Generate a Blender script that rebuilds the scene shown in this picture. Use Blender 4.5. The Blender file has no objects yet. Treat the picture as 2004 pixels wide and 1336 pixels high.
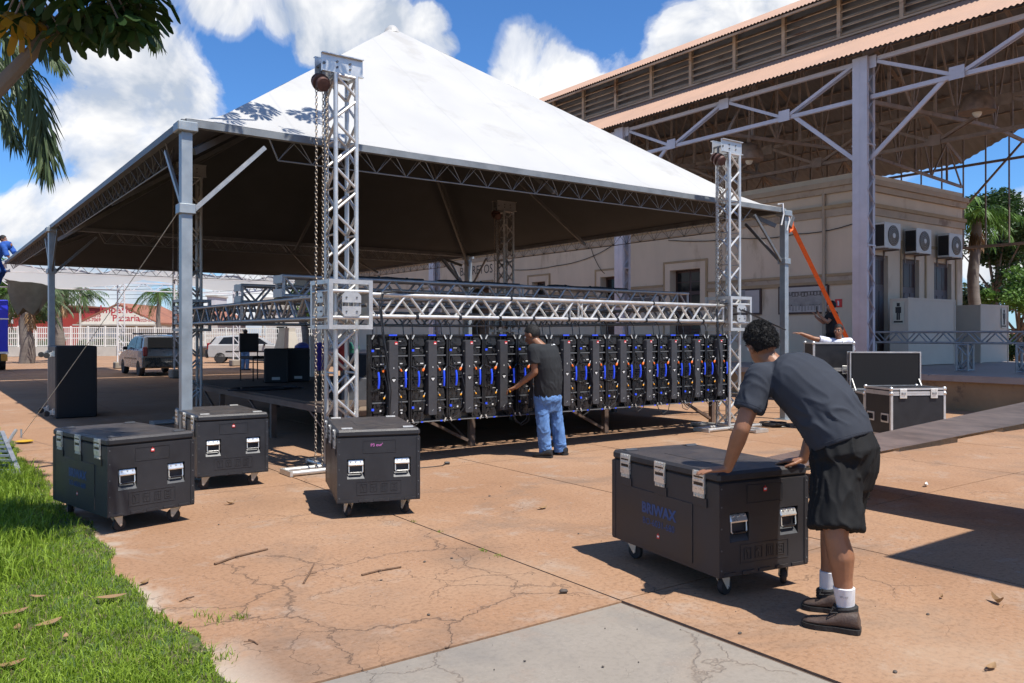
import bpy, math, random
from mathutils import Vector, Matrix, noise as mnoise
from math import sin, cos, pi, radians, sqrt, atan2
V = Vector
random.seed(7)
scene = bpy.context.scene
COL = scene.collection

# ---------------------------------------------------------------- camera
# world X runs along the LED wall, world Y along the station building; the camera stands at the origin
FPX, CAMH, HY, CX = 1600.0, 1.47, 655.0, 1002.0
FW = V((0.5908, 0.8068, 0)); RT = V((0.8068, -0.5908, 0)); UP = V((0, 0, 1))
cd = bpy.data.cameras.new('camera'); cam = bpy.data.objects.new('camera', cd); COL.objects.link(cam)
cam.location = (0, 0, CAMH); cam.rotation_euler = (radians(90), 0, -atan2(0.5908, 0.8068))
cd.sensor_width = 36; cd.lens = 36 * FPX / 2004; cd.shift_y = -13 / 2004
cd.clip_start = 0.05; cd.clip_end = 2000
scene.camera = cam

# ---------------------------------------------------------------- sun, sky, exposure
SUNV = V((0.10, -0.50, 1.0)).normalized()
sd = bpy.data.lights.new('sun', 'SUN'); sun = bpy.data.objects.new('sun', sd); COL.objects.link(sun)
sd.energy = 5.0; sd.angle = radians(0.55); sd.color = (1.0, 0.955, 0.88)
sun.rotation_euler = SUNV.to_track_quat('Z', 'Y').to_euler()
sun.location = (0, 0, 40)
scene.view_settings.view_transform = 'Standard'; scene.view_settings.look = 'None'
scene.view_settings.exposure = 0.45; scene.view_settings.gamma = 1.0
scene.view_settings.use_curve_mapping = False
scene.cycles.max_bounces = 5; scene.cycles.diffuse_bounces = 2; scene.cycles.glossy_bounces = 2
scene.cycles.use_adaptive_sampling = True; scene.cycles.adaptive_threshold = 0.02; scene.cycles.transparent_max_bounces = 4; scene.cycles.caustics_reflective = False; scene.cycles.caustics_refractive = False

def ray(px, py):
    return FW + RT * ((px - CX) / FPX) + UP * ((HY - py) / FPX)
def P(px, py, d):                       # point seen at a pixel, at camera depth d
    return V((0, 0, CAMH)) + ray(px, py) * d
def G(px, py, z=0.0):                   # where a pixel's ray meets a level plane
    return P(px, py, (CAMH - z) * FPX / (py - HY))
def onU(px, py, u):
    r = ray(px, py); return V((0, 0, CAMH)) + r * (u / r.x)
def onV(px, py, v):
    r = ray(px, py); return V((0, 0, CAMH)) + r * (v / r.y)

class NT:                               # tiny node-tree helper
    def __init__(s, tree): s.t = tree; s.n = tree.nodes; s.l = tree.links
    def new(s, kind, **kw):
        nd = s.n.new(kind)
        for k, v in kw.items():
            if k.startswith('i_'):
                key = k[2:]; key = int(key) if key.isdigit() else key.replace('_', ' ')
                if hasattr(v, 'links') or isinstance(v, bpy.types.NodeSocket): s.l.new(v, nd.inputs[key])
                else: nd.inputs[key].default_value = v
            else: setattr(nd, k, v)
        return nd
    def math(s, op, a, b=None, clamp=False):
        nd = s.n.new('ShaderNodeMath'); nd.operation = op; nd.use_clamp = clamp
        for i, x in enumerate((a, b)):
            if x is None: continue
            if isinstance(x, (int, float)): nd.inputs[i].default_value = x
            else: s.l.new(x, nd.inputs[i])
        return nd.outputs[0]
    def ramp(s, fac, stops, interp='LINEAR'):
        nd = s.n.new('ShaderNodeValToRGB'); nd.color_ramp.interpolation = interp
        e = nd.color_ramp.elements
        while len(e) < len(stops): e.new(0.5)
        for el, (p, c) in zip(e, stops):
            el.position = p; el.color = (c, c, c, 1) if isinstance(c, (int, float)) else (c[0], c[1], c[2], 1)
        s.l.new(fac, nd.inputs[0]); return nd.outputs[0]
    def mix(s, fac, a, b, mode='MIX'):
        nd = s.n.new('ShaderNodeMix'); nd.data_type = 'RGBA'; nd.blend_type = mode
        for si, x in ((0, fac), (6, a), (7, b)):
            sock = nd.inputs[si]
            if isinstance(x, (int, float)): sock.default_value = x if si == 0 else (x, x, x, 1)
            elif isinstance(x, (tuple, list)): sock.default_value = (x[0], x[1], x[2], 1)
            else: s.l.new(x, sock)
        return nd.outputs[2]
    def noise(s, vec, scale, detail=4, rough=0.55, dist=0.0):
        nd = s.n.new('ShaderNodeTexNoise'); nd.inputs['Scale'].default_value = scale
        nd.inputs['Detail'].default_value = detail; nd.inputs['Roughness'].default_value = rough
        nd.inputs['Distortion'].default_value = dist; s.l.new(vec, nd.inputs['Vector']); return nd

world = bpy.data.worlds.new('World'); scene.world = world; world.use_nodes = True
def build_world():
    T = NT(world.node_tree); T.n.clear()
    out = T.new('ShaderNodeOutputWorld'); bg = T.new('ShaderNodeBackground')
    sky = T.new('ShaderNodeTexSky'); sky.sky_type = 'NISHITA'; sky.sun_disc = False
    sky.sun_elevation = math.asin(SUNV.z); sky.sun_rotation = atan2(SUNV.x, SUNV.y)
    sky.air_density = 1.0; sky.dust_density = 0.15; sky.ozone_density = 2.2; sky.altitude = 500
    tc = T.new('ShaderNodeTexCoord'); d = tc.outputs['Generated']
    n1 = T.noise(d, 8.0, 8, 0.60, 0.5).outputs[0]
    n0 = T.noise(d, 2.2, 3, 0.5).outputs[0]
    # large cumulus masses: direction and angular size
    blobs = [(250,150,5.0),(340,200,3.8),(190,250,5.0),(320,300,2.6),(230,330,3.2),(560,-15,4.0),(450,0,3.0),(650,15,4.0),(620,80,2.2),(770,60,2.6),(840,55,2.2),(870,90,1.6),(1040,110,3.9),(1090,170,3.6),(1000,180,3.0),(1160,190,2.0),(1350,95,3.8),(1450,60,4.5),(1560,20,4.5),(1300,150,2.8),(1660,-40,5.0),(60,420,2.8),(130,390,2.2),(10,440,3.0),(1980,430,2.4),(1940,500,2.6),(480,620,5),(120,560,4),(300,600,5),(1900,-150,7),(900,-260,7),(300,-200,6)]
    acc = None
    for px, py, r in blobs:
        c = ray(px, py).normalized()
        vm = T.new('ShaderNodeVectorMath', operation='DOT_PRODUCT'); T.l.new(d, vm.inputs[0]); vm.inputs[1].default_value = c
        mr = T.new('ShaderNodeMapRange'); mr.interpolation_type = 'SMOOTHSTEP'
        T.l.new(vm.outputs['Value'], mr.inputs[0]); mr.inputs[1].default_value = cos(radians(r * 1.0)); mr.inputs[2].default_value = cos(radians(r * 0.15))
        acc = mr.outputs[0] if acc is None else T.math('MAXIMUM', acc, mr.outputs[0])
    # outside the view the same kind of clouds go on
    vm = T.new('ShaderNodeVectorMath', operation='DOT_PRODUCT'); T.l.new(d, vm.inputs[0]); vm.inputs[1].default_value = ray(1002, 420).normalized()
    inview = T.new('ShaderNodeMapRange'); inview.interpolation_type = 'SMOOTHSTEP'; T.l.new(vm.outputs['Value'], inview.inputs[0])
    inview.inputs[1].default_value = cos(radians(46)); inview.inputs[2].default_value = cos(radians(38))
    gen = T.ramp(n0, [(0.52, 0), (0.72, 1)])
    field = T.math('ADD', T.math('MULTIPLY', acc, inview.outputs[0]), T.math('MULTIPLY', gen, T.math('SUBTRACT', 1.0, inview.outputs[0])))
    dens = T.math('ADD', T.math('MULTIPLY', field, 0.62), T.math('MULTIPLY', T.math('SUBTRACT', n1, 0.5), 1.9))
    mask = T.ramp(dens, [(0.14, 0), (0.28, 0.28), (0.44, 0.86), (0.66, 1)], 'EASE')
    # cloud body: bright where thin towards the sun, greyer at the thick underside
    off = T.new('ShaderNodeVectorMath', operation='ADD'); T.l.new(d, off.inputs[0]); off.inputs[1].default_value = SUNV * 0.05
    n2 = T.noise(off.outputs[0], 8.0, 4, 0.58, 0.5).outputs[0]
    sh = T.math('ADD', T.math('MULTIPLY', T.math('SUBTRACT', n1, n2), 2.2), 0.5)
    body = T.ramp(sh, [(0.18, (7.4, 8.4, 10.0)), (0.5, (11.6, 12.0, 12.8)), (0.8, (15.0, 15.0, 15.0))])
    # ShaderNodeValToRGB clamps nothing above 1 for emission colours
    sep = T.new('ShaderNodeSeparateXYZ'); T.l.new(d, sep.inputs[0])
    hz = T.ramp(sep.outputs[2], [(0.0, 0.45), (0.14, 0.0)])
    skyc = T.mix(hz, T.mix(1.0, sky.outputs[0], (0.95, 1.62, 2.35), 'MULTIPLY'), (7.0, 9.2, 12.0))
    colr = T.mix(mask, skyc, body)
    T.l.new(colr, bg.inputs[0]); bg.inputs[1].default_value = 0.052
    T.l.new(bg.outputs[0], out.inputs[0])
build_world()

# ---------------------------------------------------------------- materials
MATS = {}
def mat(name, col, rough=0.6, metal=0.0, var=0.12, vs=5.0, col2=None, bump=0.0, bs=50.0, spec=0.5, stretch=None, trans=0.0, alpha=None, dirt=None, coat=0.0):
    if name in MATS: return MATS[name]
    m = bpy.data.materials.new(name); m.use_nodes = True; MATS[name] = m
    T = NT(m.node_tree); bs_ = T.n['Principled BSDF']
    geo = T.new('ShaderNodeNewGeometry'); vec = geo.outputs['Position']
    if stretch:
        mp = T.new('ShaderNodeMapping'); mp.inputs['Scale'].default_value = stretch; T.l.new(vec, mp.inputs[0]); vec = mp.outputs[0]
    n = T.noise(vec, vs, 5, 0.6).outputs[0]
    c1 = tuple(c * (1 - var) for c in col); c2 = col2 or tuple(min(1, c * (1 + var)) for c in col)
    c = T.ramp(n, [(0.3, c1), (0.7, c2)])
    if dirt:
        n3 = T.noise(vec, dirt[1], 6, 0.65).outputs[0]
        c = T.mix(T.ramp(n3, [(dirt[2], 0), (dirt[2] + 0.12, 1)]), c, dirt[0])
    T.l.new(c, bs_.inputs['Base Color'])
    r = T.ramp(n, [(0.25, max(0.02, rough - 0.08)), (0.75, min(1, rough + 0.08))]); T.l.new(r, bs_.inputs['Roughness'])
    bs_.inputs['Metallic'].default_value = metal; bs_.inputs['Specular IOR Level'].default_value = spec
    if coat: bs_.inputs['Coat Weight'].default_value = coat
    if trans: bs_.inputs['Transmission Weight'].default_value = trans
    if bump:
        bn = T.noise(vec, bs, 4, 0.6).outputs[0]
        b = T.new('ShaderNodeBump'); b.inputs['Strength'].default_value = bump; b.inputs['Distance'].default_value = 0.01
        T.l.new(bn, b.inputs['Height']); T.l.new(b.outputs[0], bs_.inputs['Normal'])
    return m
def leafmat(name, col, col2, trans=0.35):
    m = bpy.data.materials.new(name); m.use_nodes = True; MATS[name] = m
    T = NT(m.node_tree); pb = T.n['Principled BSDF']; out = T.n['Material Output']
    geo = T.new('ShaderNodeNewGeometry')
    n = T.noise(geo.outputs['Position'], 3.0, 4).outputs[0]
    rnd = geo.outputs['Random Per Island']
    f = T.math('ADD', T.math('MULTIPLY', n, 0.6), T.math('MULTIPLY', rnd, 0.45))
    c = T.ramp(f, [(0.25, col), (0.8, col2)]); T.l.new(c, pb.inputs['Base Color'])
    pb.inputs['Roughness'].default_value = 0.5; pb.inputs['Specular IOR Level'].default_value = 0.35
    tr = T.new('ShaderNodeBsdfTranslucent'); T.l.new(c, tr.inputs[0])
    mx = T.new('ShaderNodeMixShader'); mx.inputs[0].default_value = trans
    T.l.new(pb.outputs[0], mx.inputs[1]); T.l.new(tr.outputs[0], mx.inputs[2]); T.l.new(mx.outputs[0], out.inputs[0])
    return m

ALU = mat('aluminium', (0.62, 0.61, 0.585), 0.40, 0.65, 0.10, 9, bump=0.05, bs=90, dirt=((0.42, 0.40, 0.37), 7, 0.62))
ALUD = mat('aluminium_dark', (0.38, 0.38, 0.375), 0.45, 0.6, 0.14, 9, bump=0.05, bs=90)  # darker copy of the aluminium; tent shade on rear trusses is in the colour
CHROME = mat('zinc_plated', (0.80, 0.79, 0.74), 0.30, 0.7, 0.08, 20)
BLACKP = mat('black_moulded_plastic', (0.030, 0.031, 0.034), 0.45, 0, 0.25, 5, bump=0.12, bs=420, dirt=((0.055, 0.052, 0.05), 3, 0.66))
BLACKF = mat('black_painted_wood', (0.016, 0.016, 0.018), 0.55, 0, 0.3, 6, bump=0.08, bs=200)
BLACKG = mat('black_gloss', (0.012, 0.012, 0.014), 0.24, 0, 0.3, 20, bump=0.05, bs=80)
RUBBER = mat('rubber', (0.02, 0.02, 0.022), 0.7, 0, 0.3, 12)
CABLE = mat('black_cable', (0.018, 0.018, 0.02), 0.42, 0, 0.2)
GALV = mat('galvanised_steel', (0.30, 0.335, 0.36), 0.45, 0.45, 0.14, 6, bump=0.06, bs=60, dirt=((0.30, 0.24, 0.18), 5, 0.70))
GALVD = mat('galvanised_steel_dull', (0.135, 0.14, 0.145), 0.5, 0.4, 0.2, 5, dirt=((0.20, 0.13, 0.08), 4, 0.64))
BLUEP = mat('blue_plastic', (0.03, 0.09, 0.85), 0.35, 0, 0.1)
ORANGEP = mat('orange_plastic', (0.85, 0.17, 0.02), 0.4, 0, 0.1)
YELLOWP = mat('yellow_plastic', (0.85, 0.38, 0.03), 0.4, 0, 0.1)
REDP = mat('red_sticker', (0.65, 0.03, 0.03), 0.45, 0, 0.05)
WHITEP = mat('white_print', (0.75, 0.75, 0.74), 0.5, 0, 0.05)
RUST = mat('rusty_iron', (0.095, 0.045, 0.036), 0.6, 0.2, 0.4, 14, bump=0.3, bs=60)
CHAIN = mat('chain_steel', (0.24, 0.20, 0.16), 0.45, 0.7, 0.35, 30)

# ---------------------------------------------------------------- mesh builder
class MB:
    def __init__(s): s.v = []; s.f = []
    def add(s, vs, fs):
        o = len(s.v); s.v += [tuple(x) for x in vs]; s.f += [tuple(i + o for i in f) for f in fs]; return s
    def box(s, c, size, M=None, bev=0.0):
        hx, hy, hz = size[0] / 2, size[1] / 2, size[2] / 2; c = V(c)
        if bev <= 0:
            pts = [V((x, y, z)) for z in (-hz, hz) for y in (-hy, hy) for x in (-hx, hx)]
            fs = [(0, 2, 3, 1), (4, 5, 7, 6), (0, 1, 5, 4), (2, 6, 7, 3), (0, 4, 6, 2), (1, 3, 7, 5)]
        else:
            b = bev; pts = []; idx = {}
            for sx in (-1, 1):
                for sy in (-1, 1):
                    for sz in (-1, 1):
                        for a in range(3):
                            q = [sx * (hx - b), sy * (hy - b), sz * (hz - b)]; q[a] = (sx, sy, sz)[a] * (hx, hy, hz)[a]
                            idx[(sx, sy, sz, a)] = len(pts); pts.append(V(q))
            fs = []
            for a in range(3):
                o1, o2 = (a + 1) % 3, (a + 2) % 3
                for sg in (-1, 1):
                    quad = []
                    for s1, s2 in ((-1, -1), (1, -1), (1, 1), (-1, 1)):
                        k = [0, 0, 0]; k[a] = sg; k[o1] = s1; k[o2] = s2; quad.append(idx[(k[0], k[1], k[2], a)])
                    fs.append(tuple(quad) if sg > 0 else tuple(quad[::-1]))
                for s1 in (-1, 1):
                    for s2 in (-1, 1):
                        k0 = [0, 0, 0]; k0[o1] = s1; k0[o2] = s2; k0[a] = -1; k1 = list(k0); k1[a] = 1
                        quad = [idx[(*k0, o1)], idx[(*k1, o1)], idx[(*k1, o2)], idx[(*k0, o2)]]
                        fs.append(tuple(quad if s1 * s2 < 0 else quad[::-1]))
            for sx in (-1, 1):
                for sy in (-1, 1):
                    for sz in (-1, 1):
                        t = [idx[(sx, sy, sz, a)] for a in range(3)]
                        fs.append(tuple(t if sx * sy * sz > 0 else t[::-1]))
        if M is not None: pts = [M @ p for p in pts]
        return s.add([p + c for p in pts], fs)
    def bb(s, lo, hi, bev=0.0):
        return s.box([(a + b) / 2 for a, b in zip(lo, hi)], [b - a for a, b in zip(lo, hi)], None, bev)
    def tube(s, p, q, r, n=8, r2=None, cap=True):
        p, q = V(p), V(q); d = q - p
        if d.length < 1e-6: return s
        z = d.normalized(); x = z.orthogonal().normalized(); y = z.cross(x); r2 = r if r2 is None else r2
        vs = [p + (x * cos(2 * pi * i / n) + y * sin(2 * pi * i / n)) * r for i in range(n)] + [q + (x * cos(2 * pi * i / n) + y * sin(2 * pi * i / n)) * r2 for i in range(n)]
        fs = [(i, (i + 1) % n, n + (i + 1) % n, n + i) for i in range(n)]
        if cap: fs += [tuple(range(n - 1, -1, -1)), tuple(range(n, 2 * n))]
        return s.add(vs, fs)
    def bar(s, p, q, w, h, up=(0, 0, 1)):          # rectangular bar from p to q
        p, q = V(p), V(q); d = q - p; z = d.normalized(); u = V(up)
        if abs(z.dot(u)) > 0.98: u = V((0, 1, 0))
        x = z.cross(u).normalized(); y = x.cross(z)
        M = Matrix((x, z, y)).transposed()
        return s.box((p + q) / 2, (w, d.length, h), M)
    def path(s, pts, r, n=6, closed=False, cap=True):
        pts = [V(p) for p in pts]; m = len(pts); rings = []; prev = None
        rr = r if isinstance(r, (list, tuple)) else [r] * m
        for i in range(m):
            a = pts[i - 1] if (i > 0 or closed) else pts[i]; b = pts[(i + 1) % m] if (i < m - 1 or closed) else pts[i]
            t = (b - a).normalized() if (b - a).length > 1e-9 else V((0, 0, 1))
            x = t.orthogonal().normalized() if prev is None else (prev - t * prev.dot(t))
            x = x.normalized() if x.length > 1e-6 else t.orthogonal().normalized(); prev = x; y = t.cross(x)
            rings.append([pts[i] + (x * cos(2 * pi * k / n) + y * sin(2 * pi * k / n)) * rr[i] for k in range(n)])
        vs = [p for rg in rings for p in rg]; fs = []
        for i in range(m if closed else m - 1):
            j = (i + 1) % m
            for k in range(n): fs.append((i * n + k, i * n + (k + 1) % n, j * n + (k + 1) % n, j * n + k))
        if cap and not closed: fs += [tuple(range(n - 1, -1, -1)), tuple((m - 1) * n + k for k in range(n))]
        return s.add(vs, fs)
    def lathe(s, prof, c=(0, 0, 0), n=16, M=None):  # profile [(r,z)]
        c = V(c); vs = []; fs = []
        for r, z in prof:
            for k in range(n):
                p = V((r * cos(2 * pi * k / n), r * sin(2 * pi * k / n), z)); vs.append((M @ p if M is not None else p) + c)
        m = len(prof)
        for i in range(m - 1):
            for k in range(n): fs.append((i * n + k, i * n + (k + 1) % n, (i + 1) * n + (k + 1) % n, (i + 1) * n + k))
        fs += [tuple(range(n - 1, -1, -1)), tuple((m - 1) * n + k for k in range(n))]
        return s.add(vs, fs)
    def prism(s, poly, ext):                        # polygon (3-D points) pushed along ext
        n = len(poly); e = V(ext); a = [V(p) for p in poly]
        vs = a + [p + e for p in a]
        fs = [tuple(range(n - 1, -1, -1)), tuple(range(n, 2 * n))] + [(i, (i + 1) % n, n + (i + 1) % n, n + i) for i in range(n)]
        return s.add(vs, fs)
    def loft(s, rings, cap=True):
        n = len(rings[0]); vs = [p for r in rings for p in r]; fs = []
        for i in range(len(rings) - 1):
            for k in range(n): fs.append((i * n + k, i * n + (k + 1) % n, (i + 1) * n + (k + 1) % n, (i + 1) * n + k))
        if cap: fs += [tuple(range(n - 1, -1, -1)), tuple((len(rings) - 1) * n + k for k in range(n))]
        return s.add(vs, fs)
    def ball(s, c, r, n=12, m=8, M=None):
        rx, ry, rz = (r, r, r) if isinstance(r, (int, float)) else r; c = V(c); vs = []; fs = []
        for i in range(m + 1):
            t = pi * (i + 0.02) / (m + 0.04)
            for k in range(n):
                p = V((rx * sin(t) * cos(2 * pi * k / n), ry * sin(t) * sin(2 * pi * k / n), -rz * cos(t))); vs.append((M @ p if M is not None else p) + c)
        for i in range(m):
            for k in range(n): fs.append((i * n + k, i * n + (k + 1) % n, (i + 1) * n + (k + 1) % n, (i + 1) * n + k))
        fs += [tuple(range(n - 1, -1, -1)), tuple(m * n + k for k in range(n))]
        return s.add(vs, fs)
    def quad(s, a, b, c, d): return s.add([a, b, c, d], [(0, 1, 2, 3)])
    def mesh(s, name, m=None, smooth=False):
        me = bpy.data.meshes.new(name); me.from_pydata([tuple(p) for p in s.v], [], s.f); me.validate()
        if m: me.materials.append(m)
        if smooth:
            me.shade_smooth()
            try: me.set_sharp_from_angle(angle=radians(38))
            except Exception: pass
        me.update(); return me
    def build(s, name, m, parent=None, smooth=False, world=False):
        return put(name, s.mesh(name, m, smooth), parent, world)
def wmat(o):
    M = o.matrix_parent_inverse @ o.matrix_basis
    return wmat(o.parent) @ M if o.parent is not None else o.matrix_basis.copy()
def put(name, me, parent=None, world=False):
    o = bpy.data.objects.new(name, me); COL.objects.link(o)
    if parent is not None:
        o.parent = parent
        if world: o.matrix_parent_inverse = wmat(parent).inverted()
    return o
def tag(o, label, cat, group=None, kind=None):
    if label: o['label'] = label
    if cat: o['category'] = cat
    if group: o['group'] = group
    if kind: o['kind'] = kind
    return o
def thing(name, label, cat, loc=(0, 0, 0), rz=0.0, group=None):
    o = bpy.data.objects.new(name, None); COL.objects.link(o); o.empty_display_size = 0.1
    o.location = loc; o.rotation_euler = (0, 0, rz); return tag(o, label, cat, group)
def struct(o): o['kind'] = 'structure'; return o
def stuff(o): o['kind'] = 'stuff'; return o
def copy_tree(o, parent=None):
    c = o.copy(); COL.objects.link(c)
    if parent is not None: c.parent = parent
    for ch in list(o.children): copy_tree(ch, c)
    return c
def text_mesh(txt, size, m, ext=0.0006, align='CENTER', shear=0.0, weight=0.0):
    cu = bpy.data.curves.new('t', 'FONT'); cu.body = txt; cu.size = size; cu.extrude = ext; cu.align_x = align; cu.shear = shear; cu.offset = weight
    cu.resolution_u = 3
    o = bpy.data.objects.new('t', cu); COL.objects.link(o)
    dg = bpy.context.evaluated_depsgraph_get(); me = bpy.data.meshes.new_from_object(o.evaluated_get(dg))
    bpy.data.objects.remove(o); bpy.data.curves.remove(cu); me.materials.clear(); me.materials.append(m); return me
def text(name, txt, size, m, parent, loc, xdir, ydir, world=False, **kw):
    me = text_mesh(txt, size, m, **kw); x = V(xdir).normalized(); y = V(ydir).normalized(); z = x.cross(y)
    me.transform(Matrix.Translation(V(loc)) @ Matrix((x, y, z)).transposed().to_4x4())
    return put(name, me, parent, world)
_unit = {}
def rod(name, p, q, r, m, parent, n=8):              # a round bar that shares one unit mesh
    k = (m.name, n, name)
    if k not in _unit: _unit[k] = MB().tube((0, 0, -0.5), (0, 0, 0.5), 1.0, n).mesh(name, m, True)
    p, q = V(p), V(q); d = q - p; o = bpy.data.objects.new(name, _unit[k]); COL.objects.link(o); o.parent = parent
    o.location = (p + q) / 2; o.rotation_mode = 'QUATERNION'; o.rotation_quaternion = d.to_track_quat('Z', 'Y'); o.scale = (r, r, d.length)
    return o
def slab(name, c, size, m, parent):                  # a box that shares one unit mesh
    k = ('box', m.name, name)
    if k not in _unit: _unit[k] = MB().box((0, 0, 0), (1, 1, 1)).mesh(name, m)
    o = bpy.data.objects.new(name, _unit[k]); COL.objects.link(o); o.parent = parent; o.location = c; o.scale = size; return o
def beam(name, p, q, w, h, m, parent, up=(0, 0, 1)):
    k = ('beam', m.name, name)
    if k not in _unit: _unit[k] = MB().box((0, 0, 0), (1, 1, 1)).mesh(name, m)
    p, q = V(p), V(q); d = q - p; z = d.normalized(); u = V(up)
    if abs(z.dot(u)) > 0.98: u = V((0, 1, 0))
    x = z.cross(u).normalized(); y = x.cross(z)
    o = bpy.data.objects.new(name, _unit[k]); COL.objects.link(o); o.parent = parent; o.location = (p + q) / 2
    o.rotation_mode = 'QUATERNION'; o.rotation_quaternion = Matrix((x, z, y)).transposed().to_quaternion(); o.scale = (w, d.length, h); return o
def arc(p, q, sag, n=10):
    p, q = V(p), V(q); return [p.lerp(q, i / n) - V((0, 0, sag * 4 * (i / n) * (1 - i / n))) for i in range(n + 1)]
# ================================================================ ground
def concrete_mat(name, base, warm, crack, grey=False):
    m = bpy.data.materials.new(name); m.use_nodes = True; T = NT(m.node_tree); pb = T.n['Principled BSDF']
    geo = T.new('ShaderNodeNewGeometry'); vec = geo.outputs['Position']
    oi = T.new('ShaderNodeObjectInfo')
    big = T.noise(vec, 0.55, 5, 0.6).outputs[0]; mid = T.noise(vec, 2.6, 5, 0.62).outputs[0]; fine = T.noise(vec, 34, 3, 0.7).outputs[0]
    c = T.ramp(big, [(0.3, base), (0.7, warm)])
    c = T.mix(T.ramp(mid, [(0.35, 0.0), (0.72, 0.55)]), c, tuple(x * 1.22 for x in base))
    # grey worn stains, pale cement scuffs
    st = T.noise(vec, 0.9, 5, 0.68, 0.8).outputs[0]
    c = T.mix(T.ramp(st, [(0.52, 0.0), (0.70, 0.72)]), c, (0.19, 0.135, 0.10) if not grey else (0.18, 0.165, 0.15))
    sc = T.noise(vec, 1.7, 6, 0.75).outputs[0]
    c = T.mix(T.ramp(sc, [(0.55, 0.0), (0.68, 0.7)]), c, (0.36, 0.28, 0.22) if not grey else (0.27, 0.21, 0.165))
    # aggregate speckle
    vo = T.new('ShaderNodeTexVoronoi', feature='F1'); vo.inputs['Scale'].default_value = 55; T.l.new(vec, vo.inputs['Vector'])
    sp = T.math('MULTIPLY', T.ramp(vo.outputs['Distance'], [(0.12, 1.0), (0.3, 0.0)]), T.ramp(mid, [(0.45, 0.0), (0.65, 0.55)]))
    c = T.mix(sp, c, (0.36, 0.31, 0.27))
    c = T.mix(T.ramp(fine, [(0.36, 0.2 if grey else 0.45), (0.52, 0.0)]), c, tuple(x * 0.55 for x in base))
    # cracks: warped voronoi borders, only where the slab has broken up
    wn = T.noise(vec, 2.2, 5, 0.62); add = T.new('ShaderNodeVectorMath', operation='MULTIPLY_ADD')
    T.l.new(wn.outputs['Color'], add.inputs[0]); add.inputs[1].default_value = (0.55, 0.55, 0); T.l.new(vec, add.inputs[2])
    vc = T.new('ShaderNodeTexVoronoi', feature='DISTANCE_TO_EDGE'); vc.inputs['Scale'].default_value = 1.05; T.l.new(add.outputs[0], vc.inputs['Vector'])
    vc2 = T.new('ShaderNodeTexVoronoi', feature='DISTANCE_TO_EDGE'); vc2.inputs['Scale'].default_value = 2.1; T.l.new(add.outputs[0], vc2.inputs['Vector'])
    sep = T.new('ShaderNodeSeparateXYZ'); T.l.new(vec, sep.inputs[0])
    zone = T.math('ADD', T.ramp(T.noise(vec, 0.5, 3).outputs[0], [(0.5, 0.0), (0.62, 0.7)]), T.math('MULTIPLY', T.math('LESS_THAN', sep.outputs[0], 3.1), T.math('LESS_THAN', sep.outputs[1], 5.4)), clamp=True)
    zone = T.math('MULTIPLY', zone, crack)
    k1 = T.math('MULTIPLY', T.ramp(vc.outputs['Distance'], [(0.0015, 1.0), (0.007, 0.0)]), zone)
    k2 = T.math('MULTIPLY', T.ramp(vc2.outputs['Distance'], [(0.002, 1.0), (0.010, 0.0)]), T.math('MULTIPLY', zone, T.ramp(T.noise(vec, 1.1, 3).outputs[0], [(0.48, 0), (0.58, 0.75)])))
    halo = T.math('MULTIPLY', T.ramp(vc.outputs['Distance'], [(0.0, 0.32), (0.05, 0.0)]), T.math('MULTIPLY', zone, T.ramp(mid, [(0.4, 0.0), (0.62, 1.0)])))
    if not grey:                       # oil and tyre stains, worn pale patches, cement smears along the lawn
        wp = T.new('ShaderNodeVectorMath', operation='MULTIPLY_ADD'); T.l.new(wn.outputs['Color'], wp.inputs[0]); wp.inputs[1].default_value = (0.5, 0.5, 0); T.l.new(vec, wp.inputs[2])
        for px, py, rad, amt, colr in ((925, 1085, .42, .65, (.12, .085, .065)), (500, 985, .55, .4, (.17, .105, .07)), (720, 1180, .5, .35, (.20, .14, .10)), (1500, 960, .5, .3, (.20, .12, .075)), (1850, 1280, .8, .5, (.42, .33, .24)), (1000, 1130, .6, .4, (.36, .27, .19)), (560, 1260, .5, .35, (.16, .10, .07)), (1300, 860, .8, .3, (.40, .27, .17))):
            g_ = G(px, py) + V((.25, .25, 0)); vd = T.new('ShaderNodeVectorMath', operation='DISTANCE'); T.l.new(wp.outputs[0], vd.inputs[0]); vd.inputs[1].default_value = g_
            c = T.mix(T.math('MULTIPLY', T.ramp(T.math('DIVIDE', vd.outputs['Value'], rad * 2), [(0.0, 1), (0.5, 0)]), T.math('MULTIPLY', T.ramp(sc, [(.35, .3), (.6, 1)]), amt)), c, colr)
        ed = T.math('MULTIPLY', T.ramp(T.math('SUBTRACT', sep.outputs[0], 1.0), [(.05, 1), (.33, 0)]), T.math('MULTIPLY', T.ramp(st, [(.46, 0), (.58, .8)]), T.math('LESS_THAN', sep.outputs[1], 9.0)))
        c = T.mix(ed, c, (.46, .40, .33))
    c = T.mix(halo, c, (0.17, 0.115, 0.085) if not grey else (0.26, 0.17, 0.11))
    k = T.math('MAXIMUM', k1, k2)
    c = T.mix(T.math('MULTIPLY', k, 0.62), c, (0.09, 0.06, 0.045))
    c = T.mix(T.math('MULTIPLY', oi.outputs['Random'], 0.10), c, tuple(x * 0.6 for x in base))
    T.l.new(c, pb.inputs['Base Color']); pb.inputs['Roughness'].default_value = 0.88; pb.inputs['Specular IOR Level'].default_value = 0.25
    hgt = T.math('SUBTRACT', T.math('ADD', T.math('MULTIPLY', fine, 0.35), T.math('MULTIPLY', mid, 0.5)), T.math('MULTIPLY', k, 1.6))
    b = T.new('ShaderNodeBump'); b.inputs['Strength'].default_value = 0.5; b.inputs['Distance'].default_value = 0.012; T.l.new(hgt, b.inputs['Height']); T.l.new(b.outputs[0], pb.inputs['Normal'])
    return m
PAVE = concrete_mat('red_dusty_concrete', (0.280, 0.156, 0.088), (0.390, 0.242, 0.150), 1.0)
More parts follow.
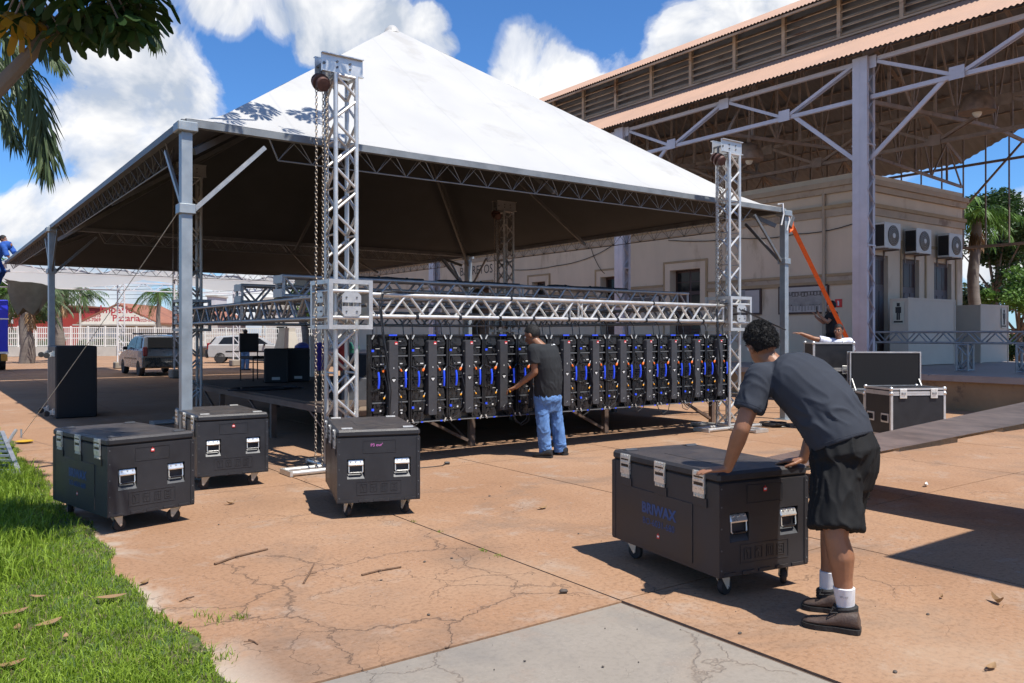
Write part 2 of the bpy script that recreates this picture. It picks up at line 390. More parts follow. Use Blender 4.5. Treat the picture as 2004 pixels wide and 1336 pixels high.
GREYC = concrete_mat('grey_concrete', (0.240, 0.210, 0.176), (0.282, 0.246, 0.206), 0.55, True)
DIRT = mat('joint_soil', (0.10, 0.065, 0.045), 0.95, 0, 0.3, 8, bump=0.4, bs=60)
ground = struct(MB().quad((-900, -300, -0.018), (900, -300, -0.018), (900, 1500, -0.018), (-900, 1500, -0.018)).build('ground', PAVE))
jb = MB().quad((1.06, -3, -0.012), (16.38, -3, -0.012), (16.38, 62, -0.012), (1.06, 62, -0.012))
jb.build('joint_bed', DIRT, ground, world=True)
ub = [1.07 + 2.09 * k for k in range(8)]
for i in range(7):
    u0, u1 = (ub[i] if i else 0.93), ub[i + 1]
    vb = ([3.28] if i == 0 else [-2.6, 3.3 if i == 1 else 3.85]) + [7.77 + 4.2 * k for k in range(14)]
    for j in range(len(vb) - 1):
        g = 0.005 + random.random() * 0.003
        x1 = u1 if i < 6 else 16.39
        slab('paving_slab', ((u0 + x1) / 2, (vb[j] + vb[j + 1]) / 2, -0.0255), (x1 - u0 - 2 * g, vb[j + 1] - vb[j] - 2 * g, 0.05 + random.random() * 0.002), PAVE, ground)
gp = struct(MB().bb((-1.2, -3, -0.04), (3.135, 3.27, -0.003)).build('path', GREYC))

# ---------------------------------------------------------------- lawn
SOIL = mat('lawn_soil', (0.075, 0.072, 0.03), 0.95, 0, 0.4, 9, bump=0.5, bs=40, dirt=((0.05, 0.09, 0.02), 5, 0.45))
def lawn_edge(v): return 1.045 + 0.04 * sin(v * 2.1) + 0.03 * sin(v * 6.3 + 1) + 0.012 * sin(v * 17)
lm = MB(); nv = 60; vs_ = [3.27 + (15.3 - 3.27) * i / nv for i in range(nv + 1)]
def lawn_h(u, v): return 0.012 + 0.018 * max(0, min(1, (1.0 - u) * 1.5)) + 0.008 * mnoise.noise(V((u * 2, v * 2, 0)))
cols = [-6, -2, -0.6, 0, 0.4, 0.7, 0.9, 1.0]
for v in vs_:
    e = lawn_edge(v)
    for c_ in cols: lm.v.append((e - (1.0 - c_), v, lawn_h(c_, v)))
    lm.v.append((e + 0.015, v, -0.011))
k_ = len(cols) + 1
for i in range(nv):
    for j in range(k_ - 1): lm.f.append((i * k_ + j, i * k_ + j + 1, (i + 1) * k_ + j + 1, (i + 1) * k_ + j))
struct(lm.build('lawn', SOIL))
GRASS = leafmat('grass_blade', (0.11, 0.19, 0.014), (0.33, 0.46, 0.05), 0.4)
def grass(name, label, n, area, hfun, wid, seed, m=None):
    rnd = random.Random(seed); vs = []; fs = []
    for _ in range(n):
        u, v = area(rnd)
        if u is None: continue
        h = hfun(u, v, rnd); a = rnd.uniform(0, 2 * pi); w = wid * rnd.uniform(0.7, 1.3); lean = rnd.uniform(0.1, 1.05) * h; b = rnd.uniform(0, 2 * pi)
        bx, by = cos(a) * w, sin(a) * w; lx, ly = cos(b) * lean, sin(b) * lean; z0 = lawn_h(u, v) - 0.006 if u < 1.05 else -0.008; o = len(vs)
        vs += [(u - bx, v - by, z0), (u + bx, v + by, z0), (u - bx * .8 + lx * .32, v - by * .8 + ly * .32, z0 + h * .6), (u + bx * .8 + lx * .32, v + by * .8 + ly * .32, z0 + h * .6), (u + lx, v + ly, z0 + h * (1.0 - 0.25 * lean / h))]
        fs += [(o, o + 1, o + 3, o + 2), (o + 2, o + 3, o + 4)]
    me = bpy.data.meshes.new(name); me.from_pydata(vs, [], fs); me.materials.append(m or GRASS); me.update()
    return tag(put(name, me), label, 'grass', kind='stuff')
STRAW = leafmat('dry_straw', (0.30, 0.24, 0.10), (0.5, 0.42, 0.2), 0.3)
def ga(rnd):
    v = 3.2 + (rnd.random() ** 1.5) * 12.0; u = rnd.uniform(-0.75 + (v - 3.3) * 0.05, lawn_edge(v) + 0.02); return u, v
def gh(u, v, rnd):
    t = mnoise.noise(V((u * 1.7, v * 1.7, 3))); return (0.032 + 0.028 * rnd.random() + 0.03 * max(0, t)) * (1.0 if u < 0.9 else 0.75)
grass('grass', 'short bright green grass blades of the lawn at the left', 80000, ga, gh, 0.0028, 3)
grass('dry_grass', 'scattered dry straw blades lying in the lawn', 5200, ga, lambda u, v, r: r.uniform(.012, .05), 0.0026, 13, STRAW)
def gt(rnd):
    v = 5.5 + rnd.random() ** 0.8 * 4.9; u = 0.36 + 0.07 * (v - 5.5) + abs(rnd.gauss(0, 0.22)) - 0.18
    if u > lawn_edge(v) - 0.02 or mnoise.noise(V((u * 3, v * 3, 9))) < -0.12: return None, None
    return u, v
grass('tall_grass', 'taller uncut grass tufts beside the leftmost black case', 9000, gt, lambda u, v, r: r.uniform(0.08, 0.18), 0.0042, 5)
tuft = [(G(430, 1215), 0.10), (G(400, 1205), 0.06), (G(440, 1290), 0.08), (G(415, 1275), 0.07), (G(470, 1210), 0.05)]
def gtf(rnd):
    c, r = tuft[rnd.randrange(len(tuft))]; a = rnd.uniform(0, 2 * pi); q = r * rnd.random(); return c.x + cos(a) * q, c.y + sin(a) * q
grass('crack_grass', 'small green grass tufts sprouting from cracks at the lawn edge', 110, gtf, lambda u, v, r: r.uniform(0.02, 0.07), 0.0022, 6)
sprout = [G(808, 1020), G(945, 1078), G(976, 1088), G(860, 1040)]
def gsp(rnd):
    c = sprout[rnd.randrange(4)]; return c.x + rnd.gauss(0, .012), c.y + rnd.gauss(0, .02)
grass('joint_weeds', 'tiny yellow green weeds growing in the slab joint before the middle case', 150, gsp, lambda u, v, r: r.uniform(0.01, 0.03), 0.002, 8)
# ================================================================ tents
TARP = mat('white_pvc_canopy', (0.440, 0.434, 0.416), 0.5, 0, 0.04, 0.8, spec=0.3, bump=0.35, bs=1.6, dirt=((0.385, 0.376, 0.355), 0.9, 0.55))
def seams():
    T = NT(TARP.node_tree); pb = T.n['Principled BSDF']; src = pb.inputs['Base Color'].links[0].from_socket
    g = T.new('ShaderNodeNewGeometry'); sp = T.new('ShaderNodeSeparateXYZ'); T.l.new(g.outputs['Position'], sp.inputs[0])
    ln = None
    for o in (0, 1):
        fr = T.math('FRACT', T.math('DIVIDE', sp.outputs[o], 1.43)); k = T.math('LESS_THAN', T.math('ABSOLUTE', T.math('SUBTRACT', fr, .5)), .012)
        nz = T.new('ShaderNodeSeparateXYZ'); T.l.new(g.outputs['Normal'], nz.inputs[0]); k = T.math('MULTIPLY', k, T.math('GREATER_THAN', T.math('ABSOLUTE', nz.outputs[1 - o]), .35)); ln = k if ln is None else T.math('MAXIMUM', ln, k)
    T.l.new(T.mix(T.math('MULTIPLY', ln, .22), src, (.30, .30, .30)), pb.inputs['Base Color'])
seams()
LINING = mat('grey_blackout_lining', (0.066, 0.071, 0.078), 0.8, 0, 0.12, 1.2, spec=0.2)
EAVE_LIT = mat('lit_eave_steel', (.20, .215, .225), .5, .3, .2, 5, dirt=((.18, .13, .09), 4, .62))  # sun on the front eave is put into this lighter copy of the steel
TX0, TX1, TZ = 2.24, 12.24, 3.63
def lattice(root, a, b, ztop, depth, m, n, inward, rw=0.0075):
    # eave beam: a top box rail, a bottom rod and zig-zag rods
    a, b = V(a), V(b); inw = V(inward)
    zt = V((0, 0, ztop)); zb = V((0, 0, ztop - depth))
    beam('eave_rail', a + zt, b + zt, 0.08, 0.075, m, root)
    d = (b - a); e0, e1 = a + d * 0.10, b - d * 0.10
    rod('bottom_rod', e0 + zb + inw, e1 + zb + inw, rw * 1.25, m, root, 6)
    rod('end_rod', a + d * 0.085 + zt, e0 + zb + inw, rw * 1.25, m, root, 6); rod('end_rod', b - d * 0.085 + zt, e1 + zb + inw, rw * 1.25, m, root, 6)
    mbz = MB(); pts = [(e0.lerp(e1, i / n) + (zb if i % 2 == 0 else zt) + inw * (1 if i % 2 == 0 else 0.2)) for i in range(n + 1)]
    for i in range(n): mbz.tube(pts[i], pts[i + 1], rw * 0.6, 5)
    for i in range(n): mbz.tube(pts[i] + inw * (0 if i % 2 == 0 else 1.6), pts[i + 1] + inw * (0 if i % 2 else 1.6), rw * 0.6, 5)
    stuff(mbz.build('lattice_rods', m, root, True))
def pyramid(y0, y1, apex, off, sag, n=18):
    # curved pyramid: 4 faces, each ruled from the eave to the apex with a slight droop
    m = MB(); cx, cy = (TX0 + TX1) / 2, (y0 + y1) / 2
    cs = [(TX0, y0), (TX1, y0), (TX1, y1), (TX0, y1)]
    for k in range(4):
        a, b = cs[k], cs[(k + 1) % 4]; grid = []
        for i in range(n + 1):
            t = i / n; row = []
            for j in range(n + 1):
                s_ = j / n; ex, ey = a[0] + (b[0] - a[0]) * s_, a[1] + (b[1] - a[1]) * s_
                x = ex + (cx - ex) * t; y = ey + (cy - ey) * t
                z = TZ + 0.05 + (apex - TZ) * t - sag * 1.7 * (1 - t) * min(1, t / .08) - 0.10 * sin(pi * s_) * 4 * t * (1 - t) * (0.5 if t > .5 else .7)
                z += 0.006 * mnoise.noise(V((x * 1.3, y * 1.3, k)))
                row.append((x, y, z + off))
            grid.append(row)
        o = len(m.v)
        for row in grid: m.v += row
        w = n + 1
        for i in range(n):
            for j in range(n): m.f.append((o + i * w + j, o + i * w + j + 1, o + (i + 1) * w + j + 1, o + (i + 1) * w + j))
    return m
def bracket(root, c, d, m):
    MB().box(c, (0.13, 0.13, 0.10), None, 0.008).build('clamp', m, root)
def tent(y0, y1, apex, label, cat, canopy=True, near=True):
    r = thing('event_tent', label, cat, (TX0, y0, 0)); o = V((-TX0, -y0, 0))
    if canopy:
        c = pyramid(y0, y1, apex, 0.0, 0.10); c.v = [(x - TX0, y - y0, z) for x, y, z in c.v]; cn = c.build('canopy', TARP, r, True)
        l = pyramid(y0, y1, apex, -0.02, 0.10); l.v = [(x - TX0, y - y0, z) for x, y, z in l.v]; l.build('lining', LINING, r, True)
    W, D = TX1 - TX0, y1 - y0; cs = [V((0, 0, 0)), V((W, 0, 0)), V((W, D, 0)), V((0, D, 0))]
    for k in range(4):
        a, b = cs[k], cs[(k + 1) % 4]; ctr = V((W / 2, D / 2, 0)); mid = (a + b) / 2; inw = (ctr - mid).normalized() * 0.10
        lattice(r, a, b, TZ + 0.0, 0.24, EAVE_LIT if k == 0 else GALVD, 40, inw)
    for k, c in enumerate(cs):
        if k == 3 and y0 > 15: continue
        p = slab('post', c + V((0, 0, TZ / 2 - 0.03)), (0.105, 0.105, TZ - 0.06), GALV, r)
        MB().box(c + V((0, 0, 0.006)), (0.26, 0.26, 0.012)).build('base_plate', GALV, r)
        MB().box(c + V((0, 0, TZ - 0.05)), (0.20, 0.20, 0.10), None, 0.01).build('corner_joint', GALV, r)
        ctr = V((W / 2, D / 2, 0)); sx = 1 if c.x < W / 2 else -1; sy = 1 if c.y < D / 2 else -1
        zb = TZ - 0.88
        MB().box(c + V((0, 0, zb)), (0.16, 0.16, 0.10), None, 0.006).build('clamp', GALV, r)
        for dv in (V((sx, 0, 0)), V((0, sy, 0))):
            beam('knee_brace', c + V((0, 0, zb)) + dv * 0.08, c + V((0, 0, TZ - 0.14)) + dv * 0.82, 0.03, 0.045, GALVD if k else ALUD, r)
        if canopy:                       # hip rafter under the lining
            beam('rafter', c + V((0, 0, TZ - 0.26)) + V((sx, sy, 0)) * 0.1, ctr + V((0, 0, apex - 0.45)), 0.05, 0.07, GALVD, r)
    if canopy:
        for k in range(4):
            a, b = cs[k], cs[(k + 1) % 4]; mid = (a + b) / 2; ctr = V((W / 2, D / 2, 0))
            beam('rafter', mid.lerp(ctr, .04) + V((0, 0, TZ - .16)), mid.lerp(ctr, 0.96) + V((0, 0, apex - 0.70)), 0.045, 0.06, GALVD, r)
        MB().lathe([(0.16, 0), (0.13, 0.07), (0.07, 0.14), (0.02, 0.16)], ctr + V((0, 0, apex - 0.06)), 20).build('peak_cap', TARP, r, True)
    return r
t1 = tent(8.69, 18.69, 7.17, 'large white pyramid canopy tent over the stage with dark lining', 'tent')
t2 = tent(18.80, 28.69, 6.4, 'second pyramid tent standing directly behind the large white one', 'tent')
# guy rope and its stake
gr = thing('guy_rope', 'thin pale guy rope running down from the left tent post', 'rope', (1.0, 13.6, 0))
a_ = V((TX0 - 0.07, 8.66, TZ - 0.90)); b_ = G(42, 856)
gr.location = b_; MB().path(arc(a_ - b_, V((0, 0, 0.02)), 0.03, 12), 0.0042, 5).build('rope', mat('pale_rope', (0.5, 0.48, 0.43), 0.8), gr)
MB().tube((0, 0, -0.1), (0.0, 0.02, 0.12), 0.012, 8).build('stake', GALV, gr)
# orange ratchet strap at the right corner
STRAP = mat('orange_webbing', (0.75, 0.13, 0.02), 0.6, 0, 0.15, 30, bump=0.3, bs=220)
sA = V((12.36, 8.70, 3.52)); sB = V((16.30, 9.62, 0.70))
rs = thing('ratchet_strap', 'bright orange ratchet strap from the right tent corner down to the platform', 'strap', sB)
d_ = (sA - sB); sidev = V((0.5, -0.85, 0)).normalized()
MB().bar((0, 0, 0), d_, 0.078, 0.016, up=(0.4, 0.6, 0.7)).build('webbing', STRAP, rs)
MB().box(d_ + V((0.04, 0, -0.06)), (0.10, 0.12, 0.22), Matrix.Rotation(0.5, 3, 'Y'), 0.01).build('ratchet', GALVD, rs)
MB().path([d_ + V((-0.06, 0.0, 0.02)), d_ + V((-0.05, 0, -0.14)), d_ + V((0.04, 0, -0.24)), d_ + V((0.12, 0, -0.2)), d_ + V((0.13, 0, -0.05))], 0.03, 6).build('loose_tail', STRAP, rs)
MB().lathe([(0.03, 0), (0.03, 0.06)], (0, 0, -0.05), 8).build('anchor_ring', GALVD, rs)
for i_, (q0, q1) in enumerate([(V((TX1 - 0.12, 8.63, 3.74)), V((TX1 - 0.18, 8.62, 3.36))), (V((TX1 + 0.02, 8.62, 3.62)), V((TX1 - 0.02, 8.62, 3.28)))]):
    t_ = thing('tie_cord', ['short white tie cord looped over the right tent eave', 'white tie cord hanging at the top of the right tent post'][i_], 'cord', q0, 0, 'tie cords')
    MB().path([V((0, 0.1, 0)), V((0, 0, 0)), (q1 - q0) * 0.5 + V((0.03, -0.01, 0)), q1 - q0], 0.012, 5).build('cord', WHITEP, t_)

# ---- the bare frame tent further back, its canopy let down and sagging
FW_ = mat('white_painted_steel', (0.62, 0.60, 0.62), 0.5, 0.1, 0.08, 4, dirt=((0.35, 0.27, 0.22), 3, 0.7))
def lat_post(root, c, h, w, m, name='lattice_post', px=(1, 0), n=10):
    x = V((px[0], px[1], 0)).normalized(); c = V(c)
    for s_ in (-1, 1): beam('upright', c + x * s_ * w / 2, c + x * s_ * w / 2 + V((0, 0, h)), 0.05, 0.05, m, root)
    mz = MB()
    for i in range(n):
        z0, z1 = h * i / n, h * (i + 1) / n; s_ = 1 if i % 2 else -1
        mz.bar(c + x * s_ * w / 2 + V((0, 0, z0)), c - x * s_ * w / 2 + V((0, 0, z1)), 0.035, 0.035)
    stuff(mz.build('lacing', m, root))
ft = thing('frame_tent', 'bare white steel tent frame with its canopy let down, at the far left', 'tent', (2.3, 29.2, 0))
for (x, y) in ((5.0, 0), (10.0, 0), (10, 9.6), (0, 9.6), (5, 9.6)):
    lat_post(ft, (x, y, 0), 3.75, 0.30, FW_, px=(0.8, -0.6), n=11)
    MB().box((x, y, 0.15), (0.55, 0.55, 0.30), None, 0.04).build('footing', GREYC, ft)
for (a, b) in (((0, 0), (10, 0)), ((10, 0), (10, 9.6)), ((0, 0), (0, 9.6)), ((0, 9.6), (10, 9.6))):
    A, B = V((a[0], a[1], 3.75)), V((b[0], b[1], 3.75)); beam('top_chord', A, B, 0.07, 0.07, FW_, ft); beam('bottom_chord', A - V((0, 0, .34)), B - V((0, 0, .34)), 0.05, 0.05, FW_, ft)
    mz = MB(); n = 22
    for i in range(n): mz.bar(A.lerp(B, i / n) - V((0, 0, 0 if i % 2 else .34)), A.lerp(B, (i + 1) / n) - V((0, 0, .34 if i % 2 else 0)), 0.03, 0.03)
    stuff(mz.build('lacing', FW_, ft))
def sag_cloth(x0, x1, y0, y1, z, sag, m):
    b = MB(); n = 16
    for i in range(n + 1):
        for j in range(n + 1):
            s_, t_ = i / n, j / n
            b.v.append((x0 + (x1 - x0) * s_, y0 + (y1 - y0) * t_, z - sag * (4 * s_ * (1 - s_)) ** 0.7 * (0.35 + 0.65 * sin(pi * min(1, t_ * 1.1)) ** 0.6) + 0.16 * mnoise.noise(V((s_ * 5, t_ * 2, 1))) * sin(pi * s_) + .05 * sin(s_ * 22 + t_ * 4) * sin(pi * s_)))
    for i in range(n):
        for j in range(n): b.f.append((i * (n + 1) + j, (i + 1) * (n + 1) + j, (i + 1) * (n + 1) + j + 1, i * (n + 1) + j + 1))
    return b
GREYCL = mat('translucent_canopy', (0.5, 0.5, 0.5), 0.6, 0, 0.05, 2)
def cloth_mat():
    m = GREYCL; T = NT(m.node_tree); pb = T.n['Principled BSDF']; tr = T.new('ShaderNodeBsdfTranslucent'); tr.inputs[0].default_value = (0.6, 0.6, 0.6, 1)
    mx = T.new('ShaderNodeMixShader'); mx.inputs[0].default_value = 0.45; T.l.new(pb.outputs[0], mx.inputs[1]); T.l.new(tr.outputs[0], mx.inputs[2]); T.l.new(mx.outputs[0], T.n['Material Output'].inputs[0])
cloth_mat()
for (x0, x1, nm) in ((-0.2, 5.0, 'sagging_canopy'), (5.0, 10.0, 'sagging_canopy')):
    sag_cloth(x0, x1, 0.0, 9.5 if x0 < 1 else 6.0, 3.72, 0.5, GREYCL).build('sagging_canopy', GREYCL, ft, True)
# dark bundled tarpaulin hanging from the corner
bt = MB(); rg = []
for i in range(9):
    t = i / 8; z = -1.35 * t; rr = 0.75 * (1 - 0.25 * t) * (1 - 0.3 * t * t)
    rg.append([V((rr * cos(2 * pi * k / 14) * (1 + 0.25 * sin(3 * k + 4 * t)), rr * 0.7 * sin(2 * pi * k / 14), z + 0.16 * sin(k * 2.2) * t)) for k in range(14)])
bt.loft(rg)
bq = bt.build('tarpaulin_bundle', mat('grey_green_tarpaulin', (0.12, 0.13, 0.12), 0.6, 0, 0.3, 2), None, True)
bq.location = P(58, 536, 29.5); tag(bq, 'dark grey bundled tarpaulin hanging from the far left tent corner', 'tarpaulin')
# ================================================================ ground-support truss rig
S = 0.12       # half spacing of the four chords
def truss(root, p0, p1, m, bay=0.25, rc=0.025, rb=0.0165, yup=(0, 0, 1), ends=True, splices=(), phase=0):
    # box truss between two points, local to root: four chords, zig-zag braces on four faces
    p0, p1 = V(p0), V(p1); d = p1 - p0; L = d.length; z = d / L; y = V(yup); x = z.cross(y).normalized(); y = x.cross(z)
    cor = [(-1, -1), (1, -1), (1, 1), (-1, 1)]
    off = [(x * a + y * b) * S for a, b in cor]
    for o in off: rod('chord', p0 + o, p1 + o, rc, m, root, 12)
    n = max(2, round(L / bay)); st = L / n
    for k in range(4):
        oa, ob = off[k], off[(k + 1) % 4]
        for i in range(n):
            a, b = (oa, ob) if (i + k + (k // 2) + phase) % 2 == 0 else (ob, oa)
            q0 = p0 + z * (st * i + 0.02); q1 = p0 + z * (st * (i + 1) - 0.02)
            rod('brace', q0 + a, q1 + b, rb, m, root, 8)
        if ends:
            for q in (p0 + z * 0.02, p1 - z * 0.02): rod('end_brace', q + oa, q + ob, rb * 1.2, m, root, 8)
    for f in splices:
        q = p0 + z * (L * f)
        for k in range(4):
            rod('splice_bar', q + off[k] - z * 0.0 + z * 0.03, q + off[(k + 1) % 4] + z * 0.03, 0.013, m, root, 8)
            rod('splice_bar', q + off[k] - z * 0.03, q + off[(k + 1) % 4] - z * 0.03, 0.013, m, root, 8)
            rod('splice_sleeve', q + off[k] - z * 0.035, q + off[k] + z * 0.035, rc * 1.22, m, root, 12)
def chain_strand(p, q, sag=0.0, pitch=0.036):
    m = MB(); p, q = V(p), V(q); L = (q - p).length; n = max(2, int(L / pitch)); pts = arc(p, q, sag, n)
    for i in range(n):
        a, b = pts[i], pts[i + 1]; z = (b - a).normalized(); x = z.orthogonal().normalized(); y = z.cross(x)
        if i % 2: x, y = y, x
        c = (a + b) / 2; h = pitch * 0.62; w = 0.0125
        ring = [c + x * (w * cos(t)) + z * (h * sin(t)) for t in [2 * pi * k / 8 for k in range(8)]]
        m.path(ring, 0.0042, 4, closed=True)
    return m
def tower(name, label, loc, h, m, chain_side, group='truss towers', chain_len=None, hang=True):
    t = thing(name, label, 'truss tower', loc, 0, group)
    truss(t, (0, 0, 0.06), (0, 0, h), m, 0.25, yup=(0, 1, 0))
    for i in range(1, int(h / 0.5)):
        for x0, y0, x1, y1 in ((-S, -S, -S, S), (S, -S, S, S)): rod('rung', (x0, y0, .06 + i * .4985), (x1, y1, .06 + i * .4985), .0125, m, t, 8)
    # base: two crossed tube outriggers on flat feet
    for (a, b) in (((-0.12, -0.62), (-0.12, 0.62)), ((0.12, -0.62), (0.12, 0.62)), ((-0.62, -0.12), (0.62, -0.12)), ((-0.62, 0.12), (0.62, 0.12))):
        rod('outrigger', (a[0], a[1], 0.032 if a[1] != b[1] else 0.033), (b[0], b[1], 0.032 if a[1] != b[1] else 0.033), 0.028, m, t, 10)
    for sx, sy in ((0, -0.62), (0, 0.62), (-0.62, 0), (0.62, 0)):
        MB().box((sx, sy, 0.03), (0.30 if sx == 0 else 0.03, 0.03 if sx == 0 else 0.30, 0.05)).build('foot_bar', m, t)
    # head block: two channel beams bolted side by side, carrying the hoist
    for s_ in (-1, 1):
        hb = MB(); y = s_ * 0.085
        hb.bb((-0.27, y - 0.006, h + 0.01), (0.21, y + 0.006, h + 0.19))
        hb.bb((-0.27, y - 0.04 if s_ < 0 else y - 0.01, h + 0.19), (0.21, y + 0.01 if s_ < 0 else y + 0.04, h + 0.20)); hb.bb((-0.27, y - 0.04 if s_ < 0 else y - 0.01, h), (0.21, y + 0.01 if s_ < 0 else y + 0.04, h + 0.01))
        hbo = hb.build('head_beam', m, t)
        for bx in (-0.09, 0.06):
            for bz in (0.07, 0.13):
                rod('bolt', (bx, y + s_ * 0.006, h + bz), (bx, y + s_ * 0.02, h + bz), 0.012, GALVD, t, 6)
    if hang:
        cx = -0.24
        rod('axle', (cx, -0.1, h + 0.09), (cx, 0.1, h + 0.09), 0.016, GALVD, t, 8)
        hk = thing_part = MB().path([(cx, 0, h + 0.10), (cx, 0, h - 0.02)], 0.018, 8).build('hook', GALVD, t, True)
        ho = MB(); Mx = Matrix.Rotation(pi / 2, 3, 'Y') @ Matrix.Rotation(0.4, 3, 'X')
        ho.lathe([(0.03, -0.10), (0.075, -0.095), (0.085, -0.06), (0.05, -0.05), (0.05, -0.02), (0.095, -0.01), (0.095, 0.02), (0.05, 0.03), (0.05, 0.055), (0.08, 0.065), (0.07, 0.10), (0.02, 0.105)], (cx, 0, h - 0.10), 18, Matrix.Rotation(pi / 2, 3, 'X') @ Matrix.Rotation(0.5, 3, 'X'))
        ho.build('chain_hoist', RUST, t, True)
        zb = 0.05 if chain_len is None else h - chain_len
        stuff(chain_strand((cx - 0.06, -0.03, h - 0.15), (cx - 0.07, -0.03, zb)).build('hand_chain', CHAIN, t, True))
        stuff(chain_strand((cx + 0.03, 0.0, h - 0.15), (cx + 0.02, 0.0, zb)).build('hand_chain', CHAIN, t, True))
        stuff(chain_strand((cx + 0.06, 0.0, h - 0.15), (cx + 0.08, 0.0, 2.05)).build('load_chain', CHAIN, t, True))
        stuff(chain_strand((cx + 0.05, -0.05, h - 0.15), (cx + 0.05, -0.05, 3.25)).build('load_chain', CHAIN, t, True))
        if chain_len is None:
            pm = MB()
            for i in range(26):
                a = i * 1.3; pm.path([V((cx - 0.02 + 0.07 * cos(a) + 0.013 * cos(t), -0.02 + 0.05 * sin(a) + 0.02 * sin(t), 0.008 + 0.006 * (i % 4))) for t in [2 * pi * k / 7 for k in range(7)]], 0.005, 4, closed=True)
            stuff(pm.build('chain_heap', CHAIN, t, True))
    return t
def sleeve(name, label, loc, m):
    s_ = thing(name, label, 'truss sleeve', loc, 0, 'truss sleeve blocks'); w, h = 0.25, 0.265
    for sx in (-1, 1):
        for sy in (-1, 1): beam('upright', (sx * (w - .02), sy * (w - .02), -h), (sx * (w - .02), sy * (w - .02), h), 0.044, 0.044, m, s_)
    for sz in (-1, 1):
        for sg in (-1, 1):
            beam('cross_bar', (-w + .042, sg * (w - .02), sz * (h - .024)), (w - .042, sg * (w - .02), sz * (h - .024)), 0.042, 0.046, m, s_)
            beam('cross_bar', (sg * (w - .02), -w + .042, sz * (h - .024)), (sg * (w - .02), w - .042, sz * (h - .024)), 0.042, 0.046, m, s_)
    for sg in (-1, 1):
        for z in (-0.14, 0.14):
            rod('rail', (-w + .02, sg * (w - .02), z), (w - .02, sg * (w - .02), z), 0.021, m, s_, 10); rod('rail', (sg * (w - .02), -w + .02, z), (sg * (w - .02), w - .02, z), 0.021, m, s_, 10)
        for ax in (0, 1):
            for sz in (-1, 1):                 # cheek plates with bolts
                z0 = 0.075 * sz; q = []
                for (a, b) in ((-0.11, -0.055), (0.11, -0.055), (0.11, 0.02), (0.075, 0.055), (-0.075, 0.055), (-0.11, 0.02)):
                    b = b * sz + z0; q.append(V((a, sg * (w + 0.002), b)) if ax == 0 else V((sg * (w + 0.002), a, b)))
                pl = MB().prism(q, V((0, sg * 0.008, 0)) if ax == 0 else V((sg * 0.008, 0, 0))).build('cheek_plate', m, s_)
                for a in (-0.06, 0.06):
                    c = V((a, sg * (w + 0.012), z0)) if ax == 0 else V((sg * (w + 0.012), a, z0)); e = V((0, sg * 0.008, 0)) if ax == 0 else V((sg * 0.008, 0, 0))
                    rod('bolt', c - e, c + e, 0.010, GALVD, s_, 6)
    return s_
TY, TXA, TXB, TYB = 8.30, 3.77, 10.26, 14.25
tower('truss_tower', 'bright aluminium truss tower with chain hoist, nearest, at left of LED wall', (TXA, TY, 0), 4.28, ALU, -1)
tower('truss_tower', 'aluminium truss tower at the right end of the LED wall', (TXB, TY, 0), 4.28, ALU, 1, chain_len=4.1)
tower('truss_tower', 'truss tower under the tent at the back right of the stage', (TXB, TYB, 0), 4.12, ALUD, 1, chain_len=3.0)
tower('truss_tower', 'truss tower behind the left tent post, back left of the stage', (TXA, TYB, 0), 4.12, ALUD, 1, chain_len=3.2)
SZ = 1.795
sleeve('truss_sleeve', 'white sleeve block with cheek plates on the nearest truss tower', (TXA, TY, SZ), ALU)
sleeve('truss_sleeve', 'sleeve block on the right truss tower beside the pushing man', (TXB, TY, SZ), ALU)
sleeve('truss_sleeve', 'sleeve block on the back right truss tower', (TXB, TYB, SZ), ALUD)
sleeve('truss_sleeve', 'sleeve block on the back left truss tower', (TXA, TYB, SZ), ALUD)
L_ = TXB - TXA - 0.5
ftr = thing('box_truss', 'bright white box truss carrying the LED wall in front', 'truss', (TXA + 0.25, TY, SZ), 0, 'horizontal trusses')
truss(ftr, (0, 0, 0), (L_, 0, 0), ALU, 0.25, splices=(0.515,))
for x in (0.62, 1.2, 1.78, 2.3, 2.88, 3.4, 3.75, 4.3, 4.95, 5.5):       # black clamps that hold the wall
    MB().lathe([(0.031, -0.018), (0.031, 0.018)], (x, -0.12, -0.12), 10, Matrix.Rotation(pi / 2, 3, 'Y')).build('clamp_band', BLACKG, ftr)
for x in (1.95, 4.45): MB().lathe([(0.031, -0.012), (0.031, 0.012)], (x, -0.12, 0.12), 10, Matrix.Rotation(pi / 2, 3, 'Y')).build('clamp_band', BLACKG, ftr)
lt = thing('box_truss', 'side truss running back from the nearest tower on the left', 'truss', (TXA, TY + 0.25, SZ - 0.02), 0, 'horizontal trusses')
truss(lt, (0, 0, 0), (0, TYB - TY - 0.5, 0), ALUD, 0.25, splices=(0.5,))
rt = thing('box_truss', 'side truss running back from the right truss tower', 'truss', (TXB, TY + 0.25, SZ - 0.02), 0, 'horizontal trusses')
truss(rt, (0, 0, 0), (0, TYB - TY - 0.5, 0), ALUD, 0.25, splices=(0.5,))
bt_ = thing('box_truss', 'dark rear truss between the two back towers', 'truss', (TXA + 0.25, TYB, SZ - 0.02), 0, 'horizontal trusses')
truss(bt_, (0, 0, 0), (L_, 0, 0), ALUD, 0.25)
for lab, y, x0, x1 in (('loose truss laid across the side trusses just behind the front one', 9.85, 3.64, 10.95), ('loose truss laid across the side trusses further back', 12.0, 3.83, 11.0)):
    c = thing('box_truss', lab, 'truss', (x0, y, SZ + 0.275), 0, 'horizontal trusses')
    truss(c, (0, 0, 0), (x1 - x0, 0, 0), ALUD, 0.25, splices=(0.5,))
    for sz in (-1, 1): MB().box((-0.008, 0, sz * 0.085), (0.014, 0.30, 0.10)).build('end_plate', ALUD, c)
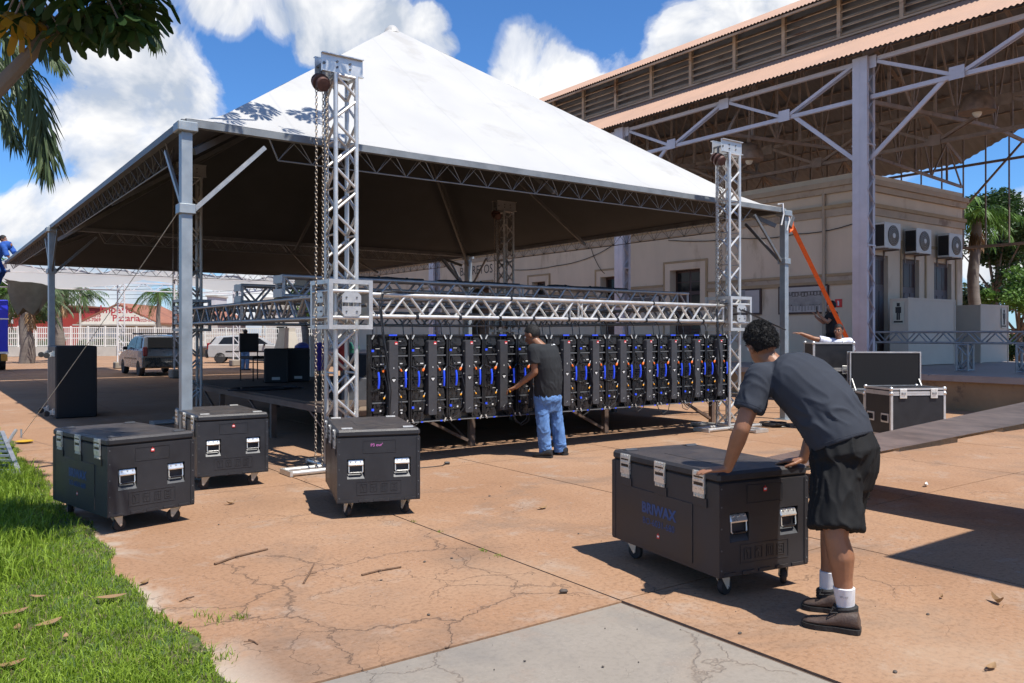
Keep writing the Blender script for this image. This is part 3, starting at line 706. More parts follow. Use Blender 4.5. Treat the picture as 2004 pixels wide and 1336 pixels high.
# black cloth rolls lying on the loose truss
for lab, xa, xb, y in (('long black cloth roll lying on the loose truss, left end', 4.3, 5.7, 9.85), ('black cloth roll lying on the loose truss by the middle tower', 5.95, 7.4, 9.9), ('black cloth roll lying on the loose truss, right end', 7.9, 9.6, 9.85)):
    r_ = thing('cloth_roll', lab, 'cloth roll', ((xa + xb) / 2, y, SZ + 0.42), 0, 'black cloth rolls')
    pts = [V((xa - (xa + xb) / 2 + (xb - xa) * i / 10, 0.02 * sin(i * 2.1), 0.006 + 0.006 * sin(i * 1.3))) for i in range(11)]
    MB().path(pts, [0.022 + 0.006 * abs(sin(i * 1.9)) for i in range(11)], 9).build('roll', BLACKF, r_, True)
    for i in (2, 5, 8): MB().lathe([(0.034, -0.012), (0.034, 0.012)], pts[i], 9, Matrix.Rotation(pi / 2, 3, 'Y')).build('tie', BLACKG, r_)

# ---------------------------------------------------------------- stage
PLY = mat('stage_plywood', (0.085, 0.060, 0.045), 0.75, 0, 0.3, 3, bump=0.2, bs=40, stretch=(1, 6, 1))
STEELB = mat('brown_painted_steel', (0.13, 0.09, 0.07), 0.55, 0.2, 0.3, 6)
st = thing('stage', 'low dark wooden stage deck on steel legs behind the LED wall', 'stage', (4.15, 9.05, 0))
SX = [0, 1.83, 4.23, 6.65]
for i in range(3):
    for j in range(3):
        x0, x1, y0 = SX[i], SX[i + 1], j * 2.4
        slab('deck_panel', ((x0 + x1) / 2, y0 + 1.2, 0.585), (x1 - x0 - .01, 2.39, 0.03), PLY, st)
for xx in SX:
    beam('bearer', (xx, 0, 0.53), (xx, 7.2, 0.53), 0.06, 0.08, STEELB, st)
    for j in range(4):
        slab('leg', (xx, j * 2.4 if j else 0.03, 0.245), (0.075, 0.075, 0.49), STEELB, st)
        if j < 3: beam('diagonal', (xx + .01, j * 2.4 + 0.1, 0.06), (xx + .01, j * 2.4 + 1.1, 0.50), 0.03, 0.03, STEELB, st)
for xx in SX[1:]: beam('diagonal', (xx - .08, 0.0, 0.08), (xx - 0.95, 0.0, 0.50), 0.035, 0.035, STEELB, st)
for j in range(4): beam('edge_rail', (0, j * 2.4, 0.53), (6.65, j * 2.4, 0.53), 0.045, 0.085, STEELB, st)
beam('edge_board', (-0.02, -0.035, 0.55), (6.67, -0.035, 0.55), 0.02, 0.11, mat('pale_edge_board', (0.34, 0.26, 0.19), 0.8, 0, 0.2, 4), st)

# things on the stage
GRILLE = mat('speaker_grille', (0.014, 0.014, 0.015), 0.6, 0.1, 0.4, 220, bump=0.6, bs=420)
def speaker(label, loc, rz, w, d, h, tilt=False):
    r = thing('loudspeaker', label, 'speaker', loc, rz, 'speakers on the stage')
    if tilt:
        prof = [(-d / 2, 0), (d / 2, 0), (d / 2, h * 0.45), (d * 0.05, h), (-d / 2, h * 0.62)]
        MB().prism([(-w / 2, y, z) for y, z in prof], (w, 0, 0)).build('cabinet', mat('grey_speaker_box', (0.10, 0.10, 0.105), 0.55, 0, 0.2, 8, bump=0.2, bs=150), r)
        a, b = V((0, d / 2 + .004, h * 0.45)), V((0, d * 0.05, h + .004)); nrm = V((0, h * 0.55, d * 0.45)).normalized()
        MB().prism([V((-w / 2 + .03, 0, 0)) + a.lerp(b, .08) , V((w / 2 - .03, 0, 0)) + a.lerp(b, .08), V((w / 2 - .03, 0, 0)) + a.lerp(b, .92), V((-w / 2 + .03, 0, 0)) + a.lerp(b, .92)], nrm * 0.008).build('grille', GRILLE, r)
    else:
        MB().box((0, 0, h / 2), (w, d, h), None, 0.02).build('cabinet', BLACKF, r)
        MB().box((0, -d / 2 - .006, h / 2), (w - .05, 0.012, h - .07), None, 0.004).build('grille', GRILLE, r)
        MB().box((0, -d / 2 - .012, 0.08), (0.14, 0.012, 0.05)).build('badge', ALUD, r)
        MB().box((w / 2 + .004, 0, h * .7), (0.01, 0.12, 0.05)).build('handle', BLACKG, r)
pA = P(540, 735, 15.0); pB = P(583, 735, 15.4); pC = P(708, 770, 11.2)
speaker('left one of two black loudspeakers standing on the stage', (pA.x, pA.y, 0.601), -0.35, 0.42, 0.42, 0.62)
speaker('right one of two black loudspeakers standing on the stage', (pB.x, pB.y, 0.601), -0.35, 0.42, 0.42, 0.62)
speaker('grey wedge monitor on the stage behind the nearest truss tower', (pC.x + 0.1, pC.y - 0.1, 0.601), 2.5, 0.72, 0.5, 0.62, True)
ch = thing('chair', 'dark chair standing on the stage left of the loudspeakers', 'chair', tuple(P(500, 735, 15.6).to_2d()) + (0.601,), 0.3)
MB().box((0, 0, 0.44), (0.42, 0.42, 0.05), None, .01).build('seat', BLACKF, ch); MB().box((0, 0.2, 0.72), (0.42, 0.04, 0.36), None, .01).build('backrest', BLACKF, ch)
for sx in (-1, 1):
    rod('leg', (sx * .19, -.19, 0), (sx * .19, -.19, .42), .012, BLACKG, ch); rod('leg', (sx * .19, .2, 0), (sx * .19, .2, .9), .012, BLACKG, ch)
cp = thing('cable_pile', 'dark cables lying on the near left of the stage deck', 'cables', tuple(P(520, 752, 13.0).to_2d()) + (0.601,))
m_ = MB()
for k in range(7): m_.path([V(((.3 + .05 * k) * cos(t * .7 + k), (.18 + .03 * k) * sin(t * .7 + k), .012 + .008 * (k % 3))) for t in range(8)], .011, 5)
m_.build('cables', CABLE, cp, True)
# large black subwoofer lying by the back left tent post, castors on its left side
sb = thing('subwoofer', 'tall black speaker cabinet with castors on its left side, at left', 'speaker', (2.33, 16.72, 0))
MB().box((0, 0, 0.64), (0.66, 1.0, 1.27), None, 0.02).build('cabinet', BLACKF, sb)
MB().box((0.01, -0.506, 0.64), (0.60, 0.014, 1.19), None, 0.004).build('grille', GRILLE, sb)
for y in (-0.38, 0.38):
    for z in (0.12, 1.14):
        cpl = MB().box((-0.345, y, z), (0.03, 0.11, 0.10)).bar((-0.345, y, z), (-0.43, y, z - .03), 0.03, 0.07).build('castor_fork', CHROME, sb)
        MB().lathe([(0.02, -0.018), (0.05, -0.016), (0.05, 0.016), (0.02, 0.018)], (-0.45, y, z - .03), 14, Matrix.Rotation(pi / 2, 3, 'X')).build('castor_wheel', RUBBER, sb, True)
# ================================================================ LED wall: twelve cabinets seen from behind
SPINE = mat('dark_grey_spine', (0.044, 0.044, 0.048), 0.45, 0, 0.15, 6, bump=0.25, bs=330)
LEDB = mat('led_cabinet_black', (0.010, 0.010, 0.012), 0.3, 0, 0.3, 10, bump=0.1, bs=60)
LEDM = mat('led_module_black', (0.018, 0.018, 0.02), 0.22, 0, 0.3, 18, bump=0.1, bs=50)
TAGW = mat('tab_white', (0.62, 0.62, 0.60), 0.4, 0, 0.1)
def led_template(r):
    # local: x 0..0.5 along the wall, y<0 towards the viewer, z 0..1
    f = MB(); f.bb((0.002, 0.055, 0), (0.498, 0.075, 1.0))                       # LED face plate
    f.build('face_plate', LEDB, r)
    fr = MB()
    for x in (0.004, 0.476): fr.bb((x, -0.02, 0.0), (x + 0.02, 0.0545, 1.0))
    for z in (0.0, 0.978): fr.bb((0.0245, -0.02, z), (0.4755, 0.0545, z + 0.022))
    fr.build('frame', LEDB, r)
    for i, (z, s_) in enumerate(((0.76, 1), (0.245, 1), (0.50, 0))):             # cross rails
        for x0, x1 in ((0.03, 0.195), (0.335, 0.47)):
            m = MB().bb((x0, -0.012, z - 0.007), (x1, 0.012, z + 0.007)); m.build('cross_rail', GALVD if s_ else LEDB, r)
    mods = MB()
    rs_ = random.Random(4)
    for x0, x1 in ((0.035, 0.19), (0.335, 0.465)):
        for z0, z1 in ((0.02, 0.12), (0.13, 0.235), (0.26, 0.38), (0.39, 0.485), (0.52, 0.63), (0.64, 0.745), (0.775, 0.86), (0.87, 0.965)):
            c = [(x0 + .01, z0), (x1 - .01, z0), (x1, z0 + .03), (x1 - .02, z1), (x0 + .02, z1), (x0, z0 + .03)]
            yb = rs_.uniform(-0.01, 0.02)
            mods.prism([V((a, 0.054, b)) for a, b in c], V((0, yb - 0.054, 0)))
            for _ in range(3):
                bx, bz = rs_.uniform(x0 + .02, x1 - .03), rs_.uniform(z0 + .015, z1 - .02)
                mods.bb((bx, yb - 0.014, bz), (bx + rs_.uniform(.012, .04), yb - 0.001, bz + rs_.uniform(.008, .03)))
    stuff(mods.build('module_boxes', LEDM, r))
    sp = MB(); n = 6; pr = []                                                    # grey spine cover with rounded ends
    for a, b, s0, s1 in ((0.21, 0.335, 0.075, 0.935),):
        rr = 0.022; ring = []
        for cx, cz, a0 in ((b - rr, s1 - rr, 0), (a + rr, s1 - rr, 90), (a + rr, s0 + rr, 180), (b - rr, s0 + rr, 270)):
            ring += [V((cx + rr * cos(radians(a0 + 22.5 * k)), -0.02, cz + rr * sin(radians(a0 + 22.5 * k)))) for k in range(5)]
        inner = [V(((p.x - 0.2725) * 0.88 + 0.2725, -0.052, (p.z - 0.505) * 0.985 + 0.505)) for p in ring]
        back = [V((p.x, 0.05, p.z)) for p in ring]
        sp.loft([back, ring, inner])
    spo = sp.build('spine_cover', SPINE, r, True)
    MB().bb((0.285, -0.0545, 0.885), (0.318, -0.0525, 0.918)).build('sticker', REDP, spo)
    MB().bb((0.290, -0.0565, 0.89), (0.313, -0.0547, 0.902)).build('sticker_print', WHITEP, spo)
    MB().lathe([(0.030, 0), (0.030, 0.002), (0.022, 0.0021)], (0.272, -0.0525, 0.50), 16, Matrix.Rotation(pi / 2, 3, 'X')).build('emblem_disc', LEDM, spo)
    e = MB()
    for k, (w, z) in enumerate(((0.044, 0.500), (0.034, 0.492), (0.022, 0.484), (0.010, 0.477))): e.bb((0.272 - w / 2, -0.0572, z - 0.003), (0.272 + w / 2, -0.055, z + 0.003))
    e.build('emblem', WHITEP, spo)
    MB().bb((0.268, -0.0545, 0.618), (0.277, -0.0525, 0.636)).build('indicator', TAGW, spo)
    rod('cover_latch', (0.262, -0.053, 0.125), (0.285, -0.053, 0.145), 0.0025, ALUD, spo)
    MB().bb((0.225, -0.03, 0.984), (0.325, 0.01, 0.999)).build('top_handle', BLUEP, r)
    for x in (0.235, 0.305): MB().bb((x, -0.02, 0.935), (x + 0.012, 0.0, 0.984)).build('handle_stem', LEDB, r)
    for sx, x in ((1, 0.0), (-1, 0.5)):                                          # carrying handles beside each seam
        hx = x + sx * 0.082
        h = MB(); h.path([V((hx, -0.055, 0.41)), V((hx + sx * 0.003, -0.065, 0.46)), V((hx + sx * 0.003, -0.065, 0.53)), V((hx, -0.055, 0.585))], 0.0125, 8); h.build('carry_handle', BLUEP, r, True)
        b = MB(); b.path([V((x + sx * 0.012, -0.02, 0.635)), V((x + sx * 0.05, -0.045, 0.618)), V((hx, -0.055, 0.587))], 0.011, 6); b.path([V((x + sx * 0.012, -0.02, 0.375)), V((x + sx * 0.04, -0.045, 0.378)), V((hx, -0.055, 0.408))], 0.011, 6); b.build('handle_bracket', LEDM, r, True)
    for z in (0.82, 0.175):
        MB().bb((0.012, -0.034, z - 0.012), (0.04, -0.021, z + 0.012)).build('seam_clip', BLUEP, r)
    for x0 in (0.03, 0.45): MB().box((x0, -0.028, 0.97), (0.014, 0.01, 0.055), Matrix.Rotation(0.5 if x0 < .2 else -0.5, 3, 'Y')).build('hook_clamp', CHROME, r)
    for x0 in (0.03, 0.45): MB().box((x0, -0.028, 0.018), (0.014, 0.01, 0.05), Matrix.Rotation(-0.5 if x0 < .2 else 0.5, 3, 'Y')).build('hook_clamp', CHROME, r)
    rod('bottom_bar', (0.01, -0.03, 0.006), (0.49, -0.03, 0.006), 0.006, GALVD, r, 6)
    for x0 in (0.125, 0.38): MB().bb((x0, -0.04, 0.0), (x0 + 0.028, -0.0365, 0.014)).build('bar_mark', BLUEP, r)
    for nm, x, z, m, s_, big in (('power_plug', 0.152, 0.60, ORANGEP, 1, 1.0), ('power_plug', 0.365, 0.60, ORANGEP, -1, 0.85), ('data_plug', 0.158, 0.30, YELLOWP, 1, 0.65), ('data_plug', 0.365, 0.305, YELLOWP, -1, 0.65)):
        Mr = Matrix.Rotation(s_ * 0.5, 3, 'Y')
        q = MB().lathe([(0.008, -0.022), (0.013, -0.018), (0.014, 0.008), (0.010, 0.018)], (0, 0, 0), 10, Mr); q.v = [(a * big + x, b * big - 0.045, c * big + z) for a, b, c in q.v]; qo = q.build(nm, m, r, True)
        t = Mr @ V((0, 0, 0.035 * big)); t2 = Mr @ V((0, 0, 0.062 * big))
        MB().tube(V((x, -0.045, z)) + t * 0.5, V((x, -0.04, z)) + t2, 0.008 * big, 8).build('plug_collar', ALUD, qo, True)
    for x, z, w, h in ((0.12, 0.665, .04, .012), (0.36, 0.67, .032, .010), (0.37, 0.42, .03, .012), (0.11, 0.15, .02, .02), (0.36, 0.15, .035, .011), (0.37, 0.115, .02, .018), (0.40, 0.50, .05, .006), (0.06, 0.84, .05, .005), (0.38, 0.845, .055, .005), (0.345, 0.92, .03, .006), (0.12, 0.355, .04, .005), (0.075, 0.66, .012, .012), (0.20, 0.80, .012, .012), (0.20, 0.535, .012, .014), (0.20, 0.19, .012, .014)):
        MB().bb((x, -0.031, z), (x + w, -0.029, z + h)).build('label_glint', TAGW if w > .015 else ALUD, r)  # tabs for labels and screws, some painting glints on the glossy modules
led0 = None; LEDS = []
order = ['first (leftmost)', 'second', 'third', 'fourth', 'fifth', 'sixth', 'seventh', 'eighth', 'ninth', 'tenth', 'eleventh', 'last (rightmost)']
LEDY = 8.12
for i in range(12):
    lab = order[i] + ' black LED wall panel from the left, with blue handles'
    loc = (TXA + 0.245 + 0.5 * i, LEDY, 0.475)
    if led0 is None:
        led0 = thing('led_panel', lab, 'LED panel', loc, 0, 'LED wall panels seen from behind'); led_template(led0); r = led0
    else:
        r = copy_tree(led0); r.location = loc; r['label'] = lab
    LEDS.append(r)
for i in range(12):
    r = LEDS[i]
    rr = random.Random(40 + i)
    if i < 11:
        z1 = rr.uniform(0.10, 0.19) if i % 3 else rr.uniform(-0.1, 0.05)
        pts = [V((0.362, -0.05, 0.28)), V((0.37, -0.065, 0.20)), V((0.43, -0.07, z1 + .03)), V((0.51, -0.075, z1)), V((0.60, -0.07, z1 + .05)), V((0.65, -0.065, 0.18)), V((0.657, -0.05, 0.28))]
        sm = []
        for k in range(len(pts) - 1):
            for t in (0, .33, .66): sm.append(pts[k].lerp(pts[k + 1], t))
        MB().path(sm + [pts[-1]], 0.0052, 6).build('link_cable', CABLE, r, True)
    if i % 2 == 0 or i > 8:
        x2 = rr.uniform(0.16, 0.2); zl = rr.choice((-0.12, 0.03, -0.06))
        pts = [V((0.150, -0.055, 0.57)), V((0.165, -0.075, 0.48)), V((0.19, -0.085, 0.35)), V((0.185, -0.08, 0.15)), V((0.13, -0.07, zl + .05)), V((0.03, -0.06, zl)), V((-0.05, -0.05, zl + .08)), V((-0.06, -0.03, 0.03))]
        MB().path(pts, 0.0055, 6).build('power_cable', CABLE, r, True)
    MB().path([V((0.06, 0.03, 1.0)), V((0.06, 0.05, 1.12)), V((0.0, 0.05, 1.18))], 0.007, 6).build('hanger', LEDB, r)
    MB().path([V((0.44, 0.03, 1.0)), V((0.44, 0.05, 1.12)), V((0.5, 0.05, 1.18))], 0.007, 6).build('hanger', LEDB, r)
# cables draped over the truss at both ends of the wall
for lab, pts in (('black cable draped from the front truss down the left LED panels', [(4.85, 8.2, 1.95), (4.35, 8.14, 1.955), (4.18, 8.12, 1.93), (4.13, 8.08, 1.80), (4.14, 8.05, 1.5), (4.18, 8.03, 1.2), (4.22, 8.03, 0.85), (4.21, 8.04, 0.5)]),
                 ('thick black cable bundle looping over the right end of the truss', [(10.95, 7.75, 1.55), (10.75, 7.9, 1.66), (10.4, 8.0, 1.80), (10.05, 8.1, 1.93), (9.82, 8.12, 1.955), (9.72, 8.08, 1.85), (9.70, 8.04, 1.5), (9.73, 8.02, 1.1), (9.70, 8.02, 0.75)])):
    c = thing('cable', lab, 'cable', pts[-1]); m_ = MB(); b0 = V(pts[-1])
    for k in range(3):
        m_.path([V(p) - b0 + V((0.014 * cos(k * 2 + i), 0.012 * sin(k * 2.1 + i), 0.012 * sin(k * 3 + i * .5))) for i, p in enumerate(pts)], 0.007, 6)
    m_.build('cables', CABLE, c, True)
# ================================================================ moulded transport cases on castors
CW, CL, CZB, CZT = 0.666, 1.05, 0.129, 0.71
CASEP = mat('charcoal_rotomoulded_plastic', (0.021, 0.022, 0.026), 0.44, 0, 0.22, 4, bump=0.16, bs=520, dirt=((0.042, 0.038, 0.034), 2.6, 0.66))
def dusty(m, dust, amt):
    # dust settled on top faces plus fine pale scratches
    T = NT(m.node_tree); pb = T.n['Principled BSDF']; src = pb.inputs['Base Color'].links[0].from_socket
    g = T.new('ShaderNodeNewGeometry'); sp = T.new('ShaderNodeSeparateXYZ'); T.l.new(g.outputs['Normal'], sp.inputs[0])
    up = T.ramp(sp.outputs[2], [(.55, 0), (.9, 1)]); n = T.noise(g.outputs['Position'], 5.0, 6, .65, .6).outputs[0]
    c = T.mix(T.math('MULTIPLY', up, T.ramp(n, [(.35, amt * .25), (.68, amt)])), src, dust)
    mp = T.new('ShaderNodeMapping'); mp.inputs['Scale'].default_value = (18, 18, 3); mp.inputs['Rotation'].default_value = (.6, .3, .2); T.l.new(g.outputs['Position'], mp.inputs[0])
    sc = T.noise(mp.outputs[0], 7.0, 3, .7, 1.5).outputs[0]; c = T.mix(T.ramp(sc, [(.655, 0), (.70, .45)]), c, (.10, .095, .09))
    T.l.new(c, pb.inputs['Base Color'])
dusty(CASEP, (.14, .105, .08), .42)
RECESS = mat('handle_dish_plastic', (0.05, 0.052, 0.057), 0.5, 0, 0.15, 8)
BLUEINK = mat('blue_lettering', (0.010, 0.060, 0.20), 0.45, 0, 0.15, 9)
ZINC = mat('cream_zinc', (0.60, 0.575, 0.48), 0.45, 0.1, 0.1, 12)
PINK = mat('pink_marker', (0.6, 0.18, 0.5), 0.6)
def case_end(r, s_, marks):
    # end panel 35 mm thick with two real handle openings; s_=-1 near end, +1 far end
    y0, y1 = (-CL / 2, -CL / 2 + 0.035) if s_ < 0 else (CL / 2 - 0.035, CL / 2)
    xs = [-CW / 2, -0.255, -0.117, 0.117, 0.255, CW / 2]; zs = [CZB, 0.318, 0.478, 0.645]
    p = MB()
    for i in range(5):
        for k in range(3):
            if k == 1 and i in (1, 3): continue
            p.bb((xs[i], y0, zs[k]), (xs[i + 1], y1, zs[k + 1]))
    po = p.build('end_panel', CASEP, r)
    yo = y0 if s_ < 0 else y1; ds = -1 if s_ < 0 else 1
    for sx in (-1, 1):                      # corner trims
        MB().bb((sx * CW / 2 - (0.03 if sx > 0 else -0.0), min(yo, yo + ds * 0.005), CZB + .01), (sx * CW / 2 + (0.0 if sx > 0 else 0.03), max(yo, yo + ds * 0.005), 0.64)).build('corner_trim', CASEP, r)
        for z in (0.17, 0.28, 0.40, 0.52, 0.62): rod('rivet', (sx * (CW / 2 - .015), yo + ds * .004, z), (sx * (CW / 2 - .015), yo + ds * .008, z), .005, GALVD, r, 6)
    for k, x in enumerate((-0.26, -0.12, 0.0, 0.13, 0.25)): MB().bb((x - 0.045, min(yo, yo + ds * .006), CZB + .006), (x + 0.045, max(yo, yo + ds * .006), CZB + .022)).build('rib', CASEP, r)
    # raised label fields
    def field(xa, xb, za, zb):
        fm = MB(); t = .004
        for q in (((xa, za), (xb, za + t)), ((xa, zb - t), (xb, zb)), ((xa, za + t), (xa + t, zb - t)), ((xb - t, za + t), (xb, zb - t))):
            fm.bb((q[0][0], min(yo, yo + ds * .003), q[0][1]), (q[1][0], max(yo, yo + ds * .003), q[1][1]))
        fm.build('label_frame', CASEP, r)
    field(-0.13, 0.135, 0.522, 0.626); field(-0.18, 0.18, 0.19, 0.298)
    ic = MB()
    for k, x in enumerate((-0.125, -0.045, 0.04, 0.12)):
        xa, za, w = x - .026, 0.212, .052; t = .003; yy = (min(yo, yo + ds * .003), max(yo, yo + ds * .003))
        for q in ((xa, za, w, t), (xa, za + .062, w, t), (xa, za, t, .062), (xa + w - t, za, t, .065)): ic.bb((q[0], yy[0], q[1]), (q[0] + q[2], yy[1], q[1] + q[3]))
        if k == 0: ic.bb((x - .003, yy[0], .222), (x + .003, yy[1], .25)); ic.prism([(x - .014, yy[0], .268), (x + .014, yy[0], .268), (x + .004, yy[0], .248), (x - .004, yy[0], .248)], (0, yy[1] - yy[0], 0))
        if k == 1: ic.prism([(x - .017, yy[0], .25), (x + .017, yy[0], .25), (x + .009, yy[0], .266), (x - .009, yy[0], .266)], (0, yy[1] - yy[0], 0)); ic.bb((x - .002, yy[0], .222), (x + .002, yy[1], .25))
        if k == 2:
            for q in (-.009, .009): ic.bb((x + q - .003, yy[0], .224), (x + q + .003, yy[1], .255)); ic.prism([(x + q - .008, yy[0], .254), (x + q + .008, yy[0], .254), (x + q, yy[0], .268)], (0, yy[1] - yy[0], 0))
        if k == 3:
            for z in (.224, .243, .262): ic.bb((x - .013, yy[0], z), (x + .011, yy[1], z + .005))
            ic.bb((x + .009, yy[0], .224), (x + .014, yy[1], .266))
    ic.build('handling_marks', CASEP, r)
    for sx in (-1, 1):
        cx = sx * 0.186
        d = MB(); yi = yo - ds * 0.034
        d.bb((cx - .0685, min(yi, yi + ds * .002), .319), (cx + .0685, max(yi, yi + ds * .002), .477))
        d.prism([(cx - .0685, yi, .319), (cx - .0685, yi, .365), (cx - .0685, yo, .3195)], (.137, 0, 0))
        do = d.build('handle_dish', RECESS, r)
        h = MB(); h.box((cx, yo - ds * .012, .447), (.124, .018, .05), Matrix.Rotation(ds * 0.42, 3, 'X'), .006); ho = h.build('handle_plate', CHROME, r)
        b = MB().path([V((cx - .055, yo - ds * .008, .44)), V((cx - .055, yo - ds * .004, .375)), V((cx - .048, yo - ds * .004, .368)), V((cx + .048, yo - ds * .004, .368)), V((cx + .055, yo - ds * .004, .375)), V((cx + .055, yo - ds * .008, .44))], .005, 7); b.build('bail', CHROME, ho, True)
        MB().tube((cx - .045, yo - ds * .003, .368), (cx + .045, yo - ds * .003, .368), .009, 9).build('grip', BLACKG, ho, True)
        for k in (-.04, 0, .04): rod('rivet', (cx + k, yo - ds * .004, .46), (cx + k, yo + ds * .001, .46), .005, CHROME, ho, 6)
    if s_ < 0:
        if 'red' in marks: red_mark(r, V((0.0, yo - .0045, .60)), (1, 0, 0))
        if 'pink' in marks: text('handwriting', "P3 our'", 0.034, PINK, r, (-.02, yo - .004, .575), (1, .0, 0.03), (-.05, 0, 1))
def red_mark(r, c, xd):
    x = V(xd); n = x.cross(V((0, 0, 1)));  c = V(c)
    q = [c + x * a + V((0, 0, b)) for a, b in ((-.013, -.016), (.013, -.016), (.013, .006), (.004, .008), (0, .02), (-.004, .008), (-.013, .006))]
    o = MB().prism(q, n * .0006).build('sticker', REDP, r)
    MB().prism([c + n * .0008 + x * a + V((0, 0, b)) for a, b in ((-.009, -.008), (.009, -.008), (.009, .003), (-.009, .003))], n * .0005).build('sticker_print', WHITEP, o)
def latch(r, y):
    x = -CW / 2; p = MB(); p.bb((x - .012, y - .05, .575), (x - .001, y + .05, .70)); lo = p.build('latch', CHROME, r)
    MB().bb((x - .010, y - .044, .55), (x - .002, y + .044, .5745)).build('latch_foot', ZINC, lo)
    for z in (.602, .64, .672): MB().bb((x - .0165, y - .044, z), (x - .0122, y + .044, z + .014), .001).build('latch_rib', CHROME, lo)
    for z in (.617, .66):
        MB().bb((x - .0128, y - .04, z + .002), (x - .0121, y + .04, z + .02)).build('latch_slot', BLACKG, lo)
    for z in (.692, .557):
        for k in (-.03, 0, .03): rod('rivet', (x - .016, y + k, z), (x - .010, y + k, z), .006, CHROME, lo, 6)
    MB().bb((x - .005, y - .062, .50), (x - .0005, y + .062, .549), .001).build('latch_recess', CASEP, r)
def castor(r, x, y, ang):
    c = MB(); c.bb((x - .05, y - .045, CZB - .008), (x + .05, y + .045, CZB - .0005))
    M3 = Matrix.Rotation(ang, 3, 'Z')
    co = c.build('castor_plate', ZINC, r)
    for s_ in (-1, 1):
        q = [V((-.035, s_ * .021, CZB - .01)), V((.04, s_ * .021, CZB - .01)), V((.035, s_ * .021, .045)), V((.022, s_ * .021, .035)), V((.010, s_ * .021, .05))]
        MB().prism([V((x, y, 0)) + M3 @ p for p in q], M3 @ V((0, s_ * .004, 0))).build('fork', ZINC, co)
    wc = V((x, y, .0)) + M3 @ V((.024, 0, .051))
    w = MB().lathe([(.018, -.017), (.046, -.016), (.051, -.009), (.051, .009), (.046, .016), (.018, .017)], wc, 20, M3 @ Matrix.Rotation(pi / 2, 3, 'X')).build('wheel', RUBBER, co, True)
    MB().tube(wc + M3 @ V((0, -.028, 0)), wc + M3 @ V((0, .028, 0)), .009, 8).build('axle', CHROME, co, True)
def flight_case(label, near, yaw, marks, cast, bright_glint):
    e = V((cos(yaw), sin(yaw), 0)); l = V((-sin(yaw), cos(yaw), 0)); c = V((near[0], near[1], 0)) + e * CW / 2 + l * CL / 2
    r = thing('flight_case', label, 'flight case', c, yaw, 'black moulded transport cases')
    b = MB().bb((-CW / 2 + .002, -CL / 2 + .0352, CZB), (CW / 2 - .002, CL / 2 - .0352, .645)); b.build('body', CASEP, r)
    MB().bb((-CW / 2 - .002, -CL / 2 - .002, .6505), (CW / 2 + .002, CL / 2 + .002, CZT), .016).build('lid', CASEP, r)
    MB().bb((-CW / 2 + .008, -CL / 2 + .008, .6445), (CW / 2 - .008, CL / 2 - .008, .651)).build('lid_seal', RUBBER, r)
    MB().bb((-.14, -.22, CZT + .0002), (.14, .22, CZT + .0022), .001).build('lid_field', CASEP, r)
    for sx in (-1, 1):
        for sy in (-1, 1):
            cx, cy = sx * (CW / 2 - .085), sy * (CL / 2 - .085)
            MB().prism([(cx - .045, cy - .03, CZT - .002), (cx + .045, cy - .03, CZT - .002), (cx + .045, cy + .03, CZT - .002), (cx - .045, cy + .03, CZT - .002)], (0, 0, .0045)).build('stacking_cup', BLACKG, r)
            MB().prism([(cx - .043, cy - .026, CZT + .0025), (cx + .043, cy - .026, CZT + .0025), (cx + .043, cy + .0, CZT + .012), (cx - .043, cy + .0, CZT + .012)], (0, .004, 0)).build('cup_glint', ALU if bright_glint else RECESS, r)  # pale lip stands in for the sky glint on the glossy cup
    case_end(r, -1, marks); case_end(r, 1, ())
    for y in (-CL / 2 + .16, -.0, CL / 2 - .16): latch(r, y)
    # recessed long-side field with the lettering
    x = -CW / 2 - .0005
    if 'logo' in marks:
        MB().bb((-CW / 2 - .0025, -.30, CZB + .03), (-CW / 2 + .003, .30, .50), .001).build('side_field', CASEP, r)
        text('lettering', 'BRIWAX', .088, BLUEINK, r, (-CW / 2 - .0035, .02, .365), (0, -1, 0), (0, 0, 1), weight=.004)
        text('lettering', 'BO-6031-680', .058, BLUEINK, r, (-CW / 2 - .0035, .02, .295), (0, -1, 0), (0, 0, 1))
        red_mark(r, V((-CW / 2 - .0035, .02, .245)), (0, -1, 0))
    for i, (sx, sy) in enumerate(((-1, -1), (1, -1), (-1, 1), (1, 1))): castor(r, sx * (CW / 2 - .10), sy * (CL / 2 - .09), cast[i])
    return r
flight_case('black case with blue lettering at the lawn edge, leftmost of the cases', (1.1428, 6.5655), 0.2142, ('logo', 'red'), (0.2, 2.4, 1.0, 0.5), False)
flight_case('black case behind the left tent post with a red sticker', (2.1454, 7.9236), -0.0541, ('red',), (2.9, 2.8, 1.2, 0.4), True)
flight_case('black case with pink handwriting standing alone in the middle', (2.7108, 6.0476), -0.3220, ('pink',), (1.9, 2.0, 1.0, 0.4), True)
flight_case('black lettered case being pushed by the man in shorts', (3.5706, 2.9532), -0.1694, ('logo', 'red'), (0.2, 0.9, -1.2, 0.4), False)

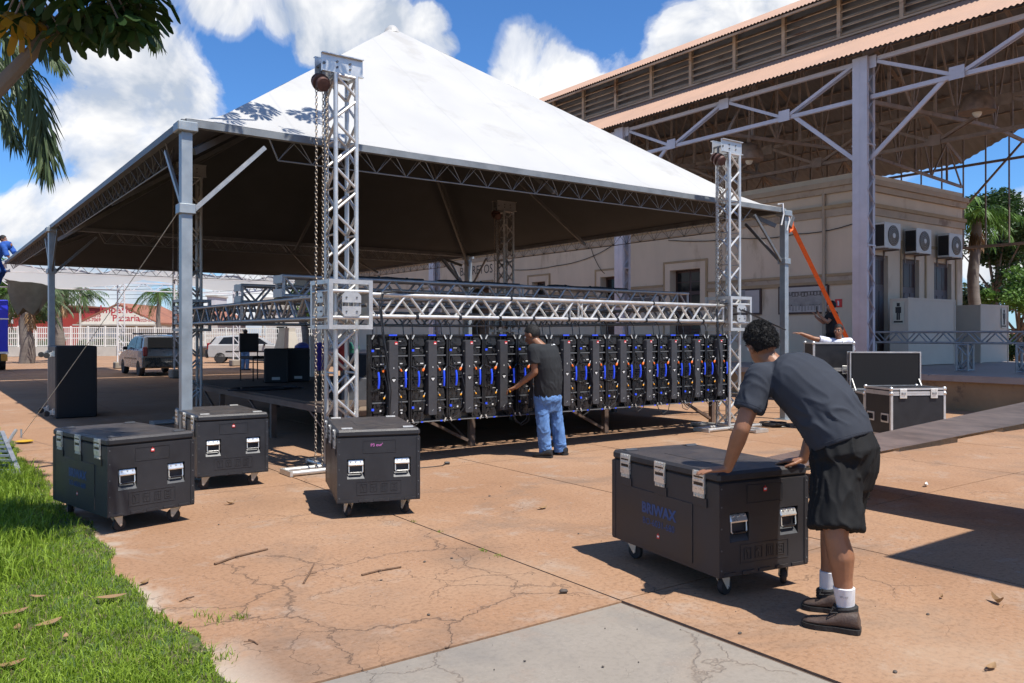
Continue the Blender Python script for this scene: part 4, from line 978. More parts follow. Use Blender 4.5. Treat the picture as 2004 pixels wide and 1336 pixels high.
# ---------------------------------------------------------------- wooden road cases with aluminium edging
ROADB = mat('black_laminate', (0.014, 0.014, 0.016), 0.5, 0, 0.25, 8, bump=0.1, bs=160)
LINE = mat('black_foam', (0.008, 0.008, 0.010), 0.9, 0, 0.3, 30, bump=0.3, bs=200)
def road_case(label, loc, rz, w, d, h, z0, open_lid=False, lid_h=0.16, castors=True, split=None, tallid=0.62):
    r = thing('road_case', label, 'road case', loc, rz, 'black road cases with metal edging'); zt = z0 + h
    body_h = h if open_lid else h - lid_h
    MB().box((0, 0, z0 + body_h / 2), (w - .012, d - .012, body_h - .004)).build('body', ROADB, r)
    if not open_lid: MB().box((0, 0, zt - lid_h / 2), (w - .012, d - .012, lid_h - .006)).build('lid', ROADB, r)
    ed = .03
    for sx in (-1, 1):
        for sy in (-1, 1): slab('corner_edging', (sx * (w / 2 - ed / 2), sy * (d / 2 - ed / 2), z0 + h / 2), (ed, ed, h), ALU, r)
    lv = [z0 + .012, zt - .012] + ([] if open_lid else [zt - lid_h - .014, zt - lid_h + .014])
    for z in lv:
        for sy in (-1, 1): slab('edging', (0, sy * (d / 2 - .004), z), (w - 2 * ed, .012, .026), ALU, r)
        for sx in (-1, 1): slab('edging', (sx * (w / 2 - .004), 0, z), (.012, d - 2 * ed, .026), ALU, r)
    for sx in (-1, 1):
        for sy in (-1, 1):
            for z in (z0 + .01, zt - .01) + (() if open_lid else (zt - lid_h,)): MB().ball((sx * (w / 2 - .012), sy * (d / 2 - .012), z), .028, 8, 6).build('ball_corner', CHROME, r, True)
    for x in (-w * .28, w * .28):                     # front latches
        zl = zt - lid_h if not open_lid else zt - .06
        lo = MB().bb((x - .05, -d / 2 - .014, zl - .065), (x + .05, -d / 2 - .004, zl + .06), .003).build('latch', CHROME, r)
        MB().box((x, -d / 2 - .02, zl), (.05, .012, .03)).build('latch_turn', ALUD, lo)
    for x in (-.2, .2):                                # end handles, a dark plate painting the shade of the hollow
        for sx in (-1, 1):
            y = x * d / .75; xx = sx * (w / 2 - .005)
            ho = MB().bb((xx - .006, y - .085, z0 + h * .28), (xx + .006, y + .085, z0 + h * .28 + .12), .003).build('handle_dish', ALU, r)
            MB().bb((xx + sx * .0065 - .003, y - .062, z0 + h * .28 + .022), (xx + sx * .0065 + .003, y + .062, z0 + h * .28 + .098)).build('hollow_shade', LINE, ho)
            MB().path([V((xx + sx * .012, y - .055, z0 + h * .28 + .085)), V((xx + sx * .016, y - .05, z0 + h * .28 + .04)), V((xx + sx * .016, y + .05, z0 + h * .28 + .04)), V((xx + sx * .012, y + .055, z0 + h * .28 + .085))], .006, 6).build('bail', BLACKG, ho, True)
    if open_lid:
        t = tallid; yb = d / 2
        MB().bb((-w / 2 + .012, yb + .02, zt + .01), (w / 2 - .012, yb + .14, zt + t)).build('open_lid', ROADB, r)
        MB().bb((-w / 2 + .035, yb + .014, zt + .03), (w / 2 - .035, yb + .0198, zt + t - .025)).build('lid_lining', LINE, r)
        for sx in (-1, 1):
            for y in (yb + .022, yb + .135): slab('lid_edging', (sx * (w / 2 - .008), y, zt + t / 2), (.018, .03, t), ALU, r)
            beam('lid_stay', (sx * (w / 2 - .03), yb - .16, zt - .005), (sx * (w / 2 - .03), yb + .015, zt + .16), .012, .025, ALUD, r)
        for y in (yb + .018, yb + .14): slab('lid_edging', (0, y, zt + t), (w, .02, .02), ALU, r)
        MB().bb((-w / 2 + .02, -d / 2 + .02, zt - .002), (w / 2 - .02, d / 2 - .02, zt + .002)).build('interior', LINE, r)
    if castors:
        for sx in (-1, 1):
            for sy in (-1, 1):
                x, y = sx * (w / 2 - .12), sy * (d / 2 - .1)
                co = MB().bb((x - .055, y - .045, z0 - .012), (x + .055, y + .045, z0 - .001)).bb((x - .035, y - .03, .06), (x + .03, y - .024, z0 - .012)).bb((x - .035, y + .024, .06), (x + .03, y + .03, z0 - .012)).build('castor_fork', RUST, r)
                MB().lathe([(.02, -.02), (.055, -.018), (.06, 0), (.055, .018), (.02, .02)], (x + .02, y, .06), 16, Matrix.Rotation(pi / 2, 3, 'X')).build('wheel', mat('worn_castor', (.10, .075, .06), .7, 0, .3, 20), co, True)
    return r
cA = G(1775, 880); cB = G(1842, 877)
# closed trunk in front, its long side towards the right
tc = P(1780, 820, 10.95)
road_case('closed black road trunk with metal edging behind the sloping wooden ramp', (tc.x + .05, tc.y + .1, 0), -0.62 + 0.12, 0.78, 0.62, 0.64, 0.13, lid_h=.07)
tc = P(1748, 800, 11.85)
rcO = road_case('black road case with its tall lid standing open, at right', (tc.x, tc.y, 0), -0.62 - 0.10, 1.02, 0.6, 0.52, 0.13, True, tallid=0.56)
tc = P(1622, 760, 12.9)
road_case('square black road case with metal edging beside the orange strap', (tc.x, tc.y, 0), -0.62 - 0.12, 0.62, 0.56, 1.235, 0.12, lid_h=0.42)
tc = P(1690, 770, 12.4)
rl = thing('road_case', 'low black road case topped with loose cables, between the taller ones', 'road case', (tc.x, tc.y, 0), -0.6, 'black road cases with metal edging')
MB().box((0, 0, .34), (.55, .5, .66), None, .01).build('body', ROADB, rl)
for z in (.66, .05): MB().box((0, 0, z), (.565, .515, .03)).build('edging', ALUD, rl)
cc = thing('cable_coil', 'coiled black cables lying on top of the low road case', 'cable coil', (tc.x, tc.y, .676), 0)
m_ = MB()
for k in range(9): m_.path([V((.17 * cos(t * .63 + k) + .02 * cos(k * 3), .17 * sin(t * .63 + k) + .02 * sin(k * 2), .012 + .011 * k + .006 * sin(t + k))) for t in range(10)], .010, 5, closed=True)
m_.build('coil', CABLE, cc, True)
gc = G(1513, 834); cc = thing('cable_coil', 'coiled black cables lying on the paving at the right tower foot', 'cable coil', (gc.x, gc.y, 0), 0)
m_ = MB()
for k in range(11): m_.path([V(((.20 + .02 * sin(k * 1.7)) * cos(t * .63 + k) + .05 * cos(k * 3), (.2 + .02 * cos(k)) * sin(t * .63 + k) + .05 * sin(k * 2), .012 + .010 * (k % 6) + .006 * sin(t * 2 + k))) for t in range(10)], .010, 5, closed=True)
m_.build('coil', CABLE, cc, True)
# ---------------------------------------------------------------- loading ramp and the lorry it leads up to
RWOOD = mat('weathered_ramp_timber', (0.74, 0.61, 0.46), 0.8, 0, 0.30, 3, bump=0.15, bs=5, stretch=(9, 0.8, 9))
RWOOD2 = mat('pale_ramp_timber', (0.50, 0.40, 0.29), 0.8, 0, 0.2, 3, bump=0.15, bs=5, stretch=(9, 0.8, 9))
rp = thing('loading_ramp', 'long weathered timber loading ramp sloping up to the right', 'ramp', (7.1, 5.85, 0))
def rz_(v): return 0.30 * (5.45 - v)
vA, vB = 5.40, 1.72
for k in range(5):
    x = -0.5 + 0.2 * k + 0.1
    beam('plank', (x, vA - 5.85, rz_(vA) + .02), (x, vB - 5.85, rz_(vB) + .02), 0.1995, 0.035, RWOOD if k % 2 else RWOOD2, rp)
for x in (-0.53, 0.53): beam('side_rail', (x, vA - 5.85, rz_(vA) + .045), (x, vB - 5.85, rz_(vB) + .05), 0.05, 0.15, RWOOD, rp)
for v in (5.0, 4.4, 3.6, 2.8): beam('batten', (-0.5, v - 5.85, rz_(v) - .03), (0.5, v - 5.85, rz_(v) - .03), 0.05, 0.05, RWOOD2, rp)
lr = thing('lorry', 'box lorry parked out of view at the right, at the head of the ramp', 'lorry', (6.75, 1.2, 0))
LBOX = mat('lorry_box_grey', (0.45, 0.45, 0.46), 0.5, 0, 0.08, 2)
for a, b in (((-1.22, -6.0, 1.15), (1.22, 0.0, 1.25)), ((-1.22, -6.0, 3.35), (1.22, 0.0, 3.43)), ((-1.22, -6.0, 1.251), (-1.16, 0.0, 3.349)), ((1.16, -6.0, 1.251), (1.22, 0.0, 3.349)), ((-1.159, -6.0, 1.251), (1.159, -5.94, 3.349))): MB().bb(a, b).build('box_panel', LBOX, lr)
MB().bb((-1.05, -7.7, 0.7), (1.05, -6.05, 2.9), .15).build('cab', mat('lorry_cab', (.35, .36, .4), .35), lr)
for y in (-1.3, -7.0):
    for sx in (-1, 1): MB().lathe([(.2, -.14), (.46, -.13), (.5, 0), (.46, .13), (.2, .14)], (sx * .95, y, .5), 22, Matrix.Rotation(pi / 2, 3, 'Y')).build('wheel', RUBBER, lr, True)
MB().bb((-.5, -7.2, .55), (.5, .35, .75)).bb((-.45, -.1, .76), (.45, .50, 1.05)).build('chassis', BLACKF, lr)
from mathutils.bvhtree import BVHTree
# ================================================================ people
def skinmat(name, c): return mat(name, c, 0.46, 0, 0.16, 9, spec=0.45, bump=0.12, bs=180, dirt=(tuple(x * .8 for x in c), 26, .60))
SKIN = skinmat('brown_skin', (0.27, 0.125, 0.068)); SKIN2 = skinmat('tan_skin', (0.24, 0.11, 0.06)); SKIN3 = skinmat('light_brown_skin', (0.36, 0.2, 0.13))
HAIR = mat('black_hair', (0.008, 0.007, 0.007), 0.55, 0, 0.4, 60, bump=0.8, bs=170, spec=0.35)
SHIRTG = mat('charcoal_cotton', (0.038, 0.043, 0.055), 0.9, 0, 0.14, 3, bump=0.12, bs=500, spec=0.15)
SHIRTB = mat('black_cotton', (0.028, 0.030, 0.033), 0.9, 0, 0.2, 5, bump=0.12, bs=420, spec=0.15)
SHORTB = mat('black_shorts_cloth', (0.008, 0.008, 0.0085), 0.8, 0, 0.25, 6, bump=0.15, bs=300, spec=0.25)
DENIM = mat('blue_denim', (0.085, 0.185, 0.42), 0.85, 0, 0.25, 7, bump=0.2, bs=300, spec=0.15, col2=(0.16, 0.30, 0.58))
SOCK = mat('white_ribbed_sock', (0.72, 0.72, 0.74), 0.9, 0, 0.06, 9, bump=0.5, bs=160, stretch=(6, 6, 0.6))
BOOT = mat('brown_boot_leather', (0.072, 0.047, 0.036), 0.6, 0, 0.3, 10, bump=0.35, bs=90)
SOLE = mat('black_boot_sole', (0.016, 0.015, 0.015), 0.75, 0, 0.3, 20, bump=0.4, bs=60)
SHOEB = mat('black_shoe', (0.014, 0.013, 0.013), 0.5, 0, 0.3, 15)
WHITES = mat('white_shirt_cloth', (0.62, 0.64, 0.74), 0.9, 0, 0.06, 6, spec=0.15)
BLUES = mat('blue_overall_cloth', (0.03, 0.09, 0.33), 0.85, 0, 0.15, 6, spec=0.15)
def eringp(c, x, y, a, b, n=18, pw=2.0):
    out = []
    for k in range(n):
        t = 2 * pi * k / n; ct, st_ = cos(t), sin(t)
        out.append(V(c) + x * (a * math.copysign(abs(ct) ** (2 / pw), ct)) + y * (b * math.copysign(abs(st_) ** (2 / pw), st_)))
    return out
def cap(mb, p, q, r1, r2, n=14):
    mb.tube(p, q, r1, n, r2); mb.ball(p, r1, n, 8); mb.ball(q, r2, n, 8)
def chainl(mb, pts, rr, n=14):
    for i in range(len(pts) - 1): cap(mb, pts[i], pts[i + 1], rr[i], rr[i + 1], n)
def soft(o, vox, smooth=6, folds=None):
    m = o.modifiers.new('remesh', 'REMESH'); m.mode = 'VOXEL'; m.voxel_size = vox; m.use_smooth_shade = True
    s_ = o.modifiers.new('smooth', 'SMOOTH'); s_.iterations = smooth; s_.factor = 0.5
    dg = bpy.context.evaluated_depsgraph_get(); dg.update(); old = o.data
    me = bpy.data.meshes.new_from_object(o.evaluated_get(dg)); o.modifiers.clear()
    if not me.materials: me.materials.append(old.materials[0])
    if folds:
        ns = [v.normal.copy() for v in me.vertices]
        for v, n in zip(me.vertices, ns): v.co = v.co + n * folds(v.co, n)
    me.shade_smooth(); o.data = me; return o
def folder(ax, amp, lo=3.0, hi=16.0, seed=0, weight=None):
    # creases that run along ax: long in that direction, narrow across it
    ax = V(ax).normalized(); b = ax.orthogonal().normalized(); c = ax.cross(b)
    def f(p, n):
        w = mnoise.noise(p * 5 + V((seed, 0, 3))) * .35
        q = V((p.dot(ax) * lo + seed, p.dot(b) * hi + w * 3, p.dot(c) * hi + w * 3))
        r = mnoise.noise(q); r = 1 - abs(r) * 2.2; k = max(0, r) ** 2 - .35
        return amp * (k + .35 * mnoise.noise(q * 2.1)) * (weight(p) if weight else 1)
    return f
def hand(mb, w, d, up, side, curl=0.5, sc=1.0, spread=0.12):
    # w wrist, d along the hand, up back-of-hand normal, side = +1/-1 thumb side along d x up
    d = V(d).normalized(); up = (V(up) - d * V(up).dot(d)).normalized(); x = d.cross(up) * side; w = V(w)
    rings = []
    for t, a, b in ((0, .027, .020), (.02, .031, .019), (.05, .040, .016), (.08, .043, .014), (.098, .040, .011)):
        rings.append(eringp(w + d * t * sc, x, up, a * sc, b * sc, 14))
    mb.loft(rings)
    for k, (off, ln, r) in enumerate(((.030, .072, .0092), (.010, .080, .0095), (-.011, .075, .0090), (-.031, .058, .0080))):
        p = w + d * (.088 * sc) + x * off * sc; ang = curl * (1 + .12 * k); dirf = (d + x * (off * spread * 30 * .1)).normalized(); q = [p - d * .02 * sc]; a = 0
        pts = [p - d * .015 * sc, p]
        for seg, fr in enumerate((.42, .32, .26)):
            a += ang * (0.55 if seg == 0 else 0.75); pts.append(pts[-1] + (dirf * cos(a) - up * sin(a)) * ln * fr * sc)
        chainl(mb, pts, [r * sc, r * sc, r * .97 * sc, r * .9 * sc, r * .78 * sc], 9)
    t0 = w + d * .022 * sc + x * .026 * sc - up * .004
    t1 = t0 + (d * .55 + x * .80 - up * .15).normalized() * .042 * sc; t2 = t1 + (d * .85 + x * .35 - up * .2).normalized() * .032 * sc; t3 = t2 + (d * .95 + x * .1 - up * .25).normalized() * .026 * sc
    chainl(mb, [t0, t1, t2, t3], [.015 * sc, .0115 * sc, .0105 * sc, .0085 * sc], 9)
def headparts(mb, root, H, f, u, sc, hairm, res=28, curly=0.004, eyes=True, base=None):
    f = V(f).normalized(); u = (V(u) - f * V(u).dot(f)).normalized(); x = u.cross(f) * -1; M = Matrix((x, f, u)).transposed(); H = V(H)
    def L(a, b, c): return H + M @ (V((a, b, c)) * sc)
    mb.ball(L(0, -.008, .028), (.075 * sc, .096 * sc, .098 * sc), 20, 14, M)
    mb.ball(L(0, .022, -.035), (.060 * sc, .072 * sc, .075 * sc), 18, 12, M)
    mb.ball(L(0, .060, -.088), (.028 * sc, .026 * sc, .022 * sc), 12, 8, M)
    mb.tube(L(0, .088, .012), L(0, .112, -.030), .010 * sc, 8, .015 * sc); mb.ball(L(0, .108, -.032), (.017 * sc, .014 * sc, .012 * sc), 10, 6, M)
    mb.ball(L(0, .080, .028), (.05 * sc, .016 * sc, .012 * sc), 12, 6, M)
    mb.ball(L(0, .088, -.060), (.026 * sc, .012 * sc, .012 * sc), 12, 6, M)
    for s_ in (-1, 1): mb.ball(L(s_ * .076, -.008, -.005), (.011 * sc, .022 * sc, .034 * sc), 10, 8, M)
    # hair: a shell over crown, sides and nape
    hm = MB(); n, m = res * 2, res; vs = {}; 
    for i in range(m + 1):
        for k in range(n):
            t = pi * (i + .01) / (m + .02); p = V((sin(t) * cos(2 * pi * k / n), sin(t) * sin(2 * pi * k / n), cos(t)))
            q = V((p.x * .083, p.y * .104 - .010, p.z * .107 + .030)); nz = mnoise.noise(q * (70 if curly > .003 else 30) + V((3, 1, 7))) + .6 * mnoise.noise(q * 140)
            q += p * (curly * nz)
            vs[i, k] = len(hm.v); hm.v.append(L(*q))
    def keep(i, k):
        t = pi * i / m; y = sin(t) * sin(2 * pi * k / n); z = cos(t)
        line = -0.62 + 1.18 * max(0, (y + .25)) ** 0.9 if y > -.25 else -0.62
        if -.05 < y < .45: line = max(line, -.12)
        return z > line
    for i in range(m):
        for k in range(n):
            if keep(i, k): hm.f.append((vs[i, k], vs[i + 1, k], vs[i + 1, (k + 1) % n], vs[i, (k + 1) % n]))
    hb = [p - base for p in map(V, hm.v)] if base is not None else hm.v; hm.v = [tuple(p) for p in hb]
    ho_ = hm.build('hair', hairm, root, True)
    if res > 40:                                # loose curls standing off the scalp
        cm_ = MB(); rr = random.Random(5); fs_ = hm.f
        for _ in range(2600):
            fc = fs_[rr.randrange(len(fs_))]; p = V(hm.v[fc[0]]).lerp(V(hm.v[fc[2]]), rr.random()); nr = (p - (H - (base if base is not None else V((0, 0, 0))))).normalized()
            a = (nr.orthogonal().normalized() * rr.uniform(-1, 1) + nr.cross(nr.orthogonal()).normalized() * rr.uniform(-1, 1)).normalized(); q = rr.uniform(.005, .010)
            cm_.path([p - nr * .002, p + nr * q * .7 + a * q * .3, p + nr * q + a * q, p + nr * q * .5 + a * q * 1.4], [.0012, .0012, .001, .0006], 3)
        stuff(cm_.build('hair_curls', hairm, ho_))
    if eyes:
        B = base if base is not None else V((0, 0, 0))
        for s_ in (-1, 1):
            eo = MB().ball(L(s_ * .031, .083, .010) - B, .0115 * sc, 10, 8).build('eye', WHITEP, root, True)
            MB().ball(L(s_ * .031, .0925, .010) - B, .0055 * sc, 8, 6).build('pupil', BLACKG, eo, True)
            MB().ball(L(s_ * .031, .090, .034) - B, (.02 * sc, .008 * sc, .004 * sc), 8, 5, M).build('eyebrow', hairm, root, True)
        MB().ball(L(0, .099, -.061) - B, (.022 * sc, .005 * sc, .006 * sc), 10, 6, M).build('mouth', mat('lips', (.25, .09, .07), .5), root, True)
def shoe(root, base, heel, toe, m, sole, h=0.10, w=0.052, collar=None, laces=True, ank=None):
    heel, toe = V(heel) - base, V(toe) - base; d = (toe - heel); L = d.length; d.normalize(); up = V((0, 0, 1)); x = d.cross(up)
    rings = []
    for t, a, hh in ((0.0, .55, .60), (.04, .78, .98), (.16, .84, 1.0), (.30, .82, .98), (.42, .84, .80), (.56, .94, .62), (.72, 1.0, .52), (.88, .86, .46), (.97, .55, .36), (1.0, .25, .24)):
        c = heel + d * L * t; hz = h * hh
        rg = []
        for k in range(14):
            an = 2 * pi * k / 14; cx, sz = cos(an), sin(an)
            rg.append(c + x * (w * a * math.copysign(abs(cx) ** .75, cx)) + up * (.022 + (hz - .022) * (0.5 + 0.5 * math.copysign(abs(sz) ** .8, sz))))
        rings.append(rg)
    so = MB().loft(rings).build('shoe', m, root, True)
    rs_ = []
    for t, a in ((-.01, .55), (.03, .85), (.15, .93), (.3, .88), (.45, .84), (.6, 1.0), (.75, 1.08), (.9, .93), (.98, .62), (1.01, .3)):
        c = heel + d * L * t; e = .006 if t > .93 else 0
        rs_.append([c + x * w * a + up * (.003 + e), c + x * w * a * 1.04 + up * .026, c - x * w * a * 1.04 + up * .026, c - x * w * a + up * (.003 + e)])
    MB().loft(rs_).build('sole', sole, so, False)
    if collar:
        c = V((ank.x, ank.y, h * .95)) if ank is not None else heel + d * L * .17 + up * (h * .98); cm = MB()
        for k in range(3): cm.path([c + x * (.044 * cos(t)) + d * (.048 * sin(t)) + up * (.014 * k - .020 - .008 * sin(t)) for t in [2 * pi * i / 18 for i in range(18)]], .0125, 8, closed=True)
        cm.build('ankle_collar', collar, so, True)
    if laces:
        lm_ = MB()
        for k in range(4):
            c = heel + d * L * (.40 + .07 * k) + up * (h * (.86 - .115 * k)); lm_.path([c - x * .03 - up * .012, c + up * .004, c + x * .03 - up * .012], .004, 5)
        c = heel + d * L * .38 + up * (h * .93)
        for s_ in (-1, 1): lm_.path([c, c + x * s_ * .03 + up * .025 + d * .02, c + x * s_ * .045 + d * .03, c + x * s_ * .02 - up * .005], .004, 5)
        lm_.build('laces', SOLE, so, True)
    return so

def person(label, J, f, o):
    base = V((J['base'][0], J['base'][1], J['base'][2] if len(J['base']) > 2 else 0)); r = thing('person', label, 'person', base)
    j = {k: V(v) - base for k, v in J.items() if k not in ('base', 'toe_l', 'toe_r', 'heel_l', 'heel_r')}
    f = V(f).normalized(); left = V((0, 0, 1)).cross(f).normalized(); sc = o.get('sc', 1.0)
    sp = (j['neck'] - j['pelvis']).normalized()
    bw, bd = o.get('bw', .185) * sc, o.get('bd', .125) * sc
    def fr(t):                                  # frame across the bent spine: lateral and front axes
        return left, t.cross(left).normalized() * -1
    def spine(t):
        a, b, c = j['pelvis'], j['mid'], j['neck']; return a * (1 - t) * (1 - t) + b * 2 * t * (1 - t) + c * t * t
    def tang(t): return (spine(min(1, t + .02)) - spine(max(0, t - .02))).normalized()
    # ---- body
    b = MB(); rings = []
    for t, a, d in ((0, .9, .85), (.25, .82, .8), (.5, .88, .85), (.75, .98, .85), (.92, .8, .65), (1.0, .35, .42)):
        lx, fy = fr(tang(t)); rings.append(eringp(spine(t), lx, fy, bw * a * .9, bd * d * .9, 16))
    b.loft(rings)
    hu = o.get('head_up', V((0, 0, 1))); hf = o.get('head_f', f)
    cap(b, j['neck'] - sp * .03, j['head'] - V(hu).normalized() * .06 * sc, .060 * sc, .055 * sc)
    headparts(b, r, j['head'], hf, hu, sc, o.get('hair', HAIR), o.get('hres', 20), o.get('curly', .003), o.get('eyes', True))
    ar = o.get('arm', (.052, .040, .043, .027)); lg = o.get('leg', (.085, .058, .062, .040))
    for s_ in ('l', 'r'):
        sg = 1 if s_ == 'l' else -1
        sh, el, wr = j['sh_' + s_], j['el_' + s_], j['wr_' + s_]
        fm = el.lerp(wr, .28)
        chainl(b, [sh, sh.lerp(el, .45), el, fm, el.lerp(wr, .7), wr], [ar[0], ar[0] * .96, ar[1], ar[2], ar[2] * .78, ar[3]])
        hd = o['hand_' + s_]; hand(b, wr, hd[0], hd[1], hd[2], hd[3], sc * o.get('hsc', 1.0))
        hp, kn, an = j['hip_' + s_], j['kn_' + s_], j['an_' + s_]
        back = -f
        chainl(b, [hp, hp.lerp(kn, .5), kn, kn.lerp(an, .28) + back * .012, kn.lerp(an, .6) + back * .004, an], [lg[0], lg[0] * .85, lg[1], lg[2], lg[2] * .74, lg[3]])
        cap(b, an, an + V((0, 0, -.04)), lg[3], lg[3])
    soft(b.build('body', o['skin'], r, True), o.get('vox', .007), 4)
    # ---- shirt
    s = MB(); rings = []; e = o.get('ease', .018); hem = o.get('hem', .02)
    for t, a, d in o.get('shirt_prof', ((-hem, .97, .98), (.12, 1.0, 1.04), (.3, 1.0, 1.08), (.5, 1.05, 1.1), (.7, 1.1, 1.06), (.85, 1.02, .92), (.95, .72, .68), (1.0, .42, .48))):
        q = spine(max(0, t)) if t >= 0 else spine(0) - tang(0) * (-t * (j['neck'] - j['pelvis']).length)
        lx, fy = fr(tang(max(0, t))); rings.append(eringp(q, lx, fy, bw * a + e, bd * d + e, 22, 2.3))
    s.loft(rings)
    for s_ in ('l', 'r'):
        sh, el = j['sh_' + s_], j['el_' + s_]; sl = o.get('sleeve', .62)
        s.ball(sh, ar[0] + .026, 14, 9); s.tube(sh, sh.lerp(el, sl), ar[0] + .028, 16, ar[0] + o.get('cuff', .026))
        s.tube(spine(.9), sh, .07, 12, ar[0] + .024)
    ln = (j['neck'] - j['pelvis']).length
    wgt = lambda p: min(1, max(0, ((p - j['pelvis']).dot(sp) / ln - .01) * 8)) * (.25 + .8 * max(0, 1 - abs((p - j['pelvis']).dot(sp) / ln - .22) * 3.0) + .7 * max(0, 1 - min((p - (j['sh_l'] + j['el_l']) / 2).length, (p - (j['sh_r'] + j['el_r']) / 2).length) / .18))
    soft(s.build('shirt', o['shirt'], r, True), o.get('vox_c', .010), o.get('smooth', 7), folder(sp + left * .35 + f * .2, o.get('fold', .012), 3.5, 15, 2.3, wgt) if o.get('fold', 1) else None)
    if o.get('hres', 20) > 40:
        sh_o = [c for c in r.children if c.name.startswith('shirt')][-1]; bv = BVHTree.FromPolygons([v.co for v in sh_o.data.vertices], [q.vertices for q in sh_o.data.polygons])
        def ringline(c, ax_, name, rad=.32):
            x_ = ax_.orthogonal().normalized(); y_ = ax_.cross(x_); pts = []
            for k in range(48):
                dv = x_ * cos(2 * pi * k / 48) + y_ * sin(2 * pi * k / 48); h = bv.ray_cast(c + dv * rad, -dv)
                if h[0] is not None: pts.append(h[0])
            if len(pts) > 30: MB().path(pts, .0016, 4, closed=True).build(name, o['shirt'], sh_o, True)
        ringline(spine(.035) , tang(.03), 'hem_stitching')
        for s_ in ('l', 'r'):
            a_, b_ = j['sh_' + s_], j['el_' + s_]; ringline(a_.lerp(b_, o.get('sleeve', .62) - .07), (b_ - a_).normalized(), 'cuff_stitching', .075 + .06)
    # ---- trousers or shorts
    p = MB(); ls = o.get('trouser_len', 1.0); tr = o.get('trouser_r', (.10, .085, .075))
    lx, fy = fr(tang(0)); ax = tang(0)
    p.loft([eringp(j['pelvis'] + ax * .05, lx, fy, bw * .96 + .006, bd * .96 + .008, 20, 2.3), eringp(j['pelvis'] - V((0, 0, .04)), lx, (fy * .6 + f * .4).normalized(), bw * 1.04 + .008, bd * 1.14 + .01, 20, 2.3), eringp((j['hip_l'] + j['hip_r']) / 2 - V((0, 0, .03)), left, f, bw * 1.04, bd * 1.16, 20, 2.3), eringp((j['hip_l'] + j['hip_r']) / 2 - V((0, 0, .13)), left, f, bw * .85, bd * .9, 20, 2.2)])
    for s_ in ('l', 'r'):
        hp, kn, an = j['hip_' + s_], j['kn_' + s_], j['an_' + s_]
        if ls < 0.6: pts = [hp, hp.lerp(kn, .5), hp.lerp(kn, ls * 2)]; rr = [tr[0], tr[1], tr[2]]
        else: pts = [hp, hp.lerp(kn, .5), kn, kn.lerp(an, .5), an + V((0, 0, -.03))]; rr = [tr[0], (tr[0] + tr[1]) / 2, tr[1], (tr[1] + tr[2]) / 2, tr[2]]
        for i in range(len(pts) - 1):
            p.tube(pts[i], pts[i + 1], rr[i], 18, rr[i + 1])
            if i < len(pts) - 2: p.ball(pts[i + 1], rr[i + 1] * .995, 16, 10)
    cr = folder((.25, .15, 1), o.get('fold', .012) * 1.1, 3.0, 17, 5.1); ch_ = folder((1, .3, .25), o.get('fold', .012), 4, 22, 1.7, lambda p: max(0, 1 - abs(p.z - .10) / .16) + .8 * max(0, 1 - abs(p.z - .5) / .1)) if ls > .6 else None
    soft(p.build(o.get('trouser_name', 'trousers'), o['trousers'], r, True), o.get('vox_c', .010), 3, (lambda q, n: cr(q, n) + (ch_(q, n) if ch_ else 0)) if o.get('fold', 1) else None)
    for s_ in ('l', 'r'):
        if 'heel_' + s_ not in J: continue
        so = shoe(r, base, J['heel_' + s_], J['toe_' + s_], o['shoe'], SOLE, o.get('shoe_h', .10), .052, o.get('collar'), o.get('laces', False), j['an_' + s_])
        if o.get('sock'):
            an = j['an_' + s_]; k = (j['kn_' + s_] - an).normalized()
            sm = MB(); sm.loft([eringp(an + k * t - f * max(0, t) * .05, left, f, a, a, 18) for t, a in ((-.045, lg[3] + .006), (-.02, lg[3] + .005), (0, lg[3] + .003), (.02, lg[3] + .006), (.05, lg[3] + .009), (.085, lg[3] + .0125), (.097, lg[3] + .0135), (.100, lg[3] + .009))])
            sk = sm.build('sock', o['sock'], r, True)
            if s_ == 'l':
                vd = (V((0, 0, 1.47)) - J['an_l']); vd.z = 0; vd.normalize(); xr = V((0, 0, 1)).cross(vd)
                text('sock_lettering', 'SPORT', .013, mat('grey_print', (.25, .25, .27), .8), r, an + k * .055 + vd * (lg[3] + .0105), xr, (0, 0, 1))
    return r

# ---- the man in shorts pushing the front case (camera depth from his feet on the paving)
fdir = (RT * -.72 + FW * .69).normalized(); lft = V((0, 0, 1)).cross(fdir)
neck = P(1524, 722, 4.50); pel = P(1652, 872, 4.22); mid = P(1603, 752, 4.33)
shl = neck + lft * .185 + V((0, 0, -.035)) + fdir * .015; shr = neck - lft * .185 + V((0, 0, -.05)) + fdir * .02
wl = P(1424, 916, 4.44); wr = P(1572, 899, 4.76)
hd_l = (-RT * 1.0 + FW * .10 + V((0, 0, -.12))); hd_r = (-RT * .9 + FW * .35 + V((0, 0, -.12)))
ell = P(1452, 838, 4.33); elr = P(1596, 835, 4.74)
hl = P(1636, 910, 4.17); hr = P(1668, 905, 4.36)
J1 = dict(base=tuple(G(1640, 1210).to_2d()) + (0,), pelvis=pel, mid=mid, neck=neck, head=P(1491, 676, 4.56), sh_l=shl, sh_r=shr, el_l=ell, el_r=elr, wr_l=wl, wr_r=wr,
          hip_l=hl, hip_r=hr, kn_l=P(1636, 1050, 4.07), kn_r=P(1628, 1035, 4.36), an_l=P(1655, 1186, 4.08), an_r=P(1620, 1152, 4.37),
          heel_l=P(1684, 1239, 4.05) * V((1, 1, 0)) if False else V((*G(1684, 1240).to_2d(), 0)), toe_l=V((*G(1570, 1222).to_2d(), 0)), heel_r=V((*G(1648, 1200).to_2d(), 0)), toe_r=V((*G(1570, 1188).to_2d(), 0)))
